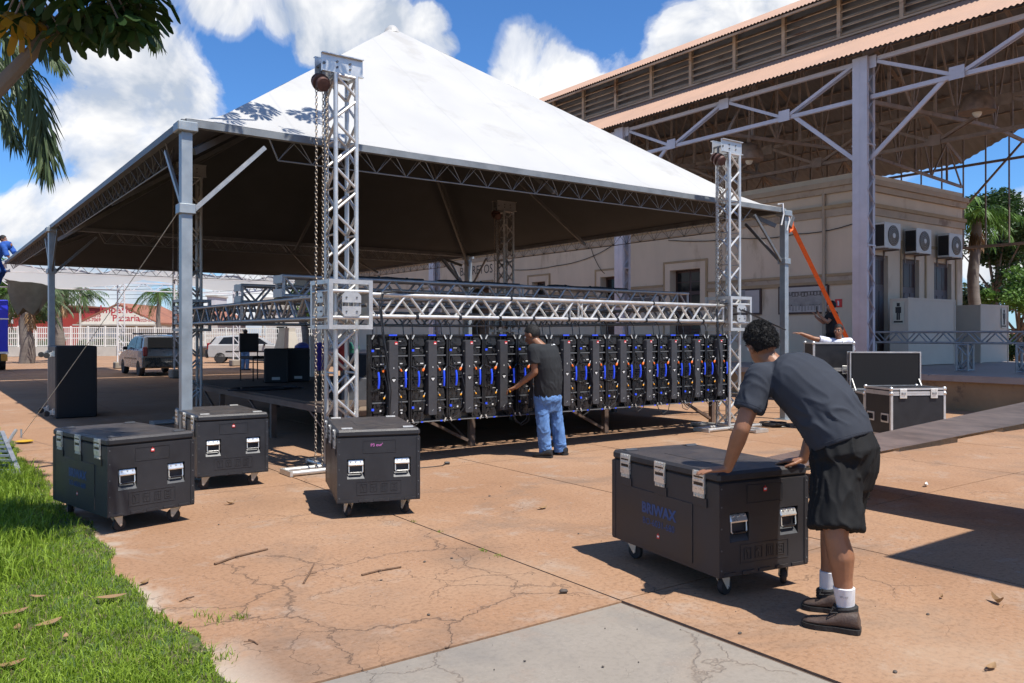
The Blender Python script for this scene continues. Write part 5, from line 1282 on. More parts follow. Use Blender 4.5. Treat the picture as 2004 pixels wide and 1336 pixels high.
person('man in charcoal t-shirt and black shorts bending to push the front case', J1, fdir, dict(
    skin=SKIN, shirt=SHIRTG, trousers=SHORTB, trouser_name='shorts', trouser_len=.45, trouser_r=(.118, .122, .135), shoe=BOOT, collar=SOLE, laces=True, sock=SOCK, shoe_h=.105,
    bw=.188, bd=.130, head_f=(FW * .97 + RT * -.22 + V((0, 0, -.30))), head_up=(V((0, 0, 1)) + fdir * .35), hres=56, curly=.0065, eyes=True, sc=1.0, hem=-.02, cuff=.028,
    hand_l=(hd_l, V((0, 0, 1)) + RT * -.1, 1, .16), hand_r=(hd_r, V((0, 0, 1)), -1, .2), arm=(.052, .043, .044, .027), leg=(.095, .058, .064, .039), vox=.0055, vox_c=.008, fold=.013, sleeve=.66))

# ---- the man in jeans working at the back of the LED wall
f2 = V((-.25, 1, 0)).normalized(); l2 = V((0, 0, 1)).cross(f2)
n2 = P(1062, 676, 9.82); pe2 = P(1072, 772, 9.86)
J2 = dict(base=tuple(G(1078, 893).to_2d()) + (0,), pelvis=pe2, mid=P(1076, 715, 9.80), neck=n2, head=P(1042, 656, 9.90), sh_l=n2 + l2 * .18 + V((0, 0, -.05)), sh_r=n2 - l2 * .18 + V((0, 0, -.05)),
          el_l=P(1047, 728, 9.68), wr_l=P(1010, 757, 9.78), el_r=P(1092, 725, 10.05), wr_r=P(1062, 748, 10.2), hip_l=P(1061, 785, 9.82), hip_r=P(1083, 783, 9.95),
          kn_l=P(1063, 833, 9.80), kn_r=P(1090, 828, 9.98), an_l=P(1068, 884, 9.86), an_r=P(1097, 878, 10.02),
          heel_l=V((*G(1081, 896).to_2d(), 0)), toe_l=V((*G(1044, 894).to_2d(), 0)), heel_r=V((*G(1108, 891).to_2d(), 0)), toe_r=V((*G(1083, 886).to_2d(), 0)))
rp2 = person('man in black t-shirt and blue jeans working at the LED panels', J2, f2, dict(skin=SKIN2, shirt=SHIRTB, trousers=DENIM, trouser_r=(.094, .078, .078), shoe=SHOEB, bw=.170, bd=.122,
    head_f=(f2 + RT * -.3 + V((0, 0, -.55))), head_up=(V((0, 0, 1)) + f2 * .45), hand_l=(-RT * .9 + FW * .25 + V((0, 0, -.35)), V((0, 0, 1)), 1, .55), hand_r=(-RT + FW * .5, V((0, 0, 1)), -1, .6), curly=.0015, hem=.06, vox_c=.009, fold=.009))
shirt2 = [o for o in rp2.children if o.name.startswith('shirt')][0]; b2 = V(rp2.location)
tree2 = BVHTree.FromPolygons([v.co for v in shirt2.data.vertices], [p.vertices for p in shirt2.data.polygons])
bm = MB()
for px, py, w, h in ((1077, 668, .045, .022), (1081, 671, .04, .024), (1084, 674, .03, .018), (1080, 675, .02, .012)):
    o0 = P(px, py, 9.0) - b2; hit = tree2.ray_cast(o0, ray(px, py).normalized())
    if hit[0] is not None: bm.box(hit[0] + hit[1] * .001, (w, h, .004), hit[1].to_track_quat('Z', 'Y').to_matrix(), .0015)
bm.build('shirt_print', WHITEP, rp2)

# ---- person in black raising a phone on the platform
f3 = (RT * -1 + FW * .1).normalized(); l3 = V((0, 0, 1)).cross(f3)
def stand(px, pyh, d, floor, h, f, **kw):
    c = P(px, 655, d); c.z = floor; left = V((0, 0, 1)).cross(f)
    J = dict(base=tuple(c), pelvis=c + V((0, 0, .53 * h)), mid=c + V((0, 0, .68 * h)) - f * .01, neck=c + V((0, 0, .835 * h)), head=c + V((0, 0, .925 * h)) + f * .02)
    for s_, g in (('l', 1), ('r', -1)):
        J['sh_' + s_] = J['neck'] + left * g * .18 + V((0, 0, -.045)); J['el_' + s_] = J['sh_' + s_] + V((0, 0, -.27)) + left * g * .05; J['wr_' + s_] = J['el_' + s_] + V((0, 0, -.23)) + f * .08
        J['hip_' + s_] = c + V((0, 0, .50 * h)) + left * g * .09; J['kn_' + s_] = c + V((0, 0, .27 * h)) + left * g * .1 + f * .01; J['an_' + s_] = c + V((0, 0, .06)) + left * g * .1 - f * .02
        J['heel_' + s_] = c + left * g * .1 - f * .08; J['toe_' + s_] = c + left * g * .12 + f * .18
    J.update({k: (v(J, c, left) if callable(v) else v) for k, v in kw.items()}); return J
J3 = stand(1629, 592, 19.6, 0.66, 1.62, f3, el_l=lambda J, c, l: J['sh_l'] + f3 * .16 + V((0, 0, -.20)) , wr_l=lambda J, c, l: J['sh_l'] + f3 * .36 + V((0, 0, -.02)), el_r=lambda J, c, l: J['sh_r'] + f3 * .15 + V((0, 0, -.21)), wr_r=lambda J, c, l: J['sh_r'] + f3 * .34 + V((0, 0, -.06)))
dflt = dict(hand_l=(V((0, 0, -1)), f3, 1, .4), hand_r=(V((0, 0, -1)), f3, -1, .4), vox=.012, vox_c=.014, smooth=4, hres=14, curly=.001, shoe=SHOEB, bw=.175, bd=.115)
person('person in black holding up a phone on the station platform', J3, f3, dict(dflt, skin=SKIN3, shirt=SHIRTB, trousers=SHORTB, hand_l=(V((0, 0, 1)) + f3 * .3, -f3, 1, .6), hand_r=(V((0, 0, 1)) + f3 * .4, -f3, -1, .6)))
ph = thing('phone', 'dark phone held up by the person in black', 'phone', J3['wr_l'] + V((0, 0, .10)) + f3 * .05, atan2(f3.y, f3.x))
MB().box((0, 0, .03), (.012, .075, .15), None, .003).build('body', BLACKG, ph); MB().box((-.0065, 0, .03), (.001, .068, .135)).build('screen', LEDM, ph)
# ---- man in white pointing left
f4 = (RT * -.25 - FW * 1).normalized(); l4 = V((0, 0, 1)).cross(f4)
J4 = stand(1641, 637, 14.9, 0, 1.665, f4, el_r=lambda J, c, l: J['sh_r'] - RT * .27 + V((0, 0, .06)), wr_r=lambda J, c, l: J['sh_r'] - RT * .50 + V((0, 0, .15)))
person('man in a white polo shirt pointing to the left behind the road case', J4, f4, dict(dflt, skin=SKIN2, shirt=WHITES, trousers=SHORTB, hand_r=(-RT + V((0, 0, .1)), V((0, 0, 1)), -1, .15), hand_l=(V((0, 0, -1)), -f4, 1, .4), head_f=f4 + RT * -.5))
# ---- worker in blue on the far left tent eave
f5 = (RT * 1 + FW * .2).normalized(); wb = P(14, 512, 24.5)
J5 = dict(base=(wb.x, wb.y, wb.z), pelvis=wb + V((0, 0, .12)) - RT * .35, mid=wb + V((0, 0, .5)) - RT * .2, neck=wb + V((0, 0, .52)) + RT * .12, head=wb + V((0, 0, .62)) - RT * .12 + V((0, 0, .05)),
          sh_l=wb + V((0, 0, .45)) + FW * .18, sh_r=wb + V((0, 0, .45)) - FW * .18, el_l=wb + RT * .2 + V((0, 0, .3)), el_r=wb + RT * .1 - FW * .2 + V((0, 0, .22)), wr_l=wb + RT * .28 + V((0, 0, .1)), wr_r=wb + RT * .2 - FW * .15 + V((0, 0, .05)),
          hip_l=wb - RT * .38 + V((0, 0, .1)) + FW * .1, hip_r=wb - RT * .38 + V((0, 0, .1)) - FW * .1, kn_l=wb - RT * .2 + FW * .12 + V((0, 0, -.28)), kn_r=wb - RT * .2 - FW * .12 + V((0, 0, -.28)), an_l=wb - RT * .35 + V((0, 0, -.62)) + FW * .1, an_r=wb - RT * .35 + V((0, 0, -.62)) - FW * .1)
person('worker in blue overalls crouching on the far left tent edge', J5, f5, dict(dflt, skin=SKIN2, shirt=BLUES, trousers=BLUES, sleeve=1.3, hand_l=(RT, V((0, 0, 1)), 1, .5), hand_r=(RT, V((0, 0, 1)), -1, .5)))
# ---- person in blue by the white car
f6 = (RT * .3 + FW).normalized()
J6 = stand(480, 668, 34.0, 0, 1.70, f6)
person('person in blue shirt and jeans standing beside the white car', J6, f6, dict(dflt, skin=SKIN2, shirt=BLUES, trousers=DENIM, vox=.02, vox_c=.02, eyes=False, fold=0))
# ================================================================ railway station with its roofed platform
PLASTER = mat('cream_plaster', (0.68, 0.55, 0.41), 0.9, 0, 0.10, 0.8, bump=0.12, bs=20, stretch=(1, 1, .35), dirt=((0.47, 0.35, 0.235), 0.9, 0.57))
TRIM = mat('ochre_trim', (0.40, 0.285, 0.165), 0.85, 0, 0.12, 3)
CORN = mat('cornice_plaster', (0.44, 0.35, 0.26), 0.9, 0, 0.1, 2, dirt=((0.26, 0.19, 0.14), 1.4, 0.58))
DOORW = mat('dark_brown_joinery', (0.060, 0.030, 0.024), 0.5, 0, 0.3, 5, stretch=(6, 6, .7), bump=.2, bs=30)
DOORG = mat('grey_brown_door', (0.105, 0.085, 0.088), 0.55, 0, 0.2, 4, stretch=(6, 6, .7), bump=.2, bs=30)
GLASS = mat('dark_window_glass', (0.012, 0.013, 0.014), 0.10, 0, 0.2, 4, spec=0.25)
PANE = mat('dark_red_pane', (0.045, 0.022, 0.022), 0.35, 0, 0.3, 4, spec=0.3)
WSTEEL = mat('white_painted_column', (0.50, 0.47, 0.50), 0.45, 0.1, 0.10, 2.5, dirt=((0.36, 0.31, 0.29), 2, 0.66))
BSTEEL = mat('dusty_brown_steel', (0.26, 0.20, 0.16), 0.65, 0.1, 0.25, 4, dirt=((0.13, 0.08, 0.05), 3, 0.6))
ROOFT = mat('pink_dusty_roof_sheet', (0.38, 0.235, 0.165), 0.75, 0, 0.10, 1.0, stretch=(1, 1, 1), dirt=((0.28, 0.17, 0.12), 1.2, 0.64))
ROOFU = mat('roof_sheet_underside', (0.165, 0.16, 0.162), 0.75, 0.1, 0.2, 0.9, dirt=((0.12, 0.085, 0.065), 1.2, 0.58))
LOUV = mat('rust_stained_louvre', (0.46, 0.33, 0.22), 0.75, 0, 0.2, 3, stretch=(1, .4, 1), dirt=((0.20, 0.10, 0.05), 2.2, 0.55))
PLATF = mat('platform_floor', (0.34, 0.29, 0.26), 0.55, 0, 0.1, 2, dirt=((0.24, 0.19, 0.16), 1.5, 0.6))
PLATS = mat('ochre_platform_side', (0.36, 0.235, 0.125), 0.85, 0, 0.2, 1.6, dirt=((0.14, 0.095, 0.06), 2, 0.56))
PX, WX, WXB, VC = 16.4, 20.0, 25.6, 11.9
pf = struct(MB().bb((PX, 0.5, -0.3), (27.0, 60, 0.56)).build('platform', PLATS))
MB().bb((PX - .06, 0.5, 0.5605), (27.0, 60, 0.66)).build('platform_floor', PLATF, pf)
for k in range(9): slab('edge_stone', (PX + .16, 2.0 + k * 2.5, 0.672), (.42, 2.46, .022), PLATF, pf)
# ---- building
sb_ = thing('station_building', 'cream station building with ochre trim, doors and wall bands, at right', 'building', (WX, VC, 0.66)); B0 = V((WX, VC, 0.66))
def SB(mb, name, m, parent=None, smooth=False): mb.v = [tuple(V(p) - B0) for p in mb.v]; return mb.build(name, m, parent or sb_, smooth)
WT, VE = 5.75, 48.0
# openings on the long facade: pixel columns give positions along the wall
def fac(px, py): return onU(px, py, WX)
ops = []      # (v0, v1, ztop, kind)
for (pa, pb, ptop, kind) in ((1312, 1371, 527, 'door'), (1176, 1212, 541, 'door'), (1042, 1068, 551, 'win'), (906, 958, 563, 'open'), (832, 862, 573, 'win')):
    a, b = fac(pa, ptop), fac(pb, ptop); ops.append((b.y, a.y, (a.z + b.z) / 2, kind))
ops.sort()
# wall pieces between the openings
edges = [VC] + [x for o_ in ops for x in (o_[0], o_[1])] + [VE]
for i in range(0, len(edges), 2): SB(MB().bb((WX, edges[i], 0.66), (WX + .38, edges[i + 1], WT)), 'wall', PLASTER)
for v0, v1, zt, kind in ops:
    SB(MB().bb((WX, v0 + .0005, zt), (WX + .38, v1 - .0005, WT)), 'wall', PLASTER)
    zb = 0.66 if kind != 'win' else zt - 1.35
    if kind == 'win': SB(MB().bb((WX, v0 + .0005, 0.66), (WX + .38, v1 - .0005, zb)), 'wall', PLASTER)
    # painted surround: pale inner band and ochre outer line
    t, g = .22, .07
    fr = MB()
    fr.bb((WX - .03, v0 - t, zb), (WX - .001, v0 - .001, zt + t)); fr.bb((WX - .03, v1 + .001, zb), (WX - .001, v1 + t, zt + t)); fr.bb((WX - .03, v0 - .001, zt + .001), (WX - .001, v1 + .001, zt + t))
    so = SB(fr, 'surround', PLASTER)
    fo = MB(); fo.bb((WX - .045, v0 - t - g, zb), (WX - .001, v0 - t - .001, zt + t + g)); fo.bb((WX - .045, v1 + t + .001, zb), (WX - .001, v1 + t + g, zt + t + g)); fo.bb((WX - .045, v0 - t - .001, zt + t + .001), (WX - .001, v1 + t + .001, zt + t + g))
    SB(fo, 'ochre_moulding', TRIM)
    # joinery set back in the opening
    if kind != 'open':
        x = WX + .26; d = SB(MB().bb((x, v0, zb), (x + .05, v1, zt)), 'door' if kind == 'door' else 'window', DOORW); w = v1 - v0; n = 2
        zt2 = zt - .75 if kind == 'door' else zb
        for k in range(n):
            for j in range(2 if kind == 'door' else 3):
                hh = (zt - zt2 - .12) / (2 if kind == 'door' else 3)
                ya, yb = v0 + .08 + k * (w - .08) / n, v0 + (k + 1) * (w - .08) / n
                SB(MB().bb((x - .008, ya, zt2 + .06 + j * hh), (x - .001, yb, zt2 + .03 + (j + 1) * hh)), 'pane', GLASS, d)
        if kind == 'door':
            for k in range(n):
                ya, yb = v0 + .08 + k * (w - .08) / n, v0 + (k + 1) * (w - .08) / n
                for (z0, z1) in ((.80, 1.55), (1.65, zt2 - .06)): SB(MB().bb((x - .02, ya, z0), (x - .001, yb, z1), .008), 'door_panel', DOORW if k else GLASS, d)
    else: SB(MB().bb((WX + .9, v0, .66), (WX + .95, v1, zt)), 'inner_wall', mat('brown_inner_wall', (.2, .13, .085), .85), None)
# end wall facing the right
def fend(px, py): return onV(px, py, VC)
eo = []
for (pa, pb, ptop) in ((1706, 1738, 499), (1763, 1799, 507), (1828, 1862, 515)):
    a, b = fend(pa, ptop), fend(pb, ptop); eo.append((a.x, b.x, (a.z + b.z) / 2 ))
ex = [WX + .3805] + [x for o_ in eo for x in (o_[0], o_[1])] + [WXB]
for i in range(0, len(ex), 2): SB(MB().bb((ex[i], VC, 0.66), (ex[i + 1], VC + .38, WT)), 'wall', PLASTER)
for x0, x1, zt in eo:
    SB(MB().bb((x0 + .0005, VC, zt), (x1 - .0005, VC + .38, WT)), 'wall', PLASTER)
    d = SB(MB().bb((x0, VC + .12, .66), (x1, VC + .17, zt)), 'door', DOORG); w = (x1 - x0 - .08) / 3
    for k in range(3):
        xa, xb = x0 + .06 + k * w, x0 + .02 + (k + 1) * w
        SB(MB().bb((xa, VC + .112, zt - .78), (xb, VC + .1195, zt - .12)), 'pane', PANE, d)
        SB(MB().bb((xa, VC + .10, zt - 1.95), (xb, VC + .1195, zt - .95), .006), 'door_panel', DOORG, d)
    SB(MB().bb((x0 + .06, VC + .10, .9), (x1 - .06, VC + .1195, zt - 2.1), .006), 'door_panel', DOORW, d)
for (xa, xb, zt) in ((eo[0][1] + .62, eo[0][1] + .70, eo[0][2] + .38), (eo[1][1] + .30, eo[1][1] + .38, eo[1][2] + .36), (eo[2][1] + .22, eo[2][1] + .30, eo[2][2] + .3)):
    SB(MB().bb((xa, VC - .03, .66), (xb, VC - .001, zt - .0005)), 'ochre_moulding', TRIM)
SB(MB().bb((eo[0][0] - .4, VC - .03, eo[0][2] + .38), (eo[0][1] + .70, VC - .001, eo[0][2] + .46)), 'ochre_moulding', TRIM)
SB(MB().bb((eo[1][1] + .30, VC - .03, eo[1][2] + .36), (eo[2][1] + .30, VC - .001, eo[1][2] + .44)), 'ochre_moulding', TRIM)
SB(MB().bb((WXB - .38, VC + .3805, .66), (WXB, VE, WT)), 'wall', PLASTER)
# bands and cornices
zb1 = fac(1672, 545).z
def band(z0, z1, out, m, name):
    SB(MB().bb((WX - out, VC - out, z0), (WX - .0005, VC - .0005, z1)), name, m)
    SB(MB().bb((WX - .0005, VC - out, z0), (WXB, VC - .0005, z1)), name, m)
cuts = [VC] + [x for o_ in ops for x in (o_[0] - .30, o_[1] + .30)] + [VE]
for i in range(0, len(cuts), 2):
    for (dz, h, out, m) in ((0, .10, .05, TRIM), (.1005, .13, .03, CORN), (.231, .07, .06, TRIM)):
        SB(MB().bb((WX - out, cuts[i], zb1 - .13 + dz), (WX - .0005, cuts[i + 1], zb1 - .13 + dz + h)), 'wall_band', m)
zc = fac(1672, 418).z
for (z0, z1, out, m) in ((zc, zc + .20, .06, CORN), (zc + .2005, zc + .30, .11, TRIM), (zc + .62, zc + .78, .10, CORN), (zc + .7805, zc + .92, .18, CORN)):
    SB(MB().bb((WX - out, VC - out, z0), (WX - .0006, VE, z1)), 'cornice', m); SB(MB().bb((WX - .0005, VC - out, z0), (WXB + .05, VC - .0006, z1)), 'cornice', m)
SB(MB().bb((WX + .39, VC + .39, WT - .1), (WXB - .39, VE, WT)), 'attic_floor', ROOFU)
# station name board
c = fac(932, 527)
SB(MB().bb((WX - .012, c.y - 1.5, c.z - .32), (WX - .001, c.y + 1.5, c.z + .32)), 'name_board', PLASTER)
tz = text('station_name', 'BARRETOS', .54, mat('dark_lettering', (.05, .042, .035), .7), sb_, V((WX - .02, c.y, c.z - .21)) - B0, (0, -1, 0), (0, 0, 1))
# ---- platform roof: lower slopes, louvred clerestory, upper roof
rf = thing('platform_roof', 'long dusty pink corrugated station roof with a louvred clerestory', 'roof', (PX, 9.9, 0.66)); R0 = V((PX, 9.9, 0.66))
def RF(mb, name, m, parent=None, smooth=False): mb.v = [tuple(V(p) - R0) for p in mb.v]; return mb.build(name, m, parent or rf, smooth)
EU, EZ, SL = 16.35, 7.54, 0.55; LU = 18.8; LZ = EZ + SL * (LU - EU); LT = LZ + 0.98; RU = 22.8
V0, V1 = -2.0, 56.0
def corr(u0, z0, u1, z1, va, vb, th, pitch=.11, amp=.016, endfun=None):
    m = MB(); n = int((vb - va) / pitch * 6)
    for i in range(n + 1):
        v = va + (vb - va) * i / n; dz = amp * sin(2 * pi * v / pitch)
        e = endfun(v) if endfun else 1.0
        m.v += [(u0, v, z0 + dz), (u0 + (u1 - u0) * e, v, z0 + (z1 - z0) * e + dz)]
    for i in range(n): m.f.append((2 * i, 2 * i + 1, 2 * i + 3, 2 * i + 2))
    return m
RF(corr(EU, EZ, LU + .15, EZ + SL * (LU + .15 - EU), V0, V1, 0), 'roof_sheet', ROOFT)
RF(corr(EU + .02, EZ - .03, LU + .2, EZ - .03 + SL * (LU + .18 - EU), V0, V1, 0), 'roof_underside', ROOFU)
uz = LT + SL * .0; upper0 = LU - .55; uzz = LT - .02
RF(corr(upper0, uzz, RU, uzz + .5 * (RU - upper0), V0, V1, 0), 'upper_roof_sheet', ROOFT)
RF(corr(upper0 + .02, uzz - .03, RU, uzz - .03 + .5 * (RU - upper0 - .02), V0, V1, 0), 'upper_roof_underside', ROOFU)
RZ = uzz + .5 * (RU - upper0)
FU, FZ = 31.0, RZ - .53 * (31.0 - RU)
def fend_(v): return 1.0 if v > 14.5 else max(.55, 1.0 - (14.5 - v) * .055)
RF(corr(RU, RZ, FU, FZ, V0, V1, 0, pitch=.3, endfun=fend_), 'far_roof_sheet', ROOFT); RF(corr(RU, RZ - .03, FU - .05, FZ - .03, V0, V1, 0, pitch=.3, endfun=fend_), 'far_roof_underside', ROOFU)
bay = 1.62; nb = int((44 - 2) / bay)
for b in range(nb):
    va = 2.0 + b * bay
    RF(MB().bb((LU - .06, va - .05, LZ + .02), (LU + .04, va + .05, LT + .22)), 'louvre_post', LOUV)
    for k in range(5):
        z = LZ + .13 + k * .19
        o_ = slab('louvre_slat', V((LU + .01, va + bay / 2, z)) - R0, (.13, bay - .102, .022), LOUV, rf); o_.rotation_euler = (0, radians(-42), 0)
RF(MB().bb((LU + .14, 0, LZ - .2), (LU + .16, 50, LT + .3)), 'clerestory_back', ROOFU)
RF(MB().bb((LU - .07, 0, LZ + .0), (LU + .06, 50, LZ + .05)), 'louvre_sill', LOUV)
RF(MB().bb((upper0 + .03, 0, uzz - .10), (upper0 + .08, 50, uzz - .045)), 'fascia', LOUV)
# ---- columns and lattice girder along the platform edge
CU = 16.75; cols_v = [9.87, 17.4, 28.1, 2.2]
def column(label, v):
    c = thing('steel_column', label, 'column', (CU, v, 0.66), 0, 'white lattice columns'); h = EZ - .70
    for s_ in (-1, 1):
        m = MB(); x = s_ * .15; xi = x - s_ * .07
        m.bb((x - .012, -.17, 0), (x + .012, .17, h))
        for y in (-.17, .15): m.bb((min(x - s_ * .0125, xi), y, 0), (max(x - s_ * .0125, xi), y + .02, h))
        m.build('channel', WSTEEL, c)
        MB().bb((x + s_ * .0125 - .004, -.008, 0), (x + s_ * .0125 + .004, .008, h)).build('web_rib', WSTEEL, c)
    n = 22
    for i in range(n):
        z0, z1 = .2 + (h - .5) * i / n, .2 + (h - .5) * (i + 1) / n
        for y in (-.162, .162): beam('lacing_bar', (-.14 if i % 2 else .14, y, z0), (.14 if i % 2 else -.14, y, z1), .008, .05, WSTEEL, c, up=(0, 1, 0))
    MB().bb((-.22, -.24, 0), (.22, .24, .03)).build('base_plate', WSTEEL, c)
    for z in (h * .4, h * .72): MB().bb((-.16, -.19, z), (.16, .19, z + .03)).build('batten_plate', WSTEEL, c)
    return c
for lab, v in zip(('nearest white lattice steel column holding the station roof', 'white lattice roof column seen above the LED wall truss', 'farthest white lattice roof column near the station name', 'white lattice roof column out of view at the right'), cols_v): column(lab, v)
def girder(u, zt, dep, va, vb, n, m, brace=True, gus=True):
    beam('top_chord', V((u, va, zt)) - R0, V((u, vb, zt)) - R0, .09, .09, m, rf); beam('bottom_chord', V((u, va, zt - dep)) - R0, V((u, vb, zt - dep)) - R0, .09, .09, m, rf)
    for i in range(n):
        a, b = va + (vb - va) * i / n, va + (vb - va) * (i + 1) / n; t0, t1 = (zt, zt - dep) if i % 2 == 0 else (zt - dep, zt)
        for du in (-.05, .05): beam('diagonal', V((u + du, a, t0)) - R0, V((u + du, b, t1)) - R0, .02, .07, m, rf)
        if gus:
            zz = t1; o_ = slab('gusset', V((u - .075, b, zz + (.05 if zz < zt else -.06))) - R0, (.012, .30, .26), m, rf)
vv = sorted(cols_v)
for i in range(3):
    va, vb = vv[i], vv[i + 1]; n = 2 * max(2, round((vb - va) / 3.6)); girder(CU, EZ - .12, .80, va + .18, vb - .18, n, WSTEEL)
girder(CU, EZ - .12, .80, 28.3, 44, 8, WSTEEL)
for v in vv:
    for s_ in (-1, 1):
        beam('knee_brace', V((CU, v + s_ * .16, EZ - 2.25)) - R0, V((CU, v + s_ * 1.75, EZ - .92)) - R0, .05, .09, WSTEEL, rf)
girder(WX + .3, 6.95, .75, 2.0, 44.0, 26, BSTEEL)
# cross trusses
for v in (2.2, 6.0, 9.87, 13.6, 17.4, 21.0, 24.5, 28.1, 34.0):
    tm = []
    top = lambda u: EZ - .14 + .5 * (u - EU) if u < RU else EZ - .14 + .5 * (RU - EU) - .5 * (u - RU)
    a, b = CU, 29.2; n = 12; pts = [a + (b - a) * i / n for i in range(n + 1)]
    def bz(u): return EZ - .95 + .35 * (1 - abs((u - RU) / 6.2))
    for i in range(n):
        p, q = pts[i], pts[i + 1]
        beam('rafter', V((p, v, top(p))) - R0, V((q, v, top(q))) - R0, .07, .12, BSTEEL, rf); beam('tie', V((p, v, bz(p))) - R0, V((q, v, bz(q))) - R0, .06, .09, BSTEEL, rf)
        if i: beam('strut', V((p, v, bz(p))) - R0, V((p, v, top(p))) - R0, .05, .06, BSTEEL, rf)
        s_ = i % 2 == 0
        beam('web', V((p if s_ else q, v, bz(p if s_ else q))) - R0, V((q if s_ else p, v, top(q if s_ else p))) - R0, .04, .05, BSTEEL, rf)
for u in (17.6, 19.0, 20.2, 21.4, 22.6, 23.9, 25.2, 26.5, 27.8, 29.0):
    z = (EZ + SL * (u - EU) if u < LU else RZ - .03 - .515 * abs(u - RU)) - (.10 if u < LU or u > RU + 1 else .14)
    beam('purlin', V((u, 0, z)) - R0, V((u, 44, z)) - R0, .06, .09, BSTEEL, rf)
# open steel frame hung along the far side of the roof
ff = [V((28.8, v, 0)) for v in (0.0, 16.0)]
zlo, zhi = onU(1900, 484, 28.8).z, 8.1
beam('side_rail', V((28.8, 0, zlo)) - R0, V((28.8, 16, zlo)) - R0, .07, .09, BSTEEL, rf); beam('side_rail', V((28.8, 0, zhi - .9)) - R0, V((28.8, 16, zhi - .9)) - R0, .07, .08, BSTEEL, rf)
for k in range(22): beam('side_bar', V((28.8, .4 + k * .72, zlo)) - R0, V((28.8, .4 + k * .72, zhi)) - R0, .04, .04, BSTEEL, rf)
for k in range(4): beam('side_diagonal', V((28.75, 1 + k * 3.4, zhi - .1 if k % 2 else zlo)) - R0, V((28.75, 4.4 + k * 3.4, zlo if k % 2 else zhi - .1)) - R0, .05, .06, BSTEEL, rf)
for v in (6.0, 14.8): slab('side_post', V((28.8, v, (zlo + .66) / 2 + .0)) - R0, (.12, .12, zlo - .66), BSTEEL, rf)
# ---- dome pendant lamps
LAMPM = mat('rusty_enamel_shade', (0.20, 0.125, 0.075), 0.5, 0.2, 0.4, 6)
for lab, px, py, d in (('rusty dome lamp hanging under the roof at upper right', 1912, 205, 17.3), ('rusty dome lamp hanging above the right truss tower', 1466, 302, 21.0)):
    p = P(px, py, d); l_ = thing('pendant_lamp', lab, 'lamp', p, 0, 'dome lamps under the station roof')
    r_ = .36; MB().lathe([(r_, -.16), (r_ * .99, -.10), (r_ * .90, .05), (r_ * .68, .2), (r_ * .35, .28), (.06, .30), (.05, .42)], (0, 0, 0), 24).build('shade', LAMPM, l_, True)
    MB().ball((0, 0, -.14), (.10, .10, .13), 12, 8).build('bulb', mat('frosted_bulb', (.6, .58, .5), .3), l_, True)
    rod('stem', (0, 0, .4), (0, 0, 1.4), .015, BSTEEL, l_)
# ---- things on and by the wall
ACW = mat('air_conditioner_white', (0.62, 0.62, 0.59), 0.5, 0, 0.06, 6, dirt=((.4, .36, .3), 5, .66))
for i, (lab, pxa, pxb, pya, pyb) in enumerate((('left one of three white air conditioners on the station end wall', 1718, 1763, 432, 484), ('middle one of three white air conditioners on the station end wall', 1780, 1823, 445, 494), ('right one of three white air conditioners on the station end wall', 1844, 1884, 456, 502))):
    a, b = onV(pxa + 14, pyb, VC - .42), onV(pxb, pya, VC - .42); w = b.x - a.x; h = .68
    r = thing('air_conditioner', lab, 'air conditioner', (a.x, VC - .42, a.z), 0, 'air conditioners on the wall')
    MB().bb((0, 0, 0), (w, .34, h), .012).build('housing', ACW, r)
    MB().bb((-.003, .02, .05), (.0005, .32, h - .06)).build('side_grille', GRILLE, r)
    fo = MB().lathe([(h * .40, 0), (h * .40, .012), (h * .36, .016)], (w * .52, -.001, h * .5), 24, Matrix.Rotation(pi / 2, 3, 'X')).build('fan_grille', mat('fan_grille_brown', (.10, .08, .055), .6, 0, .3, 30), r)
    fm = MB()
    for k in range(5): fm.path([V((w * .52 + h * rr * cos(t), -.018, h * .5 + h * rr * sin(t))) for rr in (.08 + .07 * k,) for t in [2 * pi * q / 20 for q in range(20)]], .004, 4, closed=True)
    fm.build('fan_rings', ALUD, fo)
    MB().lathe([(h * .10, 0), (h * .10, .01)], (w * .52, -.018, h * .5), 16, Matrix.Rotation(pi / 2, 3, 'X')).build('fan_hub', ACW, fo)
    for x in (.12, w - .12): MB().bb((x - .02, -.02, -.04), (x + .02, .42, -.001)).bb((x - .02, .385, -.25), (x + .02, .419, -.0405)).build('bracket', BSTEEL, r)
PICW = mat('picture_mount', (.52, .47, .43), .6, 0, .05)
PICD = mat('sepia_photograph', (.10, .082, .07), .45, 0, .5, 9, col2=(.17, .14, .12))
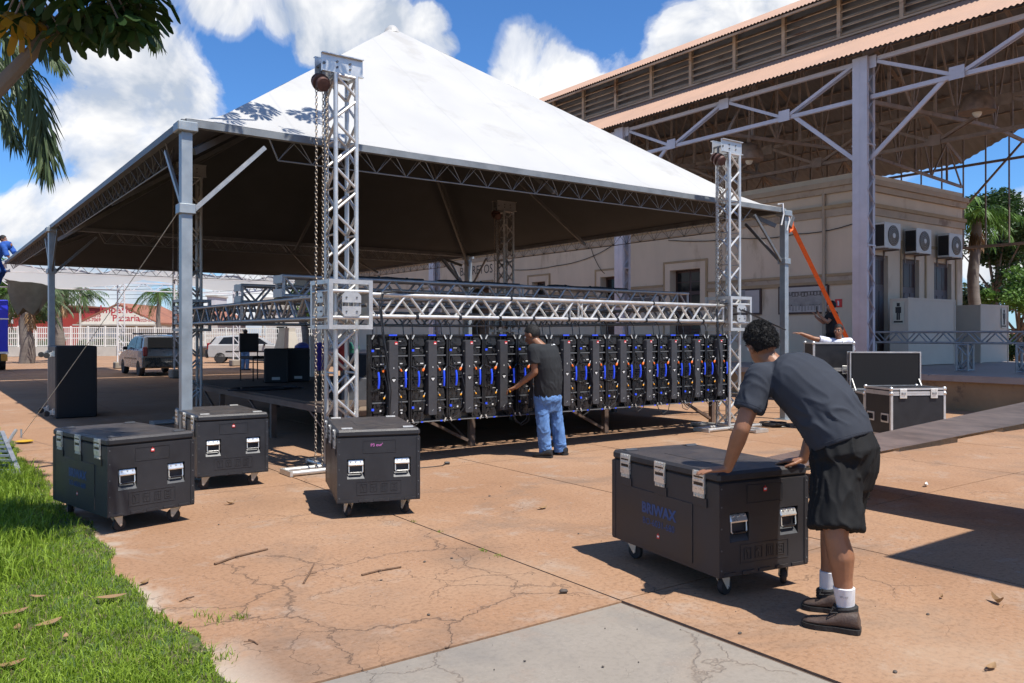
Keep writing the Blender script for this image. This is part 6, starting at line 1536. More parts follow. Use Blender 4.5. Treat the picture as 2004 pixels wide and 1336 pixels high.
for lab, pa, pb, pt, pbm, ia, ib, it, ibm in (('large framed group photograph on the station wall by the orange strap', 1524, 1622, 558, 614, 1534, 1613, 570, 598), ('framed pale poster on the station wall behind the right tower', 1406, 1490, 566, 616, 1408, 1460, 568, 613), ('framed photograph on the station wall left of the open door', 1238, 1292, 578, 606, 1240, 1277, 582, 606)):
    b, a = onU(pb, pt, WX - .03), onU(pa, pt, WX - .03); zb_ = onU((pa + pb) / 2, pbm, WX - .03).z; zt_ = onU((pa + pb) / 2, pt, WX - .03).z
    r = thing('framed_picture', lab, 'picture', (WX - .03, b.y, zb_), 0, 'framed pictures on the station wall'); w, h = a.y - b.y, zt_ - zb_
    MB().bb((-.03, 0, 0), (.028, w, h), .004).build('frame', DOORW, r); MB().bb((-.034, .05, .05), (-.0305, w - .05, h - .05)).build('mount', PICW, r)
    i0, i1 = onU(ib, it, WX - .03).y - b.y, onU(ia, it, WX - .03).y - b.y; j0, j1 = onU((pa + pb) / 2, ibm, WX - .03).z - zb_, onU((pa + pb) / 2, it, WX - .03).z - zb_
    MB().bb((-.037, i0, max(.06, j0)), (-.0345, i1, j1)).build('photograph', PICD if 'poster' not in lab else mat('pale_print', (.30, .29, .28), .5, 0, .3, 6), r)
    if 'group' in lab:
        fm = MB(); rr = random.Random(3)
        for k in range(13):
            y = i0 + (i1 - i0) * (k + .5) / 13; zz = j0 + (j1 - j0) * rr.uniform(.3, .42); fm.box((-.0385, y, zz), (.002, .10, .26)); fm.box((-.0385, y, zz + .19), (.002, .055, .08)); fm.box((-.0385, y + .02, zz - .2), (.002, .06, .16))
        fm.build('group_figures', mat('sepia_light', (.34, .31, .28), .5, 0, .2), r)
es = thing('extinguisher_sign', 'small red fire extinguisher sign on the station wall', 'sign', onU(1641, 593, WX - .012), 0)
MB().bb((-.006, -.10, -.11), (.01, .10, .11)).build('plate', REDP, es); MB().bb((-.0085, -.022, -.065), (-.0065, .022, .04)).bb((-.0085, -.013, .042), (-.0065, .032, .065)).build('symbol', WHITEP, es)
# toilet screens
SCR = mat('cream_screen_panel', (.62, .51, .40), .7, 0, .06, 1.2, dirt=((.36, .29, .24), 1.0, .64))
def screen(label, a, b, depthv, z1, onfront, sd):
    r = thing('toilet_screen', label, 'screen', (a, depthv, .66), 0, 'toilet screens before the end wall'); w = b - a
    MB().bb((0, 0, .02), (w, .06, z1 - .66)).build('front_panel', SCR, r); MB().bb((-.06, 0.0, .02), (-.001, sd, z1 - .66)).build('side_panel', SCR, r)
    for x in (-.03, w): MB().bb((x - .03, -.015, 0), (x + .03, -.001, z1 - .64)).build('edge_post', SCR, r)
    MB().bb((0, -.012, z1 - .70), (w, -.001, z1 - .645)).build('top_rail', SCR, r)
    zc_ = z1 - 1.02; pl = MB(); fg = MB()
    def bx_(q, p0, p1, lay):
        (ya, yb) = ((-.026, -.0165), (-.0325, -.027))[lay]
        if onfront: q.bb((w - .3 + p0[0], ya, zc_ + p0[1]), (w - .3 + p1[0], yb, zc_ + p1[1]))
        else: q.bb((-.06 + ya + .005, .24 - p1[0], zc_ + p0[1]), (-.06 + yb + .005, .24 - p0[0], zc_ + p1[1]))
    bx_(pl, (-.15, -.30), (.15, .28), 0); so = pl.build('sign_plate', mat('sign_cream', (.6, .56, .45), .6), r)
    for q in (((-.04, .15), (.04, .24)), ((-.075, -.02), (.075, .135)), ((-.045, -.2), (-.006, -.0205)), ((.006, -.2), (.045, -.0205)), ((-.12, -.27), (.12, -.225))): bx_(fg, q[0], q[1], 1)
    fg.build('sign_figure', BLACKF, so)
a = onV(1779, 584, VC - .95); b = onV(1868, 590, VC - .95); screen('cream toilet screen nearest the white column, with a figure sign', a.x, b.x, VC - .95, onV(1779, 583, VC - .95).z, 0, .48)
a = onV(1920, 596, VC - .95); b = onV(1972, 598, VC - .95); screen('farther cream toilet screen at the far right, with a figure sign', a.x, b.x, VC - .95, onV(1920, 596, VC - .95).z, 1, .8)
# truss barrier on the platform
S = .12
ya, yb = onU(2060, 660, 18.6).y, onU(1690, 655, 18.6).y
tb = thing('truss_barrier', 'long grey box truss lying raised along the platform at right', 'truss', (18.6, ya, .66))
zt_ = onU(1850, 660, 18.6).z - .66
truss(tb, (0, 0, zt_), (0, yb - ya, zt_), ALUD, .28)
truss(tb, (0, (yb - ya) * .42, .02), (0, (yb - ya) * .42, zt_ - .14), ALUD, .3, yup=(0, 1, 0)); truss(tb, (0, (yb - ya) * .97, .02), (0, (yb - ya) * .97, zt_ - .14), ALUD, .3, yup=(0, 1, 0))
truss(tb, (0, .5, .02), (0, .5, zt_ - .14), ALUD, .3, yup=(0, 1, 0))

# wires and a down pipe on the station wall
for lab, pts in (('thin wire looping along the station wall above the doors', [fac(1235, 455), fac(1165, 500), fac(1090, 520), fac(1005, 528)]), ('thin wire running from the eave to the right door head', [fac(1156, 475), fac(1168, 510), fac(1185, 535)]), ('sagging wire crossing the station wall by the right tent corner', [fac(1672, 438), fac(1560, 458), fac(1450, 466), fac(1310, 470)])):
    b_ = V(pts[0]); w_ = thing('wall_wire', lab, 'wire', b_, 0, 'wires on the station wall'); sm = []
    for k in range(len(pts) - 1): sm += arc(V(pts[k]) - b_ - V((.05, 0, 0)), V(pts[k + 1]) - b_ - V((.05, 0, 0)), .06, 5)
    MB().path(sm, .012, 5).build('wire', BLACKF, w_)
SB(MB().tube((WX - .07, VC + 1.0, .66), (WX - .07, VC + 1.0, WT - .3), .045, 10), 'down_pipe', CORN, None, True)
# ================================================================ background beyond the plaza
WFENCE = mat('white_fence_paint', (0.66, 0.64, 0.60), 0.5, 0, 0.06, 3)
LOWW = mat('low_plaster_wall', (0.46, 0.43, 0.38), 0.9, 0, 0.12, 1.2, dirt=((.3, .25, .2), .8, .6))
def fence(label, pa, pb, zb, zt, n, m, wall=None, group=None, every=9):
    pa, pb = V(pa), V(pb); r = thing('fence', label, 'fence', pa, 0, group); d = pb - pa; d.z = 0
    if wall: MB().bar(V((0, 0, zb / 2)), d + V((0, 0, zb / 2)), .2, zb).build('low_wall', LOWW, r)
    for z in (zb + .06, (zb + zt) / 2 - .1, zt - .45 if zt - zb > 1.1 else zt - .3, zt - .05): beam('rail', V((0, 0, z)), d + V((0, 0, z)), .05, .06, m, r)
    for i in range(n + 1):
        p = d * (i / n)
        if i % every == 0: beam('post', p + V((0, 0, zb)), p + V((0, 0, zt + .06)), .10, .10, m, r)
        else: beam('bar', p + V((0, 0, zb + .02)), p + V((0, 0, zt)), .045, .045, m, r)
    return r
def gz(px, d): p = P(px, 655, d); p.z = 0; return p
fence('white metal bar fence on a low wall before the pizzeria', gz(-70, 55), gz(228, 57), .66, 2.02, 78, WFENCE, True)
fence('white metal gate fence right of the pizzeria, behind the silver car', gz(231, 57), gz(400, 60), .10, 2.0, 44, WFENCE)
fence('white metal fence far behind the stage speakers', gz(402, 61), gz(720, 68), .66, 2.0, 78, WFENCE, True)
def house(name, label, cat, pl, pr, d, zw, roof_z, wallm, roofm, depth=7, gable=True, windows=()):
    a, b = gz(pl, d), gz(pr, d); r = thing(name, label, cat, a, atan2(b.y - a.y, b.x - a.x)); w = (b - a).length
    MB().bb((0, 0, 0), (w, depth, zw)).build('wall', wallm, r)
    if gable:
        MB().prism([(0, -.04, zw - .3), (w, -.04, zw - .3), (w, -.04, zw + .001), (w / 2, -.04, roof_z), (0, -.04, zw + .001)], (0, .05, 0)).build('gable', wallm, r)
        for s_ in (0, 1):
            e0 = V((-.35 if s_ == 0 else w + .35, 0, zw - .12)); e1 = V((w / 2, 0, roof_z + .06)); ro = MB(); n = 14
            ro.prism([e0 + V((0, -.05, 0)), e1 + V((0, -.05, 0)), e1 + V((0, -.05, .16)), e0 + V((0, -.05, .16))], (0, depth + .3, 0)); ro.build('roof_slope', roofm, r)
    else: MB().bb((-.2, -.2, zw), (w + .2, depth + .2, roof_z)).build('roof', roofm, r)
    for (x0, x1, z0, z1, m) in windows:
        fo = MB().bb((x0 - .06, -.04, z0 - .06), (x1 + .06, -.001, z1 + .06)).build('window', WFENCE, r); MB().bb((x0, -.05, z0), (x1, -.041, z1)).build('pane', m, fo)
    return r, w
TILE = mat('red_clay_tile', (.27, .11, .065), .8, 0, .2, 1.5, bump=.4, bs=6, stretch=(1, 1, 3))
SIGNW = mat('cream_sign', (.68, .62, .53), .6, 0, .05)
SRED = mat('sign_red', (.42, .04, .05), .5, 0, .08)
hz_, w = house('pizzeria', 'cream pizzeria with a red tiled gable roof and a lettered front', 'building', 158, 304, 74, 2.55, 4.15, SIGNW, TILE, 9, windows=((0.9, 2.6, .7, 2.1, GLASS),))
def pzt(name, txt, px, py, size, m, **kw):
    c = P(px, py, 74); loc = hz_.location; x = (gz(304, 74) - gz(158, 74)).normalized(); dlt = c - V(loc); lx = dlt.dot(x)
    text(name, txt, size, m, hz_, (lx, -.046, c.z), (1, 0, 0), (0, 0, 1), **kw)
pzt('sign_lettering', 'Império', 229, 612, .98, SRED, weight=.02); pzt('sign_lettering', 'Pizzaria', 247, 628, .82, SRED, weight=.015)
pzt('sign_lettering', '3324-5510', 178, 620.5, .42, SRED, weight=.012); pzt('sign_lettering', '3323-7069', 178, 628.5, .42, SRED, weight=.012)
pzt('sign_lettering', '3325-55', 285, 629, .36, SRED, weight=.008); pzt('sign_lettering', 'Disk Entrega', 175, 611, .2, SRED); pzt('sign_lettering', '(17) 9', 282, 620, .3, SRED)
MB().bb((0.0, -1.4, 2.3), (w + .2, -.08, 2.42)).build('awning', LOWW, hz_)
MB().bb((.5, -.25, .9), (4.0, -.10, 2.2), .05).build('painted_panel', mat('blue_mural', (.16, .34, .52), .6, 0, .3, 1.5, col2=(.42, .55, .62)), hz_)
for k in range(22): beam('grille_bar', (4.2 + k * .17, -.1, .1), (4.2 + k * .17, -.1, 2.25), .04, .04, WFENCE, hz_)
hr_, w = house('red_building', 'low red painted building left of the pizzeria with a white mark', 'building', 14, 158, 79, 4.15, 4.3, mat('red_painted_wall', (.36, .045, .035), .75, 0, .1, .6), TILE, 8, False)
text('wall_mark', 'f', 2.0, WHITEP, hr_, (.5, -.02, 2.6), (1, 0, 0), (0, 0, 1), weight=.03)
house('tiled_house', 'house with an orange tiled roof right of the pizzeria', 'house', 330, 425, 84, 2.9, 4.3, mat('house_wall', (.5, .46, .42), .9), TILE, 9)
house('apartment_block', 'distant pale flat roofed block above the tiled house', 'building', 405, 420, 140, 8.0, 8.3, mat('pale_block', (.5, .5, .52), .9), LOWW, 6, False)
house('far_house', 'low pale house behind the stage, right of the white car', 'house', 520, 645, 90, 4.2, 5.6, mat('house_wall2', (.55, .53, .5), .9), LOWW, 9, False, windows=((1.2, 2.4, 1.2, 2.4, GLASS), (4.2, 5.2, 1.2, 2.4, GLASS)))
house('white_kiosk', 'small white building beyond the right fence', 'building', 1878, 1996, 62, 1.2, 2.3, mat('kiosk_wall', (.62, .58, .55), .8), mat('kiosk_roof', (.42, .2, .14), .8), 6, True, windows=((1.0, 1.9, .3, .9, GLASS), (2.6, 3.5, .3, .9, GLASS)))
# ---- cars
def wheelc(r, x, y, rr):
    w = MB().lathe([(rr * .55, -.09), (rr * .92, -.09), (rr, -.05), (rr, .05), (rr * .92, .09), (rr * .55, .09)], (x, y, rr), 20, Matrix.Rotation(pi / 2, 3, 'Y')).build('tyre', RUBBER, r, True)
    MB().lathe([(rr * .1, -.085), (rr * .56, -.075), (rr * .56, .075), (rr * .1, .085)], (x, y, rr), 14, Matrix.Rotation(pi / 2, 3, 'Y')).build('rim', ALUD, w, True)
def car(name, label, loc, rz, paint, prof, glassband, L, W=1.62, rear_glass=True, rack=False):
    # local: y forward, x right; profile points (y,z) of body; lofted sections across the width
    r = thing(name, label, 'car', loc, rz)
    body = []
    for x, ins, dz in ((-W / 2, .06, -.05), (-W / 2 + .07, 0, 0), (0, -.02, .02), (W / 2 - .07, 0, 0), (W / 2, .06, -.05)):
        body.append([V((x, y * (1 - ins * .25), z + dz * (1 if z > .5 else 0))) for y, z in prof[0]])
    MB().loft(body).build('body', paint, r, True)
    cab = []
    for x, q in ((-W / 2 + .05, 1.0), (-W / 2 + .16, 0), (0, -.1), (W / 2 - .16, 0), (W / 2 - .05, 1.0)):
        cab.append([V((x if z < 1.0 else x * (.86 if abs(x) > .3 else 1), y, z - (.05 * q if z > 1.2 else 0))) for y, z in prof[1]])
    MB().loft(cab).build('cabin', paint, r, True)
    for s_ in (-1, 1):
        for quad in glassband['side']:
            vs = []
            for y, z in quad:
                t = min(1, max(0, (z - .9) / .5)); vs.append(V((s_ * ((W / 2 - .042) * (1 - t) + (W / 2 - .145) * t), y, z)))
            MB().prism(vs, (s_ * .012, 0, 0)).build('side_window', GLASS, r)
    (yb0, zb0), (yb1, zb1) = glassband['rear']
    wv = W / 2 - .2; n_ = V((0, -(zb1 - zb0), (yb1 - yb0))).normalized() * -1
    MB().prism([V((-wv, yb0, zb0)), V((wv, yb0, zb0)), V((wv - .06, yb1, zb1)), V((-wv + .06, yb1, zb1))], V((0, -.025, .012))).build('rear_window', GLASS, r)
    yr = min(y for y, z in prof[0]); yf = max(y for y, z in prof[0])
    for s_ in (-1, 1):
        MB().box((s_ * (W / 2 - .10), yr + .05, .88), (.15, .14, .34), None, .03).build('tail_light', mat('tail_light_red', (.22, .012, .015), .2), r)
        MB().box((s_ * (W / 2 - .2), yf - .05, .68), (.28, .12, .15), None, .03).build('headlight', CHROME, r)
        for y in (yf - .68, yr + .62): wheelc(r, s_ * (W / 2 - .09), y, .29)
        MB().box((s_ * (W / 2 + .07), yf - 1.42, .98), (.16, .10, .13), None, .03).build('mirror', BLACKG, r)
        MB().bb((s_ * (W / 2) - .012, yr + .9, .58), (s_ * (W / 2) + .012, yf - 1.0, .64)).build('side_strip', BLACKG, r)
    MB().box((0, yr - .01, .50), (W - .04, .18, .44), None, .05).build('rear_bumper', BLACKG, r); MB().box((0, yf + .0, .42), (W - .08, .16, .30), None, .05).build('front_bumper', BLACKG, r)
    MB().box((0, yr - .095, .56), (.4, .01, .13)).build('number_plate', mat('plate_grey', (.5, .5, .48), .5), r)
    if rack:
        for y in (-.8, .15): rod('rack_bar', (-W / 2 + .12, y, 1.52), (W / 2 - .12, y, 1.52), .02, BLACKG, r)
        for s_ in (-1, 1): rod('rack_rail', (s_ * (W / 2 - .2), -1.0, 1.49), (s_ * (W / 2 - .2), .4, 1.49), .018, BLACKG, r)
hatch = ([(-1.8, .30), (-1.84, .62), (-1.78, .95), (.45, .97), (1.35, .86), (1.78, .70), (1.85, .45), (1.8, .28)], [(-1.76, .93), (-1.45, 1.40), (-.9, 1.47), (.0, 1.45), (.45, 1.30), (1.0, .92)])
gl = dict(side=[[(-.55, .98), (.75, .98), (.35, 1.28), (-.05, 1.37), (-.55, 1.38)], [(-1.45, 1.0), (-.62, .98), (-.62, 1.38), (-1.2, 1.36)]], rear=((-1.80, 1.0), (-1.50, 1.36)))
sc_ = gz(293, 29.2)
car('hatchback_car', 'silver hatchback with a roof rack parked at the left, rear towards us', (sc_.x + .45, sc_.y + 1.5, 0), .02, mat('silver_paint', (.24, .25, .265), .28, .35, .04, 3, coat=.5), hatch, gl, 3.7, rack=True)
pick = ([(-2.1, .34), (-2.14, .62), (-2.1, .98), (.6, .98), (1.55, .90), (2.05, .74), (2.1, .45), (2.05, .30)], [(-2.0, .95), (-1.7, 1.38), (-1.0, 1.45), (.1, 1.44), (.55, 1.3), (1.15, .95)])
gp_ = dict(side=[[(-.55, 1.0), (.85, 1.0), (.45, 1.28), (.0, 1.36), (-.55, 1.38)], [(-1.6, 1.0), (-.62, 1.0), (-.62, 1.38), (-1.35, 1.34)]], rear=((-2.03, 1.02), (-1.76, 1.34)))
wc_ = gz(470, 43)
car('estate_car', 'white car seen side on beyond the stage, under the side truss', (wc_.x + .6, wc_.y, 0), -radians(36.2) - radians(75), mat('shaded_white_paint', (.36, .36, .36), .3, 0, .04, 3, coat=.5), pick, gp_, 4.2)  # white paint greyed: the shade on the car is put into its colour
# blue lorry at the left edge
bl = thing('blue_lorry', 'bright blue lorry box cut by the left picture edge', 'lorry', gz(-41, 33), radians(-36.2 + 33))
MB().bb((-1.0, 0, .75), (1.0, 5, 2.9), .03).build('box', mat('blue_lorry_paint', (.02, .03, .55), .4, 0, .08, 2), bl)
MB().bb((-1.03, -.03, 2.1), (1.03, 5.03, 2.15)).build('white_band', WHITEP, bl); MB().bb((-1.02, -.04, .70), (1.02, 5.02, .78)).build('sill', WHITEP, bl)
MB().bb((-.9, .1, .35), (.9, 4.9, .7)).build('chassis', BLACKF, bl); MB().bb((.75, -.06, .4), (.98, -.02, .68)).build('tail_light', mat('tail_light_amber', (.5, .25, .03), .3), bl)
for y in (.9, 4.0):
    for s_ in (-1, 1): MB().lathe([(.15, -.12), (.42, -.11), (.45, 0), (.42, .11), (.15, .12)], (s_ * .82, y, .45), 18, Matrix.Rotation(pi / 2, 3, 'Y')).build('wheel', RUBBER, bl, True)

# ================================================================ vegetation
LEAFD = leafmat('dark_green_leaf', (.016, .040, .010), (.045, .095, .020), .3)
LEAFM = leafmat('mid_green_leaf', (.035, .085, .015), (.10, .19, .035), .35)
LEAFL = leafmat('light_green_leaf', (.06, .13, .02), (.15, .27, .05), .35)
LEAFG = leafmat('grey_green_palm', (.045, .075, .03), (.12, .165, .07), .3)
LEAFY = leafmat('yellowing_leaf', (.30, .16, .012), (.50, .27, .02), .45)
DRYL = leafmat('dry_leaf', (.20, .11, .05), (.42, .27, .14), .2)
BARK = mat('grey_brown_bark', (.16, .125, .095), .9, 0, .3, 5, bump=.6, bs=22, stretch=(1, 1, .35))
PBARK = mat('grey_palm_bark', (.17, .145, .125), .9, 0, .2, 3, bump=.5, bs=12, stretch=(.4, .4, 4))
def leafy(n, clumps, size, rnd, aspect=.5):
    m = MB(); vs, fs = [], []
    for _ in range(n):
        c, r = clumps[rnd.randrange(len(clumps))]
        d = V((rnd.gauss(0, 1), rnd.gauss(0, 1), rnd.gauss(0, 1))).normalized() * (r * rnd.random() ** .45); p = V(c) + V((d.x, d.y, d.z * .8))
        a = V((rnd.gauss(0, 1), rnd.gauss(0, 1), rnd.gauss(-.2, .6))).normalized(); b = a.orthogonal().normalized() * 1; b = (Matrix.Rotation(rnd.uniform(0, 6.28), 3, a) @ b)
        s_ = size * rnd.uniform(.6, 1.3); o = len(vs)
        vs += [p, p + a * s_ * .5 + b * s_ * aspect * .5, p + a * s_, p + a * s_ * .5 - b * s_ * aspect * .5]; fs.append((o, o + 1, o + 2, o + 3))
    m.v = [tuple(v) for v in vs]; m.f = fs; return m
def broad_tree(label, base, h, rx, rz, m, n, size, seed, group=None, name='tree', trunk_r=.16):
    rnd = random.Random(seed); r = thing(name, label, 'tree', base, 0, group); th = h - rz * 1.1
    pts = [V((0, 0, -.05)), V((rnd.uniform(-.1, .1), 0, th * .5)), V((rnd.uniform(-.2, .2), rnd.uniform(-.2, .2), th))]
    tm = MB().path(pts, [trunk_r, trunk_r * .8, trunk_r * .6], 10); cl = []
    for k in range(rnd.randint(11, 15)):
        a = rnd.uniform(0, 6.28); q = rnd.random() ** .6; z = rnd.uniform(-.75, 1) * rz; rr = sqrt(max(.05, 1 - (z / rz) ** 2)) * rx * q
        c = V((rr * cos(a), rr * sin(a), th + rz * .9 + z)); cl.append((c, rx * rnd.uniform(.24, .42)))
        tm.path([pts[2] * .9, pts[2].lerp(c, .5) + V((0, 0, -.1)), c], [trunk_r * .4, trunk_r * .25, trunk_r * .08], 6)
    tm.build('trunk', BARK, r, True); leafy(n, cl, size, rnd).build('crown', m, r); return r
def frond(m, p0, d, L, droop, nl, ll, rnd, up=V((0, 0, 1)), hang=.6, w=.028):
    d = V(d).normalized(); pts = [V(p0)]; t = d.copy()
    for i in range(10): t = (t + V((0, 0, -droop * .1))).normalized(); pts.append(pts[-1] + t * L / 10)
    m.path(pts, [.018 * (1 - i / 12) for i in range(11)], 4)
    for i in range(nl):
        f = (i + .5) / nl; k = min(9, int(f * 10)); p = pts[k].lerp(pts[k + 1], f * 10 - k); tt = (pts[k + 1] - pts[k]).normalized(); sd = tt.cross(up)
        if sd.length < .1: sd = tt.orthogonal()
        sd.normalize()
        for s_ in (-1, 1):
            l = ll * (.55 + .6 * sin(pi * (f * .85 + .1))) * rnd.uniform(.75, 1.2); dv = (sd * s_ * rnd.uniform(.5, 1) + tt * .7 + V((0, 0, -hang * rnd.uniform(.4, 1.4)))).normalized()
            q1 = p + dv * l * .5; dv2 = (dv + V((0, 0, -hang * .9))).normalized(); q2 = q1 + dv2 * l * .5; ww = w * rnd.uniform(.7, 1.2); wv = dv.cross(tt).normalized() if dv.cross(tt).length > .05 else V((0, 0, 1)); wv = (tt * .6 + wv * .4).normalized() * ww
            m.add([p - wv * .5, p + wv * .5, q1 + wv * .6, q1 - wv * .6, q2], [(0, 1, 2, 3), (3, 2, 4)])
def palm(label, base, h, fl, nf, m, seed, group='palm trees', tr=.17, dead=0, hang=.6):
    rnd = random.Random(seed); r = thing('palm_tree', label, 'palm tree', base, 0, group)
    pts = [V((.06 * sin(i), .05 * cos(i * 1.3), h * i / 8)) for i in range(9)]; pts[0] = V((0, 0, -.05))
    MB().path(pts, [tr * (1.25 - .45 * i / 8) * (1 + .05 * (i % 2)) for i in range(9)], 12).build('trunk', PBARK, r, True)
    fm = MB()
    for k in range(nf):
        a = 2 * pi * k / nf * 2.4 + rnd.uniform(-.2, .2); e = rnd.uniform(-.1, 1.1); frond(fm, pts[-1], (cos(a) * cos(e), sin(a) * cos(e), sin(e)), fl * rnd.uniform(.8, 1.1), rnd.uniform(1.3, 2.3), 22, fl * .3, rnd, hang=hang, w=.05)
    fm.build('fronds', m, r)
    if dead:
        dm = MB()
        for k in range(dead):
            a = rnd.uniform(0, 6.28); frond(dm, pts[-1] - V((0, 0, .2)), (cos(a) * .5, sin(a) * .5, -.6), fl * .6, 2.5, 14, fl * .2, rnd, w=.05)
        dm.build('dead_fronds', DRYL, r)
    return r
g_ = lambda px, d: tuple(gz(px, d))
palm('stout palm with a thick trunk left of the far tent post', g_(52, 42), 3.3, 2.2, 15, LEAFG, 11, tr=.30, dead=6)
palm('palm with hanging dead fronds right of the far tent post', g_(115, 45), 3.9, 2.0, 14, LEAFG, 12, tr=.24, dead=8)
palm('small feathery palm above the pizzeria roof', g_(165, 88), 5.6, 2.8, 13, LEAFM, 13)
palm('tall slim palm right of the pizzeria', g_(311, 70), 5.0, 2.6, 13, LEAFM, 14)
palm('palm seen past the sleeve block, behind the stage', g_(596, 46), 4.6, 2.4, 14, LEAFL, 15)
palm('tall palm beside the station end wall at right', g_(1908, 31), 5.9, 1.7, 20, LEAFL, 16, tr=.2, dead=7, hang=.9)
broad_tree('green bushy tree at the far left behind the blue lorry', g_(8, 72), 5.6, 4.2, 2.4, LEAFM, 9000, .38, 21, 'background trees')
broad_tree('round tree behind the red building', g_(75, 98), 6.2, 4.5, 2.6, LEAFD, 8000, .42, 22, 'background trees')
broad_tree('dark green feathery tree behind the right palm', g_(1950, 40), 6.2, 3.0, 2.2, LEAFD, 12000, .20, 23, 'background trees')
broad_tree('large grey green tree at the far right edge', g_(2010, 46), 5.6, 3.4, 2.5, LEAFG, 13000, .24, 24, 'background trees')
broad_tree('bright green leafy tree low beyond the toilet screens', g_(1998, 33), 2.9, 1.6, 1.2, LEAFL, 6000, .17, 25, 'background trees')
broad_tree('tree far behind the stage to the right of the far house', g_(655, 80), 5.6, 4.5, 2.2, LEAFL, 7000, .4, 26, 'background trees')
for lab, px, d, h in (('low green hedge bush before the pizzeria fence, left', 195, 60, 1.5), ('low green hedge bush before the pizzeria fence, right', 228, 60.5, 1.4), ('dark shrub below the red building', 30, 62, 1.9), ('dark shrub at the foot of the palms', 95, 61, 1.7), ('green shrub by the right fence', 1950, 37, 1.5), ('green shrub at the far right fence end', 1992, 35, 1.7)):
    rnd = random.Random(px); r = thing('shrub', lab, 'shrub', g_(px, d), 0, 'shrubs along the fences')
    cl = [(V((rnd.uniform(-1.2, 1.2), rnd.uniform(-.4, .4), h * rnd.uniform(.3, .75))), h * .36) for _ in range(7)]
    leafy(2200, cl, .17, rnd).build('foliage', LEAFM if px % 2 else LEAFD, r); MB().path([V((0, 0, 0)), V((0, 0, h * .5))], .04, 6).build('stem', BARK, r)
fence('dark metal bar fence beyond the platform at far right', gz(1845, 39), gz(2080, 33), .05, 1.75, 34, mat('dark_fence', (.10, .085, .07), .6, .2), None)
# street lamp and poles
def pole(label, px, d, h, lamp=False, cross=False, m=None):
    r = thing('street_lamp' if lamp else 'utility_pole', label, 'street lamp' if lamp else 'utility pole', g_(px, d), 0, 'poles in the background'); MB().tube((0, 0, 0), (0, 0, h), .11, 10, .07).build('pole', m or LOWW, r, True)
    if lamp:
        for s_ in (-1, 1): MB().path([V((0, 0, h - .1)), RT * s_ * .6 + V((0, 0, h + .15)), RT * s_ * 1.0 + V((0, 0, h + .18))], .03, 6).build('arm', GALVD, r); MB().box(RT * s_ * 1.15 + V((0, 0, h + .17)), (.4, .3, .1), Matrix.Rotation(-.63, 3, 'Z'), .02).build('lamp_head', GALVD, r)
    if cross:
        for z in (h - .3, h - .8): MB().bar(-RT * 1.0 + V((0, 0, z)), RT * 1.0 + V((0, 0, z)), .09, .09).build('crossarm', BARK, r)
        for s_ in (-.9, -.5, .5, .9): MB().lathe([(.03, 0), (.045, .05), (.03, .12)], RT * s_ + V((0, 0, h - .25)), 8).build('insulator', WHITEP, r)
    return r
pole('double headed street lamp above the red building', 135, 92, 6.6, True); pole('wooden pole beside the street lamp', 140, 88, 5.0, cross=False, m=BARK)
pole('slim pole at the left side of the pizzeria front', 157, 70, 6.2); pole('utility pole with crossarms behind the stage', 515, 75, 6.8, cross=True)
pole('street lamp above the trees at far right', 1994, 55, 9.6, True)
pw = thing('power_lines', 'thin dark power lines crossing the sky behind the stage', 'power line', gz(515, 75)); b_ = gz(515, 75)
for k, (z) in enumerate((6.5, 6.2, 5.7, 5.3)): MB().path(arc(P(-60, 655, 88) * V((1, 1, 0)) + V((0, 0, z + .5)) - b_, gz(515, 75) + V((0, 0, z)) - b_, .5, 16) + arc(V((0, 0, z)), gz(760, 80) + V((0, 0, z)) - b_, .3, 8)[1:], .022, 4).build('wire', BLACKF, pw)
# recycling bins and a concrete block behind the stage
BINC = [(.02, .05, .35), (.02, .03, .3), (.35, .03, .03), (.02, .16, .12)]
for lab, px, c_ in (('blue recycling bin behind the stage, left of the hanging chain', 592, (.02, .06, .35)), ('purple blue recycling bin behind the stage, right of the chain', 626, (.05, .03, .32)), ('red recycling bin seen through the nearest truss tower', 668, (.35, .03, .03)), ('green recycling bin seen through the nearest truss tower', 688, (.02, .15, .10))):
    r = thing('recycling_bin', lab, 'bin', g_(px, 28), -.6, 'recycling bins'); mm = mat('bin_%d' % px, c_, .5)
    MB().loft([eringp(V((0, 0, z)), V((1, 0, 0)), V((0, 1, 0)), a, a, 16) for z, a in ((.25, .20), (.95, .26), (1.0, .27))]).build('body', mm, r, True); MB().lathe([(.28, 1.0), (.26, 1.1), (.12, 1.2), (.02, 1.22)], (0, 0, 0), 16).build('lid', mm, r, True)
    rod('stand', (0, 0, 0), (0, 0, .26), .04, GALVD, r)
kb = thing('concrete_pillar', 'tapered tan concrete block behind the stage loudspeakers', 'pillar', g_(562, 33)); MB().loft([eringp(V((0, 0, z)), RT, FW, a, a, 4) for z, a in ((0, .75), (1.0, .5), (1.6, .34), (1.75, .34))]).build('block', LOWW, kb)
wp = thing('white_post', 'short white post standing beside the recycling bins', 'post', g_(610, 24)); slab('post', (0, 0, .72), (.12, .12, 1.44), WFENCE, wp); slab('foot', (0, 0, .02), (.3, .3, .04), WFENCE, wp)
lp = P(548, 560, 17.5)
fl_ = thing('floodlight', 'white floodlight bracket hung under the tent eave behind the loose truss', 'floodlight', lp)
MB().prism([RT * -.10 + V((0, 0, .22)), RT * .14 + V((0, 0, .22)), RT * .05 + V((0, 0, -.30)), RT * -.04 + V((0, 0, -.30))], FW * .12).build('bracket', ALUD, fl_); MB().prism([RT * .32 + V((0, 0, .18)), RT * .55 + V((0, 0, .22)), RT * .60 + V((0, 0, -.02)), RT * .30 + V((0, 0, -.06))], FW * .25).build('lamp_housing', ALUD, fl_); rod('arm', RT * .05, RT * .4, .02, GALVD, fl_)

